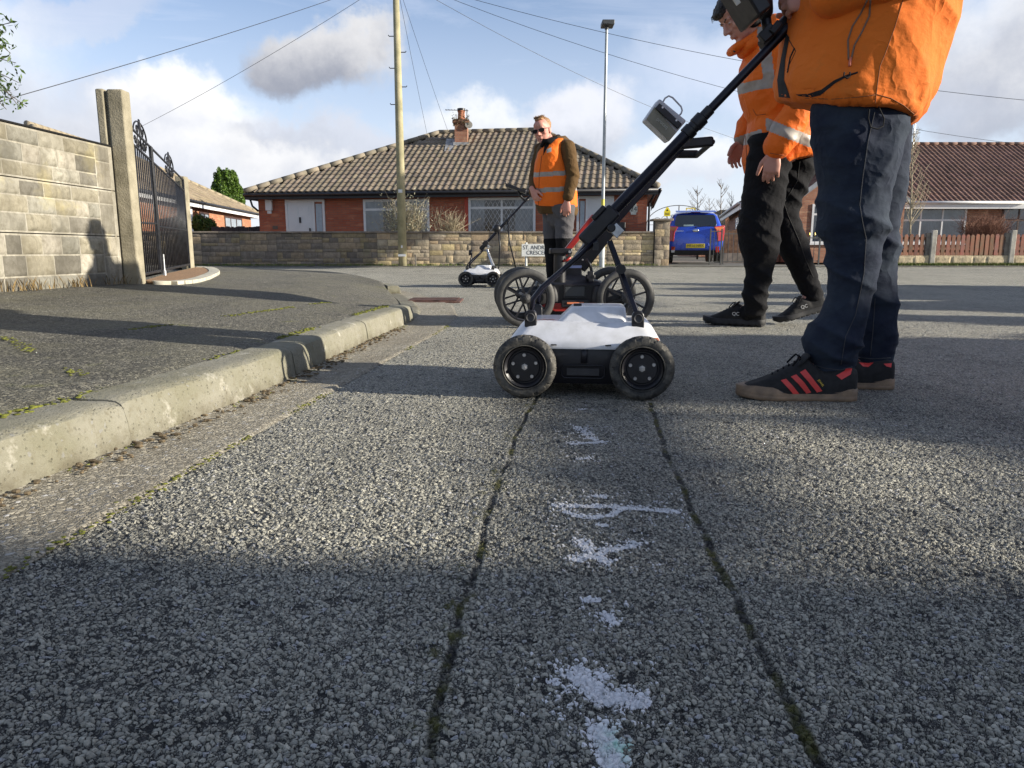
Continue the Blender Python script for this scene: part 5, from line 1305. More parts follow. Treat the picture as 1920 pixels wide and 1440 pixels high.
# ---- large wheeled black cart between them
bc = thing('radar_cart', (0, 0, 0), 'big spoked wheel black radar cart with red trim standing behind the nearest cart', 'survey cart', 'ground radar carts')
bl = G(1079, 614); byaw = rad(3)
M_tyreg = mat('grey rubber tyre', (.070, .068, .064), .65, var=.3, vscale=18, bump=.25, bscale=120, bdist=.001, tint=(.03, .03, .03))
def big_wheel(c, s):
    c = V(c); ax = V((0, -s, 0)); R = .156
    mb = MB(); mb.lathe([(.0, .022), (.012, .022), (.020, .016), (.026, .014), (.030, -.014), (.0, -.02)], c, ax, 24); w_ = mb.build('wheel', M_dustbl, bc, 40)
    mb = MB(); mb.lathe([(.134 + .022 * math.cos(a), .017 * math.sin(a)) for a in [2 * math.pi * k / 14 for k in range(14)]][::-1], c, ax, 64, closed=True); mb.build('tyre', M_tyreg, w_, 180)
    mb = MB(); mb.lathe([(.121, -.016), (.114, -.016), (.110, 0), (.114, .016), (.121, .016)][::-1], c, ax, 64, closed=True); mb.build('rim', M_cblack, w_, 40)
    for k in range(8):
        a = k * math.pi / 4 + .30; mb = MB(); u = V((math.cos(a), 0, math.sin(a))); mb.bar(c + u * .02 + ax * .008, c + u * .118 + ax * .008, .010, .008, ref=V((0, 1, 0))); mb.build('spoke', M_cblack, w_)
    mb = MB(); mb.lathe([(0, .030), (.006, .030), (.015, .026), (.0165, .020)], c, ax, 6); mb.build('hub_cap', M_dustbl, w_, 20)
for x in (-.268, .268):
    big_wheel((x, 0, .156), 1); big_wheel((x, .46, .156), -1)
mb = MB(); mb.loft([ring_rr(-.17, .17, .05, .41, .06, .03), ring_rr(-.175, .175, .045, .415, .08, .03), ring_rr(-.175, .175, .045, .415, .225, .03), ring_rr(-.15, .15, .07, .39, .245, .03)]); hb = mb.build('housing', M_cblack, bc, 40)
mb = MB(); mb.loft([ring_rr(-.145, .145, .08, .38, .242, .03), ring_rr(-.09, .09, .12, .34, .262, .03), ring_rr(-.055, .055, .15, .31, .275, .02), ring_rr(-.05, .05, .155, .305, .335, .02)]); mb.build('neck', M_dustbl, bc, 40)
mb = MB(); mb.box(-.052, .052, .040, .046, .165, .215); mb.build('display_window', mat('dull window', (.05, .055, .06), .3), hb)
mb = MB(); mb.box(-.06, .06, .038, .044, .155, .162); mb.box(-.06, .06, .038, .044, .218, .225); mb.box(-.06, -.054, .038, .044, .162, .218); mb.box(.054, .06, .038, .044, .162, .218); mb.build('window_frame', M_cblack, hb)
for x0, x1 in ((-.30, .30),):
    mb = MB(); mb.loft([ring_rr(-.13, .13, .03, .43, .085, .03), ring_rr(-.19, .19, .03, .43, .112, .03), ring_rr(-.17, .17, .03, .43, .128, .03)]); mb.build('red_skid', M_red, bc, 40)
mb = MB(); mb.box(-.075, .075, .018, .032, .105, .145); mb.build('latch', M_cblack, bc, bevel=.005)
mb = MB(); mb.box(-.045, .045, .013, .018, .125, .134); mb.build('latch_slot', M_orange, bc)
for s in (-1, 1):     # swing arms out to the axles
    for y in (.045, .415):
        mb = MB(); mb.limb([(s * .11, y, .17), (s * .25, y, .150)], [(.018, .050), (.018, .040)], 16); am = mb.build('axle_arm', M_dustbl if y < .1 else M_cblack, bc, 180)
        mb = MB(); mb.cyl((s * .268, y - .04, .156), (s * .268, y + .04, .156), .012, n=10); mb.build('axle', M_bolt, bc, 40)
        mb = MB(); mb.bar((s * .19, y - .024, .215), (s * .155, y - .024, .232), .03, .006, ref=V((0, 1, 0))); mb.build('clip', M_galv, bc)
def Lb(u, v, Y=4.1):
    p = P(u, v, Y) - bl; p.rotate(Matrix.Rotation(-byaw, 3, 'Z')); return p
yy = .23
def mk(pa, pb, hw_, hd, m, name, parent=bc, bev=.004):
    mb = MB(); mb.bar(pa, pb, hd, hw_, ref=(pb - pa).cross(V((0, 1, 0)))); return mb.build(name, m, parent, bevel=bev)
A_, B_ = Lb(1086, 500), Lb(1155, 412); A_.y = B_.y = yy
mk(A_, B_, .098, .075, M_cblack, 'mast_foot')
A2, B2 = Lb(1140, 428), Lb(1283, 268); A2.y = B2.y = yy
mk(A2, B2, .066, .05, M_tube, 'mast')
A3, B3 = Lb(1056, 478, 4.0), Lb(1114, 405, 4.0); mk(A3, B3, .030, .05, M_red, 'red_strip')
mb = MB(); q = Lb(1050, 472, 3.95); mb.cyl((q.x, q.y, .24), (q.x, q.y, q.z), .033, n=20); cy = mb.build('battery_tube', M_cblack, bc, 40)
mb = MB(); mb.box(q.x - .055, q.x + .06, q.y - .045, q.y + .045, q.z - .012, q.z + .018); mb.build('clamp_collar', M_cblack, cy, bevel=.006)
mb = MB(); mb.cyl((q.x + .045, q.y - .052, q.z), (q.x + .045, q.y - .04, q.z), .007, n=10); mb.build('clamp_bolt', M_bolt, cy, 40)
mb = MB(); q2 = Lb(1063, 488, 3.92); mb.tube([q2 + V((.02, 0, .015)), q2 + V((0, 0, 0)), q2 + V((-.02, 0, -.004))], .006, 8); mb.build('red_hook', M_red, bc, 180)
mb = MB(); mb.box(-.03, .05, .150, .154, .312, .326); mb.build('blue_label', mat('pale blue label', (.35, .45, .75), .5), bc)
for (u, v) in ((1114, 453), (1092, 487)):
    mb = MB(); q = Lb(u, v, 4.06); mb.cyl(q + V((0, -.02, 0)), q, .004, n=8); mb.build('screw', M_bolt, bc)
mb = MB(); mb.tube([Lb(1099, 486, 4.05), Lb(1106, 496, 4.05), Lb(1110, 510, 4.05), Lb(1107, 522, 4.05)], .008, 8); mb.build('cable', M_cblack, bc, 180)
mb = MB(); q = Lb(1109, 519, 4.03); mb.box(q.x - .03, q.x + .018, q.y - .02, q.y + .02, q.z - .012, q.z + .012); mb.box(q.x - .02, q.x + .01, q.y - .02, q.y + .02, q.z - .035, q.z + .03); mb.build('connector', M_cblack, bc, bevel=.004)
# display unit with carrying handle
M_olive = mat('olive casing', (.22, .21, .16), .5, var=.12, vscale=9, bump=.1, bscale=200); M_casing = mat('light grey casing', (.52, .52, .54), .4, var=.08)
Yt = 4.02
c0, c1, c2, c3 = [Lb(u, v, Yt) for u, v in ((1209, 224), (1237, 184), (1288, 226), (1254, 266))]
mb = MB(); mb.prism([c0, c3, c2, c1], (0, .085, 0)); du = mb.build('display_unit', M_casing, bc, bevel=.010, seg=3)
ins = lambda p, k=.05: p.lerp((c0 + c2) / 2, k) + V((0, -.006, 0))
q0, q3 = ins(c0, .06), ins(c3, .04); q1 = ins(c0.lerp(c1, .62), .04); q2 = ins(c3.lerp(c2, .42), .03)
mb = MB(); mb.prism([q0, q3, q2, q0.lerp(q2, .5).lerp(q1, .48) + V((.02, 0, .006)), q1], (0, .005, 0)); mb.build('back_panel', M_olive, du, bevel=.002)
mb = MB(); mb.bar(ins(c0.lerp(c1, .72), .12) + V((0, -.004, 0)), ins(c3.lerp(c2, .66), .10) + V((0, -.004, 0)), .012, .034, ref=(c3 - c0).cross(V((0, 1, 0)))); mb.build('hinge_bar', M_cblack, du, bevel=.004)
for t in (.18, .78):
    q = ins(c0.lerp(c1, .80), .1).lerp(ins(c3.lerp(c2, .74), .1), t) + V((0, -.012, 0)); mb = MB(); mb.cyl(q, q + V((0, .004, 0)), .0055, n=10); mb.build('screw', M_bolt, du)
uu = (c3 - c0).normalized(); wv = (c1 - c0).normalized(); nn_ = uu.cross(wv)
text('maker_mark', 'proceq', .026, facing((c0 + c3) / 2 + (c1 - c0) * .34 + V((0, -.0085, 0)), uu, wv), mat('pale print', (.45, .46, .40), .5), du, .0003)
mb = MB(); mb.tube([Lb(u, v, Yt + .04) for u, v in ((1242, 193), (1247, 184), (1254, 180), (1261, 183), (1277, 200), (1279, 207), (1277, 213), (1271, 219))], .0045, 8); mb.build('carry_handle', M_casing, du, 180)
# handlebar yoke
mk(Lb(1262, 272, 3.98), Lb(1338, 265, 3.98), .052, .03, M_cblack, 'yoke_arm', bev=.012)
mk(Lb(1248, 289, 4.25), Lb(1310, 289, 4.25), .044, .03, M_cblack, 'yoke_arm', bev=.012)
mb = MB(); mb.limb([Lb(1336, 266, 4.0), Lb(1306, 292, 4.25)], [.014, .014], 12); mb.build('hand_bar', M_dustbl, bc, 180)
bc.location = bl; bc.rotation_euler = (0, 0, byaw)

# ================================================================== BLUE CAR
M_blue = mat('blue metallic paint', (.018, .07, .50), .28, metal=.2, var=.05, vscale=2, coat=.9)
car = thing('car', (0, 0, 0), 'bright blue small hatchback parked nose in on the drive, seen from behind', 'car')
cl = P(1303, 470, 21.3); cl.z = .085
def section(y, w, zb, bz, rw, zr):
    """half outline bottom centre -> roof centre, mirrored"""
    h = [(0, zb), (w * .8, zb), (w * .97, zb + .10), (w, (zb + bz) * .5), (w * .985, bz - .12), (w * .95, bz), ((w * .95 + rw) / 2 + .01, (bz + zr) / 2 - .01), (rw, zr - .06), (rw * .86, zr - .008), (rw * .4, zr + .012), (0, zr + .015)]
    return [V((x, y, z)) for x, z in h] + [V((-x, y, z)) for x, z in h[1:-1]][::-1]
secs = [(-.02, .60, .36, .60, .52, .66), (.0, .72, .30, .74, .62, .80), (.05, .775, .27, .90, .66, .96), (.14, .795, .26, .96, .66, 1.06), (.30, .80, .25, .97, .615, 1.36), (.42, .80, .24, .97, .605, 1.43), (.9, .80, .22, .97, .60, 1.475), (1.6, .80, .22, .96, .60, 1.485), (2.15, .80, .22, .95, .585, 1.44), (2.55, .80, .24, .94, .60, 1.18), (2.85, .79, .24, .92, .68, .98), (3.3, .77, .25, .82, .66, .86), (3.5, .70, .28, .66, .58, .74), (3.56, .6, .32, .55, .45, .6)]
mb = MB(); mb.loft([section(*s_) for s_ in secs]); body = mb.build('body', M_blue, car, 40, sub=1, fix=True)
m = mat('car glass', (.012, .016, .022), .05, var=.02, spec=.8, coat=1.0)
def quad_on(pts, th=(0, -.01, 0)): mb = MB(); mb.prism([V(p) for p in pts], th); return mb
rw_ = quad_on([(-.56, .115, 1.005), (.56, .115, 1.005), (.585, .16, 1.10), (.545, .265, 1.30), (.50, .295, 1.345), (-.50, .295, 1.345), (-.545, .265, 1.30), (-.585, .16, 1.10)], (0, -.022, .012)).build('rear_window', m, car, bevel=.01)
mb = MB(); mb.box(.0, .0, 0, 0, 0, 0)
mb = MB(); mb.box(-.34, -.06, .085, .09, 1.03, 1.075); mb.build('window_sticker', mat('pale green sticker', (.45, .6, .6), .5), rw_)
mb = MB(); mb.bar((.0, .075, 1.01), (.42, .105, 1.045), .014, .012); mb.cyl((0, .08, 1.0), (0, .05, 1.0), .02, n=10); mb.build('rear_wiper', M_blackp, car)
for s_ in (-1, 1):
    side = [(s_ * .775, .42, .99), (s_ * .775, 2.35, .97), (s_ * .66, 2.05, 1.36), (s_ * .635, 1.3, 1.41), (s_ * .64, .55, 1.36)]
    quad_on(side, (s_ * .02, 0, 0)).build('side_window', m, car)
    M_tail = mat('red lamp lens', (.42, .02, .015), .15, coat=1)
    mb = MB(); mb.prism([V((s_ * .49, .03, 1.01)), V((s_ * .80, .12, 1.05)), V((s_ * .815, .14, .92)), V((s_ * .775, .06, .62)), V((s_ * .60, .0, .60)), V((s_ * .58, .02, .86))], (0, -.045, 0)); tl = mb.build('tail_lamp', M_tail, car, bevel=.015, fix=True)
    mb = MB(); mb.prism([V((s_ * .52, -.02, .985)), V((s_ * .76, .06, 1.01)), V((s_ * .76, .05, .93)), V((s_ * .60, .0, .90))], (0, -.012, 0)); mb.build('indicator_lens', mat('amber lens', (.6, .16, .02), .2, coat=1), tl)
    mb = MB(); mb.prism([V((s_ * .555, -.035, .46)), V((s_ * .665, -.02, .46)), V((s_ * .665, -.0, .30)), V((s_ * .575, -.01, .30))], (0, -.04, 0)); rf = mb.build('reflector', M_tail, car, fix=True)
    if s_ < 0: mb = MB(); mb.prism([V((s_ * .565, -.055, .36)), V((s_ * .665, -.05, .36)), V((s_ * .665, -.03, .295)), V((s_ * .575, -.04, .295))], (0, -.03, 0)); mb.build('reversing_lens', M_white, rf, fix=True)
    mb = MB(); mb.ell((s_ * .90, 2.1, .98), (.10, .05, .07)); mb.build('wing_mirror', M_blue, car, 180)
    for y in (.55, 2.9):
        mb = MB(); mb.lathe([(.0, .0), (.20, .0), (.285, .0), (.295, -.02), (.295, -.17), (.26, -.19), (0, -.19)], (s_ * .775, y, .29), (s_, 0, 0), 28); w_ = mb.build('wheel', M_tyre, car, 40)
        mb = MB(); mb.lathe([(0, .01), (.05, .01), (.18, -.0), (.2, .012)], (s_ * .775, y, .29), (s_, 0, 0), 20); mb.build('rim', M_bolt, w_, 40)
M_trim = mat('black car trim', (.012, .012, .013), .6)
mb = MB(); mb.prism([V((-.72, -.03, .36)), V((.72, -.03, .36)), V((.66, .0, .22)), V((-.66, .0, .22))], (0, .5, 0)); mb.build('lower_bumper', M_trim, car, bevel=.02, fix=True)
mb = MB(); mb.prism([V((-.34, -.045, .56)), V((.36, -.045, .56)), V((.44, -.035, .385)), V((-.42, -.035, .385))], (0, .03, 0)); mb.build('plate_recess', M_blue, car, bevel=.01, fix=True)
mb = MB(); mb.box(-.26, .26, -.066, -.052, .42, .54); pl = mb.build('number_plate', mat('yellow plate', (.72, .55, .03), .4), car, bevel=.004)
text('plate_text', 'MF16 HRX', .105, facing((0, -.068, .479), V((1, 0, 0))), M_signk, pl, .0006, sx=.98)
mb = MB(); mb.ell((.0, .02, .905), (.09, .02, .045)); mb.build('maker_badge', M_chrome, car, 180)
text('badge_lettering', 'picanto', .07, facing((-.44, -.012, .90), V((1, 0, 0))), M_chrome, car, .002)
mb = MB(); mb.box(-.13, .13, .34, .37, 1.42, 1.445); mb.build('brake_light', M_tail, car)
mb = MB(); mb.prism([V((-.56, .24, 1.425)), V((.56, .24, 1.425)), V((.56, .50, 1.47)), V((-.56, .50, 1.47))], (0, 0, .02)); mb.build('spoiler', M_blue, car, bevel=.01, fix=True)
mb = MB(); mb.cyl((0.03, .6, 1.48), (0.03, .55, 1.60), .006, n=6); mb.build('roof_aerial', M_blackp, car)
car.location = cl; car.rotation_euler = (0, 0, rad(-9))
# ================================================================== PEOPLE
M_skin = mat('skin', (.50, .27, .20), .5, var=.07, vscale=18, spec=.35, bump=.12, bscale=120, bdist=.001, tint=(.46, .21, .16))
M_skin2 = mat('flushed skin', (.56, .29, .225), .5, var=.07, vscale=14, spec=.35, bump=.1, bscale=120, bdist=.001, tint=(.50, .21, .16))
def fabric(name, c1, c2, rough=.85, ws=900, wb=.25, dirt=None, sheen=.03, ns=5):
    m, n, b, co = newmat(name)
    c = n.mix(n.ramp(n.noise(co, ns, 5, .6), .35, .68), (*c1, 1), (*c2, 1))
    if dirt: c = n.mix(n.ramp(n.noise(co, 9, 7, .72), .52, .72, 0, .65), c, (*dirt, 1))
    n.inp(b, 'Base Color', c); b.inputs['Roughness'].default_value = rough; b.inputs['Sheen Weight'].default_value = sheen; b.inputs['Specular IOR Level'].default_value = .2
    x, y, z = n.sep(co)
    wv = n.m('MULTIPLY', n.m('SINE', n.m('MULTIPLY', n.m('ADD', z, n.m('ADD', x, y)), ws)), n.m('SINE', n.m('MULTIPLY', n.m('SUBTRACT', z, n.m('ADD', x, y)), ws * .8)))
    h = n.m('ADD', n.m('MULTIPLY', n.noise(co, 420, 2, .5), .25), n.m('MULTIPLY', n.noise(co, 38, 5, .65), 1.6))
    cr = n.noise(n.vm('ADD', co, n.vm('SCALE', n.noise(co, 6, 3, .5, 0, 1), None, .12)), 13, 2, .5)
    cr = n.m('POWER', n.m('SUBTRACT', 1, n.m('ABSOLUTE', n.m('MULTIPLY', n.m('SUBTRACT', cr, .5), 5)), None, True), 1.6)
    cr2 = n.noise(n.vm('MULTIPLY', n.vm('ADD', co, n.vm('SCALE', n.noise(co, 9, 2, .5, 0, 1), None, .06)), (.7, .7, 1.5)), 26, 2, .5)
    cr2 = n.m('SUBTRACT', 1, n.m('ABSOLUTE', n.m('MULTIPLY', n.m('SUBTRACT', cr2, .5), 5)), None, True)
    nb_ = n.bump(n.m('ADD', cr, n.m('MULTIPLY', cr2, .30)), .30, .008)
    n.inp(b, 'Normal', n.bump(h, wb, .004, nb_)); MATS[name] = m; return m
M_denim = fabric('dark denim', (.011, .015, .031), (.032, .043, .060), ns=7, sheen=0, rough=.9)
M_thread = mat('seam thread', (.050, .052, .060), .85)
M_oran = fabric('worn orange work cloth', (.74, .175, .022), (.66, .14, .016), dirt=(.48, .15, .03), wb=.3, ns=3)
M_hivis = fabric('high visibility orange', (.80, .165, .014), (.74, .13, .010), rough=.6, wb=.3, ns=4)
M_vest = fabric('orange vest cloth', (.88, .18, .018), (.82, .155, .015), rough=.7, ns=6)
M_reflect = mat('reflective tape', (.34, .30, .26), .5, metal=.1, var=.12, vscale=20, tint=(.24, .21, .18))
M_brownj = fabric('brown coat cloth', (.105, .060, .022), (.085, .048, .018), wb=.35)
M_black = fabric('black cotton', (.006, .006, .0075), (.010, .010, .0115), wb=.3, sheen=0, rough=.9)
M_greytr = fabric('grey work trousers', (.105, .10, .105), (.08, .078, .085), wb=.35)
M_hair1 = mat('dark hair', (.020, .017, .016), .5, var=.3, vscale=60, bump=.7, bscale=200)
M_hair2 = mat('ginger fair hair', (.34, .19, .09), .6, var=.25, vscale=60, bump=.7, bscale=200)
M_shoe = mat('black suede', (.011, .011, .012), .85, var=.25, vscale=30, bump=.35, bscale=300, bdist=.001)
M_gum = mat('gum sole rubber', (.22, .15, .095), .6, var=.18, vscale=30, bump=.2, bscale=160, bdist=.001, tint=(.13, .09, .06))
M_stripe = mat('red leather', (.62, .045, .04), .45, var=.06, vscale=60, bump=.15, bscale=400, bdist=.0008)
M_bsole = mat('black rubber sole', (.018, .018, .02), .7, var=.2, vscale=30)

def ringE(pl, pr, Y, dep, per=0, n=28, pw=.9):
    A, B = P(pl[0], pl[1], Y), P(pr[0], pr[1], Y); c = (A + B) / 2; h = (B - A) / 2; out = []
    for k in range(n):
        a = 2 * math.pi * k / n; ca, sa = math.cos(a), math.sin(a)
        q = c + h * (math.copysign(abs(ca) ** pw, ca)); dy = dep * math.copysign(abs(sa) ** pw, sa)
        out.append(q + V((0, dy, per * (q.z - HC) * dy / Y)))
    return out
def loftE(mb, rings, n=28, pw=.9): mb.loft([ringE(*r, n=n, pw=pw) for r in rings])
def sides(mb, rows, Y, ratio=.95, n=24, dy=0, ins=0):
    """limb cross-sections from its left and right image edges: (v, xl, xr)"""
    R = []
    for i, (v, a, b_, *rt) in enumerate(rows):
        a += ins; b_ -= ins
        r = (b_ - a) / 2 * Y / FPX; y = Y + dy * i / (len(rows) - 1); R.append(((a, v), (b_, v), y, r * (rt[0] if rt else ratio)))
    loftE(mb, R, n)
def strip(bv, A, B, lift=.0015, sub=10):
    def rs(pts, k):
        out = []
        for (a, b_), (c, d) in zip(pts[:-1], pts[1:]):
            for i in range(k): out.append((a + (c - a) * i / k, b_ + (d - b_) * i / k))
        return out + [pts[-1]]
    A, B = rs(A, sub), rs(B, sub); mb = MB(); nv = 4; vs = []; ok = []
    for j in range(nv + 1):
        for p, q in zip(A, B):
            t = j / nv; h = hit(bv, p[0] + (q[0] - p[0]) * t, p[1] + (q[1] - p[1]) * t, lift); ok.append(h is not None); vs.append(h or V((0, 0, 0)))
    m_ = len(A); fs = []
    for j in range(nv):
        for i in range(m_ - 1):
            f = (j * m_ + i, j * m_ + i + 1, (j + 1) * m_ + i + 1, (j + 1) * m_ + i)
            if all(ok[k] for k in f): fs.append(f)
    mb.add(vs, fs); return mb
def rot_dir(d, n, ang):   # rotate d towards n
    return (d * math.cos(ang) + n * math.sin(ang)).normalized()
def hand(mb, wr, d, n, t, curl=(.35, .4, .3), s=1.0, spread=.06, thumb=.0):
    """palm plus four fingers and a thumb; d along the fingers, n out of the palm, t towards the thumb"""
    d, n, t = V(d).normalized(), V(n), V(t); n = (n - d * n.dot(d)).normalized(); t = (t - d * t.dot(d) - n * t.dot(n)).normalized(); wr = V(wr)
    k0 = wr + d * .088 * s
    mb.limb([wr - d * .02 * s, wr + d * .02 * s, wr + d * .055 * s, k0], [(.020 * s, .026 * s), (.017 * s, .034 * s), (.0155 * s, .041 * s), (.0125 * s, .040 * s)], 20, ref=n)
    for i, (ln, r) in enumerate(((.071, .0092), (.079, .0094), (.073, .0088), (.057, .0078))):
        b_ = k0 + t * ((.030 - .0202 * i) * s) - d * (.004 + .004 * abs(i - 1)) * s
        dd_ = (d + t * (spread * (1.2 - i * .8))).normalized(); pts = [b_ - dd_ * .015 * s, b_]; a = 0
        for f, sh in zip((.44, .32, .24), curl):
            a += sh * (1 + .08 * i); pts.append(pts[-1] + rot_dir(dd_, n, a) * (ln * f * s))
        mb.limb(pts, [r * s * q for q in (1.05, 1.05, 1.0, .93, .84)], 10, ref=t)
    b_ = wr + d * .022 * s + t * .026 * s
    td = (d * .72 + t * (.62 - thumb) + n * (.32 + thumb)).normalized(); td2 = (d * .9 + t * (.25 - thumb) + n * (.3 + thumb)).normalized()
    mb.limb([b_, b_ + td * .040 * s, b_ + td * .040 * s + td2 * .032 * s, b_ + td * .04 * s + td2 * .056 * s], [.0145 * s, .0118 * s, .0105 * s, .0085 * s], 12, ref=n)
def headmat(c, fwd, up):
    f = V(fwd).normalized(); u = V(up); u = (u - f * u.dot(f)).normalized(); r = f.cross(u).normalized()
    M = Matrix((r, f, u)).transposed().to_4x4(); M.translation = V(c); return M
def head(mb, M, s=1.0, jaw=1.0):
    S = M @ Matrix.Scale(s, 4)
    E = lambda c, r, nn=18: mb.ell(c, r, S, nn, 12)
    E((0, -.014, .036), (.075, .096, .088), 26); E((0, .026, -.025), (.060 * jaw, .062, .088)); E((0, .030, -.072), (.047 * jaw, .046, .038)); E((0, .066, -.094), (.020, .018, .016))
    for q in (-1, 1):
        E((q * .028, .078, .024), (.024, .013, .009)); E((q * .040, .056, -.020), (.024, .024, .022)); E((q * .077, -.004, -.008), (.009, .019, .031)); E((q * .0115, .094, -.030), (.009, .010, .008), 10)
        E((q * .031, .074, .004), (.015, .012, .010), 12); E((q * .072, .004, -.008), (.012, .014, .02), 10)
    a = lambda p: S @ V(p)
    mb.limb([a((0, .083, .018)), a((0, .098, -.006)), a((0, .109, -.026))], [.0085 * s, .0105 * s, .0125 * s], 12, ref=V((0, 0, 1)))
    E((0, .087, -.055), (.022, .010, .0055), 12); E((0, .085, -.0665), (.019, .010, .006), 12); E((0, .060, .055), (.055, .035, .040))
def eyes(parent, M, s=1.0, half=True):
    for q in (-1, 1):
        mb = MB(); mb.ell((q * .031, .0805, .005), (.0095, .007, .0035 if half else .006), M @ Matrix.Scale(s, 4), 12, 8); e = mb.build('eye', mat('eye white', (.55, .52, .5), .3), parent, 180)
        mb = MB(); mb.ell((q * .031 - .001, .0860, .003), (.0035, .002, .003), M @ Matrix.Scale(s, 4), 10, 6); mb.build('iris', mat('iris', (.03, .02, .015), .3), e, 180)
def brows(parent, M, m):
    mb = MB()
    for q in (-1, 1): mb.tube([M @ V((q * x, y, z)) for x, y, z in ((.014, .0925, .022), (.030, .090, .030), (.046, .078, .026))], [(.002, .003), (.0022, .0035), (.0012, .0022)], 6)
    mb.build('eyebrows', m, parent, 180)
def tailbody(mb, J, side, front=.11, sh=.165, leg=(.075, .055, .036), arm=(.045, .038, .027), belly=None):
    """continuous nude figure under the clothes; J holds the joints, side is the left-right axis of the trunk"""
    S = V(side).normalized()
    mb.limb([J['pel'], J['wai'], J['che'], J['nec'] - (J['nec'] - J['che']) * .25], [(.155, front), (.14, belly or front), (.165, front), (.085, .07)], 24, ref=S)
    mb.limb([J['nec'], J['hed'] - (J['hed'] - J['nec']) * .35], [.056, .052], 18, ref=S)
    mb.limb([J['sh0'], J['nec'] - V((0, 0, .03)), J['sh1']], [.055, .06, .055], 18, ref=V((0, 0, 1)))
    for k in '01':
        mb.limb([J['sh' + k], J['el' + k], J['wr' + k]], [arm[0], arm[1], arm[2]], 18)
        mb.limb([J['hi' + k], J['kn' + k], J['an' + k]], list(leg), 20)
        mb.limb([J['an' + k], J['an' + k].lerp(J['to' + k], .3) + V((0, 0, -.012)), J['to' + k] + V((0, 0, -.008))], [.032, .026, .017], 16)
def bodymesh(name, mb, voxel, parent, m):
    o, bv = cloth(name, mb, voxel, parent, m, None, None, 5); return o, bv

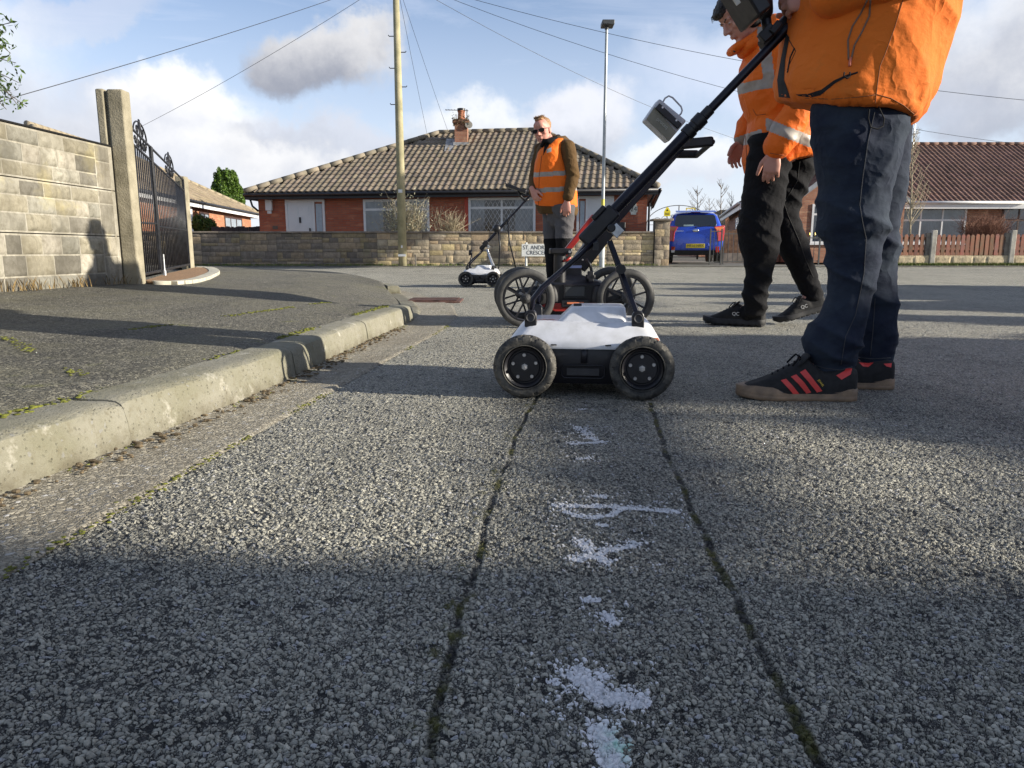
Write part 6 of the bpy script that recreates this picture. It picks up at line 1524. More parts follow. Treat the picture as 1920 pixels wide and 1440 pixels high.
# ---------------------------------------------------------------- shoes
def shoe(parent, heel, toe, up=(0, 0, 1), W=1.0, style='low', name='shoe', lab=None):
    heel, toe = V(heel), V(toe); d = toe - heel; L = d.length; d.normalize(); u = V(up); u = (u - d * u.dot(d)).normalized(); s = u.cross(d)
    T = lambda x, y, z: heel + d * (x * L) + s * (y * L) + u * (z * L)
    hw = [(0, .070), (.03, .105), (.10, .118), (.30, .115), (.45, .118), (.62, .150), (.72, .158), (.82, .148), (.91, .115), (.97, .072), (1.0, .030)]
    def f(tab, x):
        for (a, b_), (c, e) in zip(tab[:-1], tab[1:]):
            if x <= c: return b_ + (e - b_) * (x - a) / (c - a)
        return tab[-1][1]
    if style == 'low': top = [(0, .27), (.06, .285), (.15, .262), (.28, .245), (.36, .30), (.43, .365), (.50, .335), (.60, .275), (.70, .215), (.80, .165), (.90, .135), (.97, .105), (1, .08)]
    else: top = [(0, .30), (.06, .33), (.15, .30), (.28, .275), (.36, .33), (.43, .36), (.50, .33), (.60, .27), (.70, .215), (.80, .17), (.90, .135), (.97, .105), (1, .08)]
    st = .06 if style == 'low' else .115
    xs = [0, .01, .03, .06, .1, .16, .22, .28, .33, .38, .43, .48, .53, .58, .64, .7, .76, .82, .87, .91, .945, .97, .988, 1.0]
    inward = lambda x: .012 * math.sin(x * math.pi)
    mb = MB(); rings = []
    for x in xs:
        w_, h = f(hw, x) * .97 * W, f(top, x); ring = []
        for k in range(20):
            a = math.pi * (k / 19); ca, sa = math.cos(a), math.sin(a)
            e = .62 if x < .4 else .8
            narrow = 1 - .42 * max(0, sa - .35) * (1 if .3 < x < .62 else .6)
            if x < .30: narrow = 1 - .25 * sa
            ring.append(T(x, w_ * math.copysign(abs(ca) ** .6, ca) * narrow + inward(x), st * .5 + (h - st * .5) * abs(sa) ** (e * .75)))
        ring += [T(x, -w_ * .9 + inward(x), st * .45), T(x, w_ * .9 + inward(x), st * .45)]
        rings.append(ring)
    mb.loft(rings)
    tmp = MB(); tmp.v, tmp.f, tmp.c = list(mb.v), list(mb.f), list(mb.c)
    me = remeshed(tmp, .0035, 5); off = V((0, 0, 0)); q = parent
    while q: off += q.location; q = q.parent
    for v in me.vertices:
        x_ = (v.co - heel).dot(d) / L
        if x_ > .5: v.co += v.normal * (.0016 * (1 - abs(nz(v.co, 28, 3)) * 2) * ss(.5, .62, x_) * (1 - ss(.86, .95, x_)))
    bv = BVHTree.FromPolygons([v.co.copy() for v in me.vertices], [tuple(p.vertices) for p in me.polygons])
    for v in me.vertices: v.co -= off
    me.materials.clear(); up_ = finish(me, name, M_shoe, parent, 180)
    if lab: up_['label'] = lab
    # sole
    mb = MB(); 
    def outline(x0, x1, z0, z1, grow, m_, nm, toecap=False):
        R = []
        n_ = 22; pts = [x0 + (x1 - x0) * k / n_ for k in range(n_ + 1)]
        def ring(z, g):
            a = [T(x + (g * .3 if x > .98 else (-g * .3 if x < .01 else 0)), (f(hw, x) * W + g + inward(x)), zf(x, z)) for x in pts]; b_ = [T(x + (g * .3 if x > .98 else (-g * .3 if x < .01 else 0)), -(f(hw, x) * W + g) + inward(x), zf(x, z)) for x in pts][::-1]
            return a + b_
        mb = MB(); mb.loft([ring(z, g) for z, g in grow]); return mb.build(nm, m_, up_, 50, fix=True)
    spring = lambda x: .035 * max(0, (x - .72) / .28) ** 1.6
    if style == 'low':
        zf = lambda x, z: (z * (1.0 if x < .6 else 1.0) + spring(x) * .7)
        o_ = outline(0, 1, 0, 0, [(0.0, .0), (.008, .006), (.040, .008), (.046, .003)], M_gum, 'sole')
        zf = lambda x, z: .046 + (z - .046) * (.28 + .72 * (ss(.60, .72, x) * (1.15 - .5 * ss(.85, 1, x)) + (1 - ss(.05, .22, x)) * 1.0)) + spring(x) * .7
        outline(0, 1, 0, 0, [(.046, .001), (.046, .006), (.104, .004), (.112, -.006)], M_gum, 'sole_wall')
    else:
        zf = lambda x, z: z + spring(x)
        outline(0, 1, 0, 0, [(.030, .002), (.036, .010), (.105, .012), (.118, .002)], M_bsole, 'sole')
        for k in range(9):
            x = .06 + .105 * k; mb = MB(); w_ = f(hw, x) * .95
            P8 = [T(x - .040, -w_, spring(x)), T(x + .040, -w_, spring(x + .03)), T(x + .046, -w_, .04 + spring(x)), T(x - .046, -w_, .04 + spring(x))]
            mb.prism(P8, s * (w_ * 2 * L)); mb.build('tread_block', M_bsole, up_, bevel=.003)
    # laces and tongue
    mb = MB()
    for k in range(6):
        x = .47 + .045 * k; z = f(top, x) + .004; w_ = f(hw, x) * .42
        mb.tube([T(x - .012, -w_, z - .055), T(x, -w_ * .5, z - .006), T(x + .012, w_ * .5, z - .004), T(x + .02, w_, z - .055)], .0028, 6)
    for q in (-1, 1): mb.tube([T(.475, 0, .362), T(.50, q * .05, .385), T(.52, q * .09, .35), T(.56, q * .10, .30)], .0026, 6)
    mb.build('laces', M_black, up_, 180)
    mb = MB(); mb.limb([T(.50, 0, .30), T(.42, 0, .385)], [(.030 * L / .3, .006), (.026 * L / .3, .005)], 14, ref=s); mb.build('tongue', M_shoe, up_, 180)
    return up_, bv, T

# ================================================================== near man in jeans
man = thing('person', (.95, 2.1, 0), 'person in worn orange jacket and dark jeans holding the nearest cart, head out of view', 'person', 'survey crew')
J = dict(hed=V((.98, 2.10, 1.66)), nec=V((1.06, 2.10, 1.47)), che=V((1.09, 2.12, 1.28)), wai=V((1.03, 2.13, 1.05)), pel=V((1.01, 2.13, .88)),
         sh0=V((1.10, 1.91, 1.42)), el0=V((1.13, 1.88, 1.13)), wr0=P(1556, -8, 1.97), sh1=V((1.10, 2.32, 1.42)), el1=V((1.05, 2.36, 1.13)), wr1=V((.86, 2.27, 1.06)),
         hi0=P(1610, 250, 2.03), kn0=P(1604, 440, 2.03), an0=P(1560, 672, 2.03), hi1=P(1640, 250, 2.22), kn1=P(1640, 430, 2.22), an1=P(1638, 672, 2.22))
h1, t1 = G(1601, 749), G(1380, 744); h2 = G(1672, 728); t2 = h2 + V((-.295, .06, 0))
J['to0'] = t1.lerp(h1, .3) + V((0, 0, .045)); J['to1'] = t2.lerp(h2, .3) + V((0, 0, .045))
mb = MB(); tailbody(mb, J, (0, 1, 0), .10, belly=.105, leg=(.060, .042, .022), arm=(.048, .040, .029))
Mh = headmat(J['hed'], (-.8, 0, -.6), (-.6, 0, .8)); head(mb, Mh)
# hand closed round the upper tube of the cart
pole_d = (P(1497, 18, 2.16) - P(1400, 120, 2.16)).normalized(); grip_c = P(1505, 6, 2.13)
hd = V((-.95, .15, .05)).normalized()
hand(mb, P(1548, -4, 2.085), hd, V((.1, .9, -.35)), V((-.1, .3, .9)), curl=(.75, .95, .7), s=1.0, thumb=.15)
hand(mb, V((.86, 2.27, 1.06)), V((-.5, -.75, .2)), V((0, 0, -1)), V((-.8, .5, 0)), curl=(.6, .8, .6))
bodymesh('body', mb, .0042, man, M_skin)
mb = MB(); mb.ell((0, -.024, .050), (.081, .098, .086), Mh, 24, 14); hm = remeshed(mb, .006, 2)
for v in hm.vertices: v.co += v.normal * (.006 * nz(v.co, 60))
for v in hm.vertices: v.co -= man.location
hm.materials.clear(); finish(hm, 'hair', M_hair1, man, 180)
def ridge(p, a, b_, c, o=0): return 1 - 2 * abs(noise.noise(V((p.x * a + p.z * b_ * .4 + o, p.y * a * .7 - o, p.z * b_ + p.x * c))))
def bell(x, m_, w_): return math.exp(-((x - m_) / w_) ** 2)
def denim_disp(p, n):
    k = .0020 + .0080 * bell(p.z, .43, .11) + .0085 * bell(p.z, .15, .11) + .003 * bell(p.z, .72, .08)
    w_ = V((p.x, p.y, p.z + .035 * nz(p, 7, 4)))
    r = ridge(w_, 2.6, 11, 5, 2.3); r2 = ridge(w_, 5, 24, -8, 7)
    drag = .006 * ridge(w_, 5, 3, -9, 4) * bell(p.z, .62, .16)
    return k * 1.5 * (max(-.6, r) * .9 * (1 if r < 0 else r ** .6 / max(r, .05) * r) + .35 * r2) + drag * 1.5 + .0015 * nz(p, 22)
mb = MB()
sides(mb, [(150, 1535, 1700, .62), (200, 1521, 1710, .66), (240, 1523, 1698, .76), (300, 1531, 1684, .88), (350, 1536, 1671), (400, 1532, 1664), (430, 1531, 1663), (452, 1546, 1659), (500, 1550, 1652), (550, 1547, 1640), (590, 1534, 1630), (625, 1514, 1620), (650, 1508, 1610), (675, 1512, 1603), (694, 1520, 1600)], 2.03, .92, 30, ins=8)
sides(mb, [(150, 1560, 1700, .6), (240, 1566, 1700, .8), (340, 1574, 1690), (430, 1582, 1680), (520, 1590, 1680), (600, 1596, 1679), (655, 1600, 1675), (683, 1602, 1673)], 2.22, .92, 28, ins=3)
# rolled hem edges
jeans, bvj = cloth('jeans', mb, .0048, man, [M_denim, M_thread], denim_disp, None, 5)
for pts in ([(1640, 210), (1628, 262), (1618, 330), (1612, 384), (1618, 420), (1624, 447), (1620, 513), (1604, 592), (1586, 630), (1577, 684)], [(1641, 560), (1637, 620), (1632, 668)]):
    mb = on_surf(bvj, pts, .0012, .0012, 5, 7)
    if mb.v: mb.build('seam', M_thread, jeans, 180)
for pts in ([(1516, 681), (1545, 690), (1575, 694), (1598, 688)], [(1606, 670), (1635, 673), (1670, 671)]):
    mb = on_surf(bvj, pts, .0013, .001, 5, 6)
    if mb.v: mb.build('hem_stitch', M_thread, jeans, 180)
def jacket_disp(p, n):
    f = ridge(p, 3.2, 2.6, 4.0, 1.7); f2 = ridge(p, 7, 5, -6, 9); q = V((p.x, p.y, p.z)); f += 1.1 * (ridge(V((p.x + .9 * p.z, p.y, p.z * .3)), 6, 3, 0, 3) ** 3) * ss(.95, 1.1, p.x)
    k = 1 + .8 * bell(p.z, .80, .06)
    gather = .004 * math.sin(p.x * 150 + nz(p, 8) * 4) * ss(.96, 1.04, p.x) * bell(p.z, .79, .028)
    return k * (.011 * f + .0055 * f2) + .002 * nz(p, 18) + gather
mb = MB()
loftE(mb, [((1504, 178), (1682, 212), 2.13, .19, .8), ((1480, 170), (1688, 212), 2.13, .205, .8), ((1472, 154), (1702, 190), 2.13, .21, .7), ((1475, 122), (1726, 150), 2.13, .21, .6), ((1482, 64), (1748, 92), 2.13, .205, .45), ((1490, 5), (1768, 24), 2.13, .20, .3), ((1500, -60), (1782, -50), 2.13, .20), ((1505, -140), (1795, -140), 2.13, .20), ((1525, -220), (1770, -225), 2.12, .22), ((1560, -275), (1740, -285), 2.12, .20), ((1600, -310), (1700, -315), 2.12, .09)], 34, .92)
mb.limb([J['sh0'], J['el0'] + V((.0, -.005, 0)), J['wr0'] + V((.012, .0, .006))], [.085, .074, .050], 22); mb.limb([J['sh1'], J['el1'], J['wr1'] + V((.05, .02, .0))], [.085, .074, .056], 22)
mb.limb([J['nec'] + V((.0, 0, -.04)), J['nec'] + V((-.02, 0, .05))], [.095, .088], 20)
mb.tube(ringE((1483, 172), (1686, 212), 2.13, .203, .8, 40), .007, 8, closed=True)
M_lining = mat('black lining', (.008, .008, .009), .9)
def jpick(p):
    u, v = proj(p)
    return 0
jac, bvk = cloth('jacket', mb, .0060, man, [M_oran, M_lining], jacket_disp, jpick, 4)
mb = strip(bvk, [(1492, 177), (1515, 176), (1540, 168), (1563, 151), (1585, 141), (1608, 134)], [(1496, 180), (1520, 183), (1538, 179), (1566, 156), (1588, 144), (1609, 137)], .0012); mb.build('pocket_opening', M_lining, jac, 180)
mb = strip(bvk, [(1474, 62), (1464, 110), (1457, 150), (1460, 182)], [(1480, 70), (1472, 112), (1470, 150), (1482, 184)], .0035)
if mb.f: mb.build('open_front', M_lining, jac, 180)
for pts, nm, m_, r in (([(1626, 0), (1614, 25), (1598, 50), (1590, 75), (1591, 112)], 'zip', mat('zip tape', (.20, .13, .09), .7), .0022), ([(1632, 0), (1630, 30), (1616, 60), (1602, 85), (1596, 112)], 'zip', mat('zip tape', (.2, .13, .09), .7), .0022),
        ([(1693, 0), (1678, 50), (1660, 100), (1650, 124), (1645, 160), (1641, 194)], 'seam', mat('seam shade', (.24, .09, .03), .9), .0011), ([(1505, 184), (1560, 186), (1610, 182), (1641, 178)], 'seam', mat('seam shade', (.24, .09, .03), .9), .0009), ([(1640, 176), (1670, 184), (1695, 198), (1714, 214)], 'seam', mat('seam shade', (.24, .09, .03), .9), .0010),
        ([(1473, 64), (1492, 96), (1476, 130)], 'seam', M_lining, .0012), ([(1490, 90), (1482, 108), (1477, 136)], 'zip', M_lining, .0028)):
    mb = on_surf(bvk, pts, r, .0006, 6, 6)
    if mb.v: mb.build(nm, m_, jac, 180)
mb = on_surf(bvk, [(1595, 108), (1593, 124)], .0035, .003, 6, 4); 
if mb.v: mb.build('zip_puller', mat('coral puller', (.6, .16, .10), .5), jac, 180)
q = hit(bvk, 1588, 140, .004)
if q: mb = MB(); mb.tube([q + V((-.007, 0, .006)), q + V((-.008, -.001, -.003)), q + V((0, -.002, -.009)), q + V((.008, -.001, -.003)), q + V((.007, 0, .006))], .0019, 8); mb.build('pull_ring', M_lining, jac, 180)
mb = MB(); mb.tube([P(u, v, 1.925) for u, v in ((1645, 194), (1650, 206), (1658, 222), (1656, 236), (1645, 242), (1632, 238), (1628, 222), (1630, 205))], .0018, 8); mb.build('drawcord', M_lining, jac, 180)
for k in '01':
    a = J['an' + k]; mb = MB(); mb.limb([a + V((0, 0, .03)), a + V((0, 0, -.02)), a.lerp(J['to' + k], .22) + V((0, 0, -.035))], [.033, .036, .034], 18); mb.build('sock', M_black, man, 180)
up1, bs, T = shoe(man, h1, t1, style='low', lab='black suede shoe with three red stripes and gum sole, nearer foot')
for A_, B_ in (([(1464, 713), (1477, 727), (1490, 742)], [(1474, 710), (1487, 724), (1500, 740)]), ([(1483, 706), (1498, 721), (1512, 738)], [(1493, 702), (1508, 717), (1521, 736)]), ([(1500, 698), (1516, 716), (1532, 736)], [(1510, 692), (1526, 712), (1542, 733)])):
    mb = strip(bs, A_, B_, .0012); mb.build('stripe', M_stripe, up1, 180)
mb = strip(bs, [(1568, 704), (1584, 695), (1592, 676)], [(1578, 712), (1595, 702), (1600, 684)], .0012)
if mb.f: mb.build('heel_tab', M_stripe, up1, 180)
mb = strip(bs, [(1408, 727), (1445, 728), (1466, 733), (1478, 744)], [(1407, 728.2), (1444, 729.4), (1464, 734.4), (1476, 745)], .0012)
if mb.f: mb.build('toe_seam', M_thread, up1, 180)
q = hit(bs, 1539, 718, .0016)
if q: text('gold_lettering', 'JEANS', .0085, facing(q, V((.62, 0, -.78)), V((.75, .25, .62))), mat('gold print', (.75, .55, .08), .4, metal=.4), up1, .0002)
up2, bs2, T2 = shoe(man, h2, t2, style='low', lab='black suede shoe with red heel tab, farther foot')
for A_, B_ in (([(1610, 679), (1618, 687)], [(1638, 680), (1628, 688)]), ([(1657, 682), (1662, 687)], [(1672, 681), (1671, 689)])):
    mb = strip(bs2, A_, B_, .0012)
    if len(mb.f) > 16: mb.build('heel_tab', M_stripe, up2, 180)

# ================================================================== walking man in hi-vis coat
wk = thing('person', (1.35, 4.05, 0), 'person in high visibility orange coat and black trousers walking left with head bowed', 'person', 'survey crew')
Yn = 4.02
hc = P(1387, 33, Yn)
J = dict(hed=hc, nec=P(1432, 72, Yn), che=P(1462, 125, Yn), wai=P(1466, 220, Yn), pel=P(1466, 275, Yn),
         sh0=P(1484, 98, 3.86), el0=P(1497, 205, 3.80), wr0=P(1456, 280, 3.80), sh1=P(1440, 100, 4.20), el1=P(1424, 200, 4.28), wr1=P(1392, 262, 4.26),
         hi0=P(1446, 300, 3.95), kn0=P(1424, 440, 3.93), an0=P(1413, 568, 3.97), hi1=P(1478, 300, 4.13), kn1=P(1472, 420, 4.14), an1=P(1520, 545, 4.14))
wh1, wt1 = G(1433, 613), G(1319, 607); wt2 = G(1467, 612) + V((0, .12, 0)); wh2 = P(1549, 581, 4.12)
J['to0'] = wh1.lerp(wt1, .6) + V((0, 0, .04)); J['to1'] = wh2.lerp(wt2, .6) + V((.0, 0, .04))
mb = MB(); tailbody(mb, J, (0, 1, 0), .10, leg=(.060, .044, .032), arm=(.042, .036, .026))
Mw = headmat(hc, (-.80, -.18, -.56), (-.56, 0, .83)); head(mb, Mw, 1.0, .95)
hand(mb, P(1451, 286, 3.80), V((-.08, 0, -1)), V((.35, .9, 0)), V((-.6, -.5, .1)), curl=(.35, .5, .4), s=1.02)
hand(mb, P(1389, 268, 4.26), V((-.38, -.1, -.92)), V((.35, -.9, -.1)), V((-.8, -.3, .3)), curl=(.25, .35, .3), s=1.02, spread=.14)
bodymesh('body', mb, .0042, wk, M_skin)
eyes(wk, Mw); brows(wk, Mw, M_hair1)
mb = MB(); mb.ell((0, -.030, .048), (.082, .094, .088), Mw, 26, 16); mb.ell((0, .050, .092), (.058, .048, .030), Mw); mb.ell((0, .080, .074), (.052, .032, .030), Mw); mb.ell((0, -.01, .07), (.088, .098, .075), Mw); mb.ell((-.045, .02, .05), (.040, .05, .045), Mw); mb.ell((.045, .02, .05), (.040, .05, .045), Mw)
hm = remeshed(mb, .004, 2)
for v in hm.vertices: v.co += v.normal * (.005 * nz(v.co, 55) + .004 * nz(v.co, 140))
for v in hm.vertices: v.co -= wk.location
hm.materials.clear(); hr = finish(hm, 'hair', M_hair1, wk, 180)
mb = MB(); rg = random.Random(4)
for _ in range(170):
    x = rg.uniform(-.055, .055); y0 = rg.uniform(.02, .085); z0 = .125 - .5 * (y0 - .02)
    a = V((x, y0, z0)); b_ = a + V((rg.gauss(0, .006), .018, -.012 + rg.gauss(0, .004))); c = b_ + V((rg.gauss(0, .008), .006, -.022))
    mb.tube([Mw @ a, Mw @ b_, Mw @ c], [.0022, .0018, .0006], 4)
mb.build('fringe', M_hair1, hr)
# dark hood / collar behind the cheek
mb = MB(); mb.ell((-.01, -.055, -.01), (.088, .060, .105), Mw, 20, 12); mb.ell((-.055, -.02, -.01), (.034, .050, .082), Mw, 18, 12); mb.ell((.055, -.02, -.01), (.034, .050, .082), Mw, 18, 12); mb.ell((0, -.05, .09), (.07, .06, .05), Mw, 18, 12)
cloth('hood', mb, .006, wk, M_black, lambda p, n: .003 * nz(p, 30))
for q in (-1, 1):
    mb = MB(); mb.ell((q * .092, .006, -.006), (.022, .040, .050), Mw, 20, 12); ed = mb.build('ear_defender', M_cblack, wk, 180)
    mb = MB(); mb.tube([Mw @ V((q * .110, .006, -.03)), Mw @ V((q * .112, .0, .03)), Mw @ V((q * .104, -.004, .075))], .0035, 6); mb.build('arm', M_bolt, ed, 180)
mb = MB(); mb.tube([Mw @ V((.108 * math.cos(a), -.004, .055 + .100 * math.sin(a))) for a in [math.pi * k / 14 for k in range(15)]], [(.013, .005)] * 15, 8, ref=Mw.to_3x3() @ V((0, 1, 0))); mb.build('headband', M_cblack, wk, 180)
def coat_disp(p, n):
    return .011 * ridge(p, 4, 7, 5, 3.1) * (1 + .6 * bell(p.z, .95, .08)) + .006 * ridge(p, 10, 12, -8, 5) + .0015 * nz(p, 30)
mb = MB()
loftE(mb, [((1402, 322), (1527, 286), Yn, .150), ((1398, 300), (1533, 270), Yn, .158), ((1403, 262), (1538, 240), Yn, .165), ((1408, 228), (1538, 208), Yn, .165), ((1397, 200), (1538, 180), Yn, .170), ((1390, 165), (1535, 140), Yn, .175), ((1392, 125), (1525, 90), Yn, .185), ((1408, 98), (1502, 62), Yn, .17), ((1420, 85), (1478, 48), Yn, .11)], 30)
mb.limb([P(1490, 100, 3.85), P(1500, 200, 3.80), P(1459, 272, 3.80)], [.072, .064, .058], 20)
mb.limb([P(1444, 105, 4.2), P(1426, 200, 4.27), P(1395, 254, 4.26)], [.072, .062, .054], 20)
coatm = mb
# stand-up collar
mb.tube([P(1372, 96, Yn), P(1420, 66, Yn)], [(.060, .012), (.085, .018)], 14)
mb.limb([P(1400, 92, Yn), P(1446, 52, Yn)], [(.085, .030), (.10, .050)], 20)
def wpick(p):
    u, v = proj(p); x = u - 1400
    if p.y < 3.92 and u > 1428 and v > 190:      # near sleeve
        d_ = v - (229 + (u - 1442) * .40)
        return 1 if -6 < d_ < 17 and u > 1436 else 0
    if -12 < v - (166 - x * .22) < 8 and p.y > 0: return 1
    if -11 < v - (262 - x * .34) < 9: return 1
    if v < 165 and 1425 < u + (v - 100) * -.12 < 1447 and v > 50: return 1
    return 0
coat, bvc = cloth('coat', mb, .0056, wk, [M_hivis, M_reflect], coat_disp, wpick, 4)
for pts, r in (([(1444, 287), (1455, 289), (1470, 291)], .002), ([(1398, 255), (1400, 290), (1401, 322)], .002), ([(1470, 140), (1490, 170), (1505, 200)], .0018), ([(1412, 205), (1418, 216), (1436, 214)], .0016)):
    mb = on_surf(bvc, pts, r, .0008, 5, 5)
    if mb.v: mb.build('seam', mat('seam shade orange', (.30, .07, .02), .9), coat, 180)
for u, v in ((1404, 311), (1377, 96)):
    q = hit(bvc, u, v, .002)
    if q: mb = MB(); mb.ell(q, (.006, .003, .006)); mb.build('press_stud', M_blackp, coat, 180)
for k in range(2):
    mb = strip(bvc, [(1400 + 2 * k, 122 + k * 7), (1414 + 2 * k, 118 + k * 7)], [(1400 + 2 * k, 125 + k * 7), (1414 + 2 * k, 121 + k * 7)], .002, 3)
    if mb.f: mb.build('chest_print', mat('magenta print', (.45, .06, .12), .6), coat)
def trs_disp(p, n):
    return .011 * ridge(p, 3, 9, 6, 6.5) * (1 + .8 * bell(p.z, .12, .09) + .6 * bell(p.z, .45, .10)) + .003 * ridge(p, 9, 18, -10, 2) + .001 * nz(p, 30)
mb = MB()
sides(mb, [(255, 1405, 1500), (300, 1400, 1484), (340, 1396, 1476), (390, 1389, 1468), (430, 1384, 1462), (465, 1388, 1459), (500, 1397, 1452), (530, 1396, 1446), (555, 1393, 1438), (575, 1394, 1436), (590, 1398, 1434)], 3.96, .95, 26, ins=4)
sides(mb, [(255, 1440, 1530), (300, 1438, 1531), (340, 1440, 1522), (380, 1440, 1503), (410, 1440, 1498), (440, 1448, 1508), (475, 1462, 1519), (505, 1480, 1528), (530, 1494, 1536), (552, 1506, 1541), (562, 1510, 1541)], 4.14, .95, 26, ins=4)
trs, bvt = cloth('trousers', mb, .0056, wk, M_black, trs_disp, None, 5)
mb = on_surf(bvt, [(1500, 300), (1495, 340), (1470, 380), (1478, 405), (1498, 450), (1512, 490), (1525, 520)], .002, .0008, 5, 6)
if mb.v: mb.build('seam', mat('dark seam', (.035, .035, .035), .9), trs, 180)
for hh, tt, upv, lab in ((wh1, wt1, (0, 0, 1), 'black running shoe flat on the road, leading foot'), (wh2, wt2, (-.4, 0, 1), 'black running shoe pushing off with its heel raised, trailing foot')):
    s_, bs, T = shoe(wk, hh, tt, up=upv, style='run', lab=lab)
    q = T(.46, -.135, .20); near_side = q
    d_ = (tt - hh).normalized(); u_ = V(upv); u_ = (u_ - d_ * u_.dot(d_)).normalized(); 
    for y_ in (-.125, .125):
        q = T(.44, y_, .20)
        if q.y < T(.44, 0, .2).y: text('side_mark', 'QC', .026, facing(q + V((0, -.006, 0)), -d_, u_), mat('white print', (.6, .6, .6), .5), s_, .0006)

for k in '01':
    a = J['an' + k]; mb = MB(); dn = V((0, 0, -1)) if k == '0' else (wh2 - a).normalized()
    mb.limb([a - dn * .03, a + dn * .03, a.lerp(J['to' + k], .18) + dn * .045], [.045, .044, .040], 18); mb.limb([a + dn * .02, a.lerp(J['to' + k], .42) + dn * .02], [.038, .030], 16); mb.build('sock', M_black, wk, 180)
# ================================================================== man in orange vest
vm_ = thing('person', (.55, 8.3, 0), 'person in sunglasses and orange reflective vest over brown coat, facing the camera', 'person', 'survey crew')
Yv = 8.3; h0 = P(1017, 246, Yv)
J = dict(hed=h0, nec=P(1034, 268, Yv), che=P(1040, 305, Yv), wai=P(1042, 355, Yv), pel=P(1044, 395, Yv),
         sh0=P(1064, 276, 8.18), el0=P(1074, 332, 8.12), wr0=P(1064, 374, 8.06), sh1=P(1014, 282, 8.42), el1=P(1003, 335, 8.40), wr1=P(1000, 362, 8.20),
         hi0=P(1056, 405, 8.22), kn0=P(1056, 465, 8.2), an0=P(1053, 525, 8.25), hi1=P(1032, 405, 8.4), kn1=P(1034, 468, 8.38), an1=P(1036, 522, 8.42))
J['to0'] = J['an0'] + V((-.10, -.12, -.05)); J['to1'] = J['an1'] + V((-.12, -.08, -.05))
mb = MB(); tailbody(mb, J, V((.75, -.66, 0)), .11, leg=(.075, .056, .04), arm=(.046, .04, .03))
Mv = headmat(h0, (-.42, -.88, -.16), (-.22, -.08, 1)); head(mb, Mv, 1.14, 1.1)
hand(mb, P(1063, 378, 8.05), V((-.02, 0, -1)), V((.2, .9, 0)), V((-.9, -.3, 0)), curl=(.4, .5, .4), s=1.1)
hand(mb, P(998, 356, 8.18), V((.35, -.3, -.85)), V((.7, .5, 0)), V((-.5, -.8, 0)), curl=(.5, .6, .4), s=1.15)
bodymesh('body', mb, .006, vm_, M_skin2)
mb = MB(); mb.ell((0, -.040, .060), (.085, .085, .080), Mv @ Matrix.Scale(1.08, 4), 24, 14); mb.ell((0, .030, .122), (.052, .045, .018), Mv); mb.ell((0, .01, .12), (.045, .05, .03), Mv)
hm = remeshed(mb, .006, 2)
for v in hm.vertices: v.co += v.normal * (.006 * nz(v.co, 50)); 
for v in hm.vertices: v.co -= vm_.location
hm.materials.clear(); hr = finish(hm, 'hair', M_hair2, vm_, 180)
mb = MB()
for _ in range(150):
    x = rg.uniform(-.05, .05); a = V((x, rg.uniform(-.02, .07), .135)); b_ = a + V((-.01 + rg.gauss(0, .012), rg.gauss(0, .01), rg.uniform(.010, .030)))
    mb.tube([Mv @ a, Mv @ b_], [.004, .001], 4)
mb.build('tuft', M_hair2, hr)
mb = MB(); S = Mv @ Matrix.Scale(1.14, 4)
for q in (-1, 1):
    mb.loft([[S @ V((q * .034 + .027 * math.copysign(abs(math.cos(a)) ** .7, math.cos(a)), .104 + dy - abs(q * .034 + .027 * math.cos(a)) * .25, .006 + .018 * math.copysign(abs(math.sin(a)) ** .7, math.sin(a)))) for a in [2 * math.pi * k / 16 for k in range(16)]] for dy in (0, .003)])
gl_ = mb.build('sunglasses', mat('dark lens', (.01, .01, .012), .12), vm_, 60)
mb = MB(); mb.tube([S @ V(p) for p in ((-.078, .0, .014), (-.072, .06, .016), (-.062, .092, .016), (0, .104, .016), (.062, .092, .016), (.072, .06, .016), (.078, .0, .014))], .0022, 6); mb.build('glasses_frame', M_blackp, gl_, 180)
def vd(p, n): return .008 * ridge(p, 4, 6, 4, 1.1) + .004 * ridge(p, 10, 12, 6, 4)
mb = MB()
loftE(mb, [((1012, 399), (1080, 404), Yv, .16), ((1006, 388), (1083, 394), Yv, .175), ((1003, 360), (1080, 362), Yv, .18), ((1003, 320), (1078, 322), Yv, .185), ((1004, 292), (1076, 288), Yv, .19), ((1010, 274), (1072, 268), Yv, .17), ((1022, 264), (1060, 256), Yv, .11)], 26)
for k in '01': mb.limb([J['sh' + k], J['el' + k], J['wr' + k] + (J['el' + k] - J['wr' + k]) * .12], [.076, .064, .052], 18)
mb.limb([P(1036, 276, Yv + .03), P(1038, 266, Yv + .05)], [(.085, .075), (.085, .07)], 18)
cloth('coat', mb, .010, vm_, M_brownj, vd, None, 3)
mb = MB()
loftE(mb, [((1008, 387), (1082, 389), 8.29, .195), ((1003, 380), (1083, 384), 8.29, .20), ((1000, 355), (1081, 356), 8.29, .203), ((1001, 325), (1074, 326), 8.29, .206), ((1003, 305), (1062, 300), 8.28, .208), ((1007, 288), (1056, 280), 8.27, .205), ((1018, 272), (1062, 262), 8.28, .150), ((1026, 266), (1054, 258), 8.29, .11)], 28)
def vpick(p):
    u, v = proj(p)
    for c_ in (327, 357):
        if -4.2 < v - (c_ - (u - 1010) * .06) < 4.6: return 1
    # dark open neck
    if v < 292 and abs(u - (1018 + (292 - v) * .35)) < (292 - v) * .22 and p.y < 8.3: return 2
    return 0
vst, bvv = cloth('vest', mb, .008, vm_, [M_vest, M_reflect, M_black], lambda p, n: .5 * vd(p, n), vpick, 3)
mb = on_surf(bvv, [(1016, 292), (1011, 330), (1010, 385)], .004, .001, 5, 5)
if mb.v: mb.build('zip', mat('seam shade orange', (.30, .07, .02), .9), vst, 180)
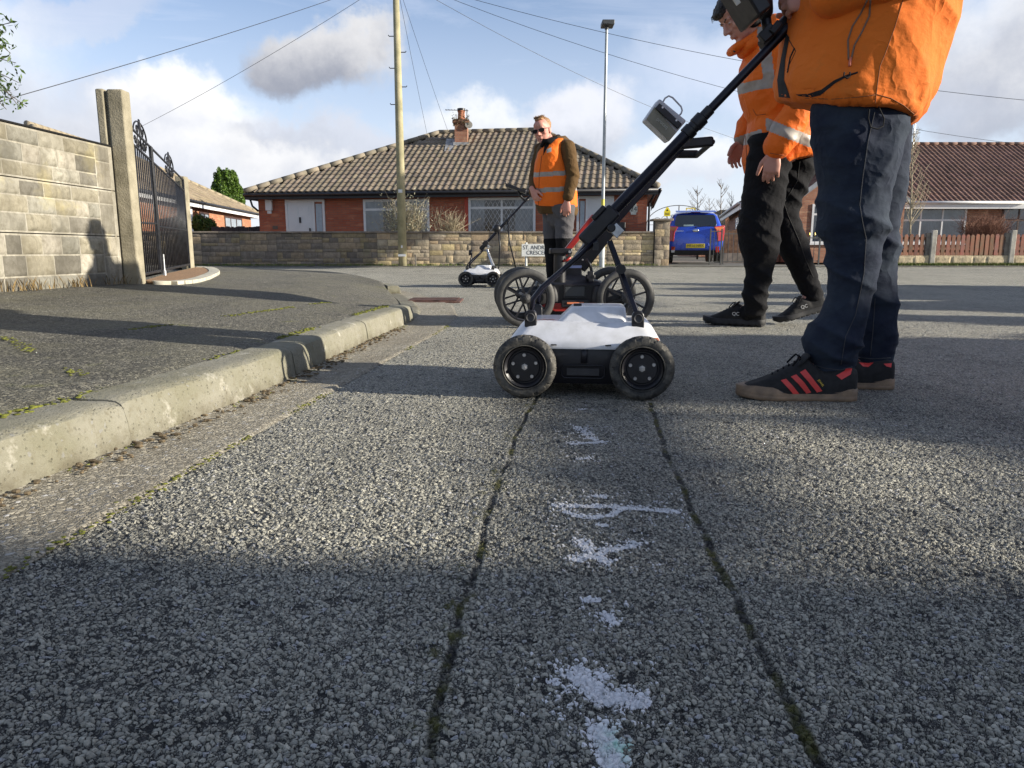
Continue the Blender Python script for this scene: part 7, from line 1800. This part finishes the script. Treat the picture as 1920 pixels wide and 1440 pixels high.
mb = strip(bvv, [(1025, 280), (1034, 276)], [(1025, 287), (1034, 284)], .003, 3)
if mb.f: mb.build('chest_print', mat('pale print', (.6, .55, .5), .6), vst)
# near sleeve again lies over the vest armhole
mb = MB(); mb.limb([J['sh0'] + V((0, -.03, -.01)), J['el0'] + V((0, -.03, 0)), J['wr0'] + (J['el0'] - J['wr0']) * .12 + V((0, -.02, 0))], [.080, .067, .054], 20)
cloth('sleeve', mb, .008, vm_, M_brownj, lambda p, n: .007 * ridge(p, 8, 14, 6, 3), None, 3)
mb = MB(); cr = [P(u, v, y) for u, v, y in ((1016, 276, 8.16), (1020, 264, 8.14), (1030, 266, 8.12), (1042, 262, 8.18), (1047, 257, 8.28))]
mb.tube(cr, [.022, .026, .030, .034, .03], 12); mb.build('collar', M_black, vm_, 180)
mb = MB()
mb.limb([P(1050, 392, 8.3), P(1049, 404, 8.3)], [(.15, .17), (.14, .14)], 20)
sides(mb, [(385, 1026, 1078), (410, 1040, 1076), (440, 1042, 1073), (465, 1043, 1071), (495, 1042, 1068), (515, 1041, 1064), (528, 1043, 1063)], 8.22, 1, 20); sides(mb, [(385, 1018, 1060), (410, 1018, 1050), (440, 1019, 1049), (465, 1021, 1048), (495, 1024, 1046), (515, 1026, 1045), (526, 1027, 1045)], 8.38, 1, 20)
def tp(p):
    u, v = proj(p); return 1 if v > 447 and p.y < 9 else 0
tr2, _ = cloth('trousers', mb, .009, vm_, [M_greytr, M_black], lambda p, n: .010 * ridge(p, 4, 9, 6, 2), tp, 3)
for k, hx in (('0', 0), ('1', 1)):
    a = J['an' + k]; hl = V((a.x + .06, a.y + .05, 0.0)); tl = hl + V((-.22, -.20, 0))
    shoe(vm_, hl, tl, style='run', name='boot')
# ================================================================== PLANTS
def leafmat(name, c1, c2, tl=.25):
    m, n, b, co = newmat(name)
    at = n.node('ShaderNodeAttribute', attribute_name='Col').outputs[0]
    c = n.mix(1.0, n.mix(n.ramp(n.noise(co, 6, 3), .35, .65), (*c1, 1), (*c2, 1)), at, 'MULTIPLY')
    n.inp(b, 'Base Color', c); b.inputs['Roughness'].default_value = .55
    t = n.node('ShaderNodeBsdfTranslucent'); n.inp(t, 0, c); mx = n.node('ShaderNodeMixShader'); mx.inputs[0].default_value = tl
    n.l.new(b.outputs[0], mx.inputs[1]); n.l.new(t.outputs[0], mx.inputs[2]); n.l.new(mx.outputs[0], m.node_tree.nodes['Material Output'].inputs[0]); return m
M_bark = mat('grey brown bark', (.17, .13, .09), .9, var=.3, vscale=14, bump=.6, bscale=40)
M_twig = mat('pale twig', (.40, .34, .23), .85, var=.2, vscale=9)
M_redtwig = mat('red brown twig', (.22, .10, .06), .85, var=.25, vscale=9)
def twigs(mb, base, n_, h, spread, r, rg, fork=3, lean=(0, 0)):
    for _ in range(n_):
        a = rg.uniform(0, 6.28); s = rg.uniform(.15, 1) * spread; b0 = V(base) + V((math.cos(a) * s * .25, math.sin(a) * s * .25, 0))
        top = V(base) + V((math.cos(a) * s + lean[0], math.sin(a) * s + lean[1], h * rg.uniform(.6, 1.0)))
        mid = (b0 + top) / 2 + V((rg.gauss(0, .04), rg.gauss(0, .04), .05)) * h
        mb.tube([b0, mid, top], [r, r * .7, r * .3], 4)
        for _ in range(fork):
            t = rg.uniform(.35, .9); q = b0.lerp(mid, t * 2) if t < .5 else mid.lerp(top, t * 2 - 1)
            e = q + V((rg.gauss(0, .16), rg.gauss(0, .16), rg.uniform(.08, .3))) * h
            mb.tube([q, e], [r * .5, r * .25], 3)
rg = random.Random(31)
c = P(760, 437, 21.2); sh = thing('shrub', (c.x, 21.2, 0), 'pale twiggy shrub against the left front window of the bungalow', 'shrub')
mb = MB(); twigs(mb, (c.x, 21.2, .1), 70, 1.75, .62, .012, rg, 5); mb.build('stems', M_twig, sh)
g = np.random.default_rng(5); q = g.normal(size=(2600, 3)) * [.30, .28, .36] + [c.x, 21.2, 1.05]; leaves('foliage', leafmat('silver leaf', (.42, .42, .30), (.34, .33, .22)), sh, q, size=.035, rng=g, asp=.35)
c = P(843, 437, 21.4); sh = thing('shrub', (c.x, 21.4, 0), 'low bare yellowish shrub in front of brick between the two windows', 'shrub')
mb = MB(); twigs(mb, (c.x, 21.4, .1), 60, 1.45, .50, .010, rg, 6); mb.build('stems', M_twig, sh)
c = P(1850, 437, 21.2); sh = thing('shrub', (c.x, 21.2, 0), 'dense reddish brown bare shrub behind the picket fence', 'shrub')
mb = MB(); twigs(mb, (c.x, 21.2, .1), 170, 1.35, .75, .008, rg, 7); mb.build('stems', M_redtwig, sh)
# bare young tree in front of the right bungalow
def bare_tree(px, vb, vt, Y, label, m=M_twig, sp=.5, n_=34, r0=.035, lean=0):
    a, b_ = P(px, 470, Y), P(px + lean, vt, Y); h = b_.z
    t = thing('bare_tree', (a.x, Y, 0), label, 'tree')
    mb = MB(); mb.tube([(a.x, Y, 0), ((a.x * .6 + b_.x * .4), Y, h * .4), (b_.x, Y, h)], [r0, r0 * .7, r0 * .15], 8); mb.build('trunk', m, t, 180)
    mb = MB()
    for k in range(n_):
        s = rg.uniform(.25, .92); q = V((a.x + (b_.x - a.x) * s, Y, h * s)); an = rg.uniform(0, 6.28); L = h * rg.uniform(.14, .32) * (1.25 - s)
        e = q + V((math.cos(an) * L * sp, math.sin(an) * L * sp, L)); mb.tube([q, (q + e) / 2 + V((math.cos(an) * L * .08, 0, -L * .03)), e], [r0 * .28, r0 * .2, r0 * .08], 4)
        for _ in range(4):
            u = rg.uniform(.3, .9); w_ = q.lerp(e, u); f = w_ + V((rg.gauss(0, .3), rg.gauss(0, .3), .5)) * L * .5; mb.tube([w_, f], [r0 * .12, r0 * .06], 3)
    mb.build('crown', m, t)
bare_tree(1707, 440, 240, 21.6, 'tall thin bare young tree in front of the white window on the right', sp=.45, n_=46, r0=.034, lean=6)
bare_tree(1692, 440, 330, 21.9, 'small bare sapling just left of the tall thin young tree', sp=.5, n_=16, r0=.014, lean=-6)
bare_tree(1308, 470, 348, 40, 'far bare tree showing over the garden arch behind the blue car', M_bark, .9, 40, .05)
bare_tree(1352, 470, 335, 42, 'far bare tree above the outbuilding between car and walking man', M_bark, .8, 34, .05)
bare_tree(1372, 470, 358, 38, 'far bare tree rising just left of the walking man', M_bark, .8, 26, .04)
bare_tree(1330, 470, 372, 44, 'low far bare tree in the middle of the trees over the blue car', M_bark, 1.0, 26, .04)
# conifer
def crown(name, m, parent, blobs, dens, size, seed, asp=.5, shell=.45):
    g = np.random.default_rng(seed); P_ = []
    for c, r, in blobs:
        n_ = int(dens * r[0] * r[2] * 12); d = g.normal(size=(n_, 3)); d /= np.linalg.norm(d, axis=1)[:, None]
        k = (1 - shell * g.random(n_) ** 1.5) * (1 + .10 * np.sin(d[:, 0] * 9 + d[:, 2] * 7 + seed))
        P_.append(np.array(c) + d * k[:, None] * np.array(r))
    return leaves(name, m, parent, np.concatenate(P_), size=size, rng=g, asp=asp)
M_conif = leafmat('conifer green', (.12, .20, .02), (.05, .11, .015), .15)
c = P(428, 400, 46); t = thing('conifer', (c.x, 46, 0), 'rounded bright green conifer with a double top behind the left bungalow', 'tree')
mb = MB(); mb.tube([(c.x, 46, 0), (c.x, 46, 4)], [.15, .06], 8); mb.build('trunk', M_bark, t)
z0 = c.z
crown('crown', M_conif, t, [((c.x + .0, 46, 3.2), (1.05, 1.0, 1.5)), ((c.x - .28, 46, 4.2), (.52, .5, 1.15)), ((c.x + .22, 46, 4.2), (.52, .5, 1.12)), ((c.x + .45, 46, 3.4), (.6, .5, 1.1)), ((c.x - .5, 46, 3.6), (.45, .5, .9))], 1300, .055, 3)
# evergreen shrub overhanging the wall at the top left
M_leafy = leafmat('glossy leaf', (.10, .17, .03), (.05, .085, .025), .3)
t = thing('evergreen_shrub', (-4.3, 5.4, .17), 'leafy green branch tips of a garden shrub hanging over the wall top at left', 'shrub')
mb = MB(); mb.tube([(-4.4, 5.5, .17), (-4.3, 5.45, 1.2), (-4.2, 5.3, 2.0), (-4.15, 5.2, 2.6)], [.05, .045, .03, .015], 8); mb.build('trunk', M_bark, t, 180)
tips = [(28, 40, 60), (10, 60, 10), (30, 118, 50), (35, 155, 40), (50, 200, 60), (22, 175, 20), (12, 205, 40), (-20, 140, 20), (-30, 60, 20), (20, 100, 10), (40, 205, 20), (-10, 185, 0), (2, 90, 0)]
pts = []; mb = MB(); g = np.random.default_rng(8)
for i, (u, v_, _) in enumerate(tips):
    e = P(u, v_, 4.6 + .1 * (i % 4)); s_ = V((-4.18, 5.25, 1.5 + .08 * i)); mid = (e + s_) / 2 + V((0, 0, .1)); mb.tube([s_, mid, e], [.008, .005, .002], 5)
    for k in range(7 if u > 5 else 15):
        t_ = .62 + .38 * g.random(); q = (mid.lerp(e, (t_ - .5) * 2)); 
        for _ in range(9): pts.append(tuple(np.array(q) + g.normal(size=3) * [.030, .04, .026]))
mb.build('branches', M_bark, t)
leaves('foliage', M_leafy, t, np.array(pts), size=.019, rng=g, asp=.34)
crown('crown', M_leafy, t, [((-4.25, 5.3, 2.3), (.55, .5, .75)), ((-4.4, 5.4, 1.7), (.55, .5, .5))], 900, .022, 5, .35)
for i, (u, v_, lab) in enumerate(((392, 420, 'small green bush behind the short gate post by the brown boards'), (372, 415, 'light green climbing bush next to the short gate post'))):
    c = P(u, v_, 25.4); t = thing('shrub', (c.x, 25.4, 0), lab, 'shrub'); mb = MB(); mb.cyl((c.x, 25.4, 0), (c.x, 25.4, .8), .03, n=6); mb.build('stems', M_bark, t)
    crown('foliage', M_leafy, t, [((c.x, 25.4, c.z - .1), (.22, .2, .32))], 1500, .04, 9 + i)

# ================================================================== off to the right: what throws the shade
# (unseen evergreens and hedges, added and shaped to cast it; the low sun stands behind them)
M_dkleaf = leafmat('dark evergreen leaf', (.06, .10, .02), (.04, .07, .02), .1)
def Sp(y, x0=11.0):   # nothing
    return y
def shade_tree(x, y, blobs, label, seed, size=.07, dens=260, trunk=True):
    t = thing('evergreen_tree', (x, y, 0), label, 'tree', None)
    zt = max(b[0][2] for b in blobs)
    mb = MB(); mb.tube([(x, y, 0), (x, y, zt * .5), (x + .05, y, zt)], [.12, .09, .03], 8); mb.build('trunk', M_bark, t, 180)
    crown('crown', M_dkleaf, t, [((x + b[0][0], y + b[0][1], b[0][2]), b[1]) for b in blobs], dens, size, seed, .6, .9)
struct_v = MB(); struct_v.grid(8, 20, lambda u, v: (9.4 + 5 * u, -9 + 17 * v, .02)); struct(struct_v.build('verge', M_grass))
rg = random.Random(77)
def mass(x, y0, y1, ztop, rag, seed, label, step=.30, dens=520, size=.05, zb=0.0):
    """shade-casting hedge: overlapping leafy clumps from the ground to a ragged top, woody core inside"""
    t = thing('hedge', (x, (y0 + y1) / 2, 0), label, 'hedge')
    r = random.Random(seed); B = []; y = y0
    core = MB()
    while y < y1:
        h = (ztop(y) if callable(ztop) else ztop) + r.uniform(-rag, rag)
        B.append(((x, y, h - .35), (.5, step * .95, .35)))
        core.loft([[V((x + a * .3, y + b_ * step * .62, z)) for a, b_ in ((-1, -1), (1, -1), (1, 1), (-1, 1))] for z in (zb, h - .28)])
        core.ell((x, y, h - .34), (.36, step * .72, .27))
        z = h - .9
        while z > zb + .2: B.append(((x, y, z), (.5, step, .5))); z -= .6
        y += step
    core.build('branches', M_bark, t)
    crown('foliage', M_dkleaf, t, B, dens, size, seed, .6, .5)
    return t
mass(11.0, -2.15, -1.52, 3.27, .02, 21, 'low end of the tall evergreen hedge out of view on the near right, added to shade the foreground', step=.2)
hd = mass(11.5, -7.0, -1.85, 4.7, .12, 1, 'tall dense evergreen hedge out of view on the near right, added to shade the foreground')
def ht(y): return (2.93 if y < -.45 else 3.0) + .02 * math.sin(y * 4.1)
mass(11, -1.32, 1.5, ht, .02, 2, 'clipped evergreen hedge out of view to the right, added to shade the right of the road', step=.22)
mass(11, 1.75, 7.6, lambda y: 2.42 + .34 * math.sin(y * 5.3) + .18 * math.sin(y * 11.7 + 1), .14, 3, 'ragged uneven evergreen hedge out of view to the right of the crew, added for patchy road shade', step=.24)
# loose sprays added over the clipped hedge to cast dark bars on the road
t = thing('shrub', (11, 0, 0), 'leggy shrub with loose upper sprays out of view above the clipped hedge, added to cast dark bars on the road', 'shrub')
mb = MB(); mb.tube([(11, 0, 0), (11, .0, 2.4), (11.1, -.5, 3.1)], [.05, .03, .015], 6); mb.build('stems', M_bark, t)
B = []
for (y0, y1, z, r0) in ((-1.30, -.2, 3.155, .055), (-.2, .5, 3.10, .07), (.5, 1.4, 3.05, .07), (1.6, 3.0, 3.12, .05), (3.4, 5.2, 2.98, .06), (5.6, 7.2, 3.05, .05)):
    y = y0
    while y < y1: B.append(((11, y, z + rg.uniform(-.02, .02)), (.12, .10, r0))); y += .10
crown('foliage', M_dkleaf, t, B, 3600, .028, 12, .6, .9)
# unseen tall tree added so its high crown shades the far wall's left half
shade_tree(17.2, 14.6, [((0, 0, 7.2), (1.5, 1.5, .95)), ((.4, .9, 7.5), (1.1, 1.0, .8)), ((-.3, -1.0, 7.0), (1.0, 1.0, .7))], 'tall high crowned tree out of view on the right, added to shade the left half of the far wall', 5, .12, 220)
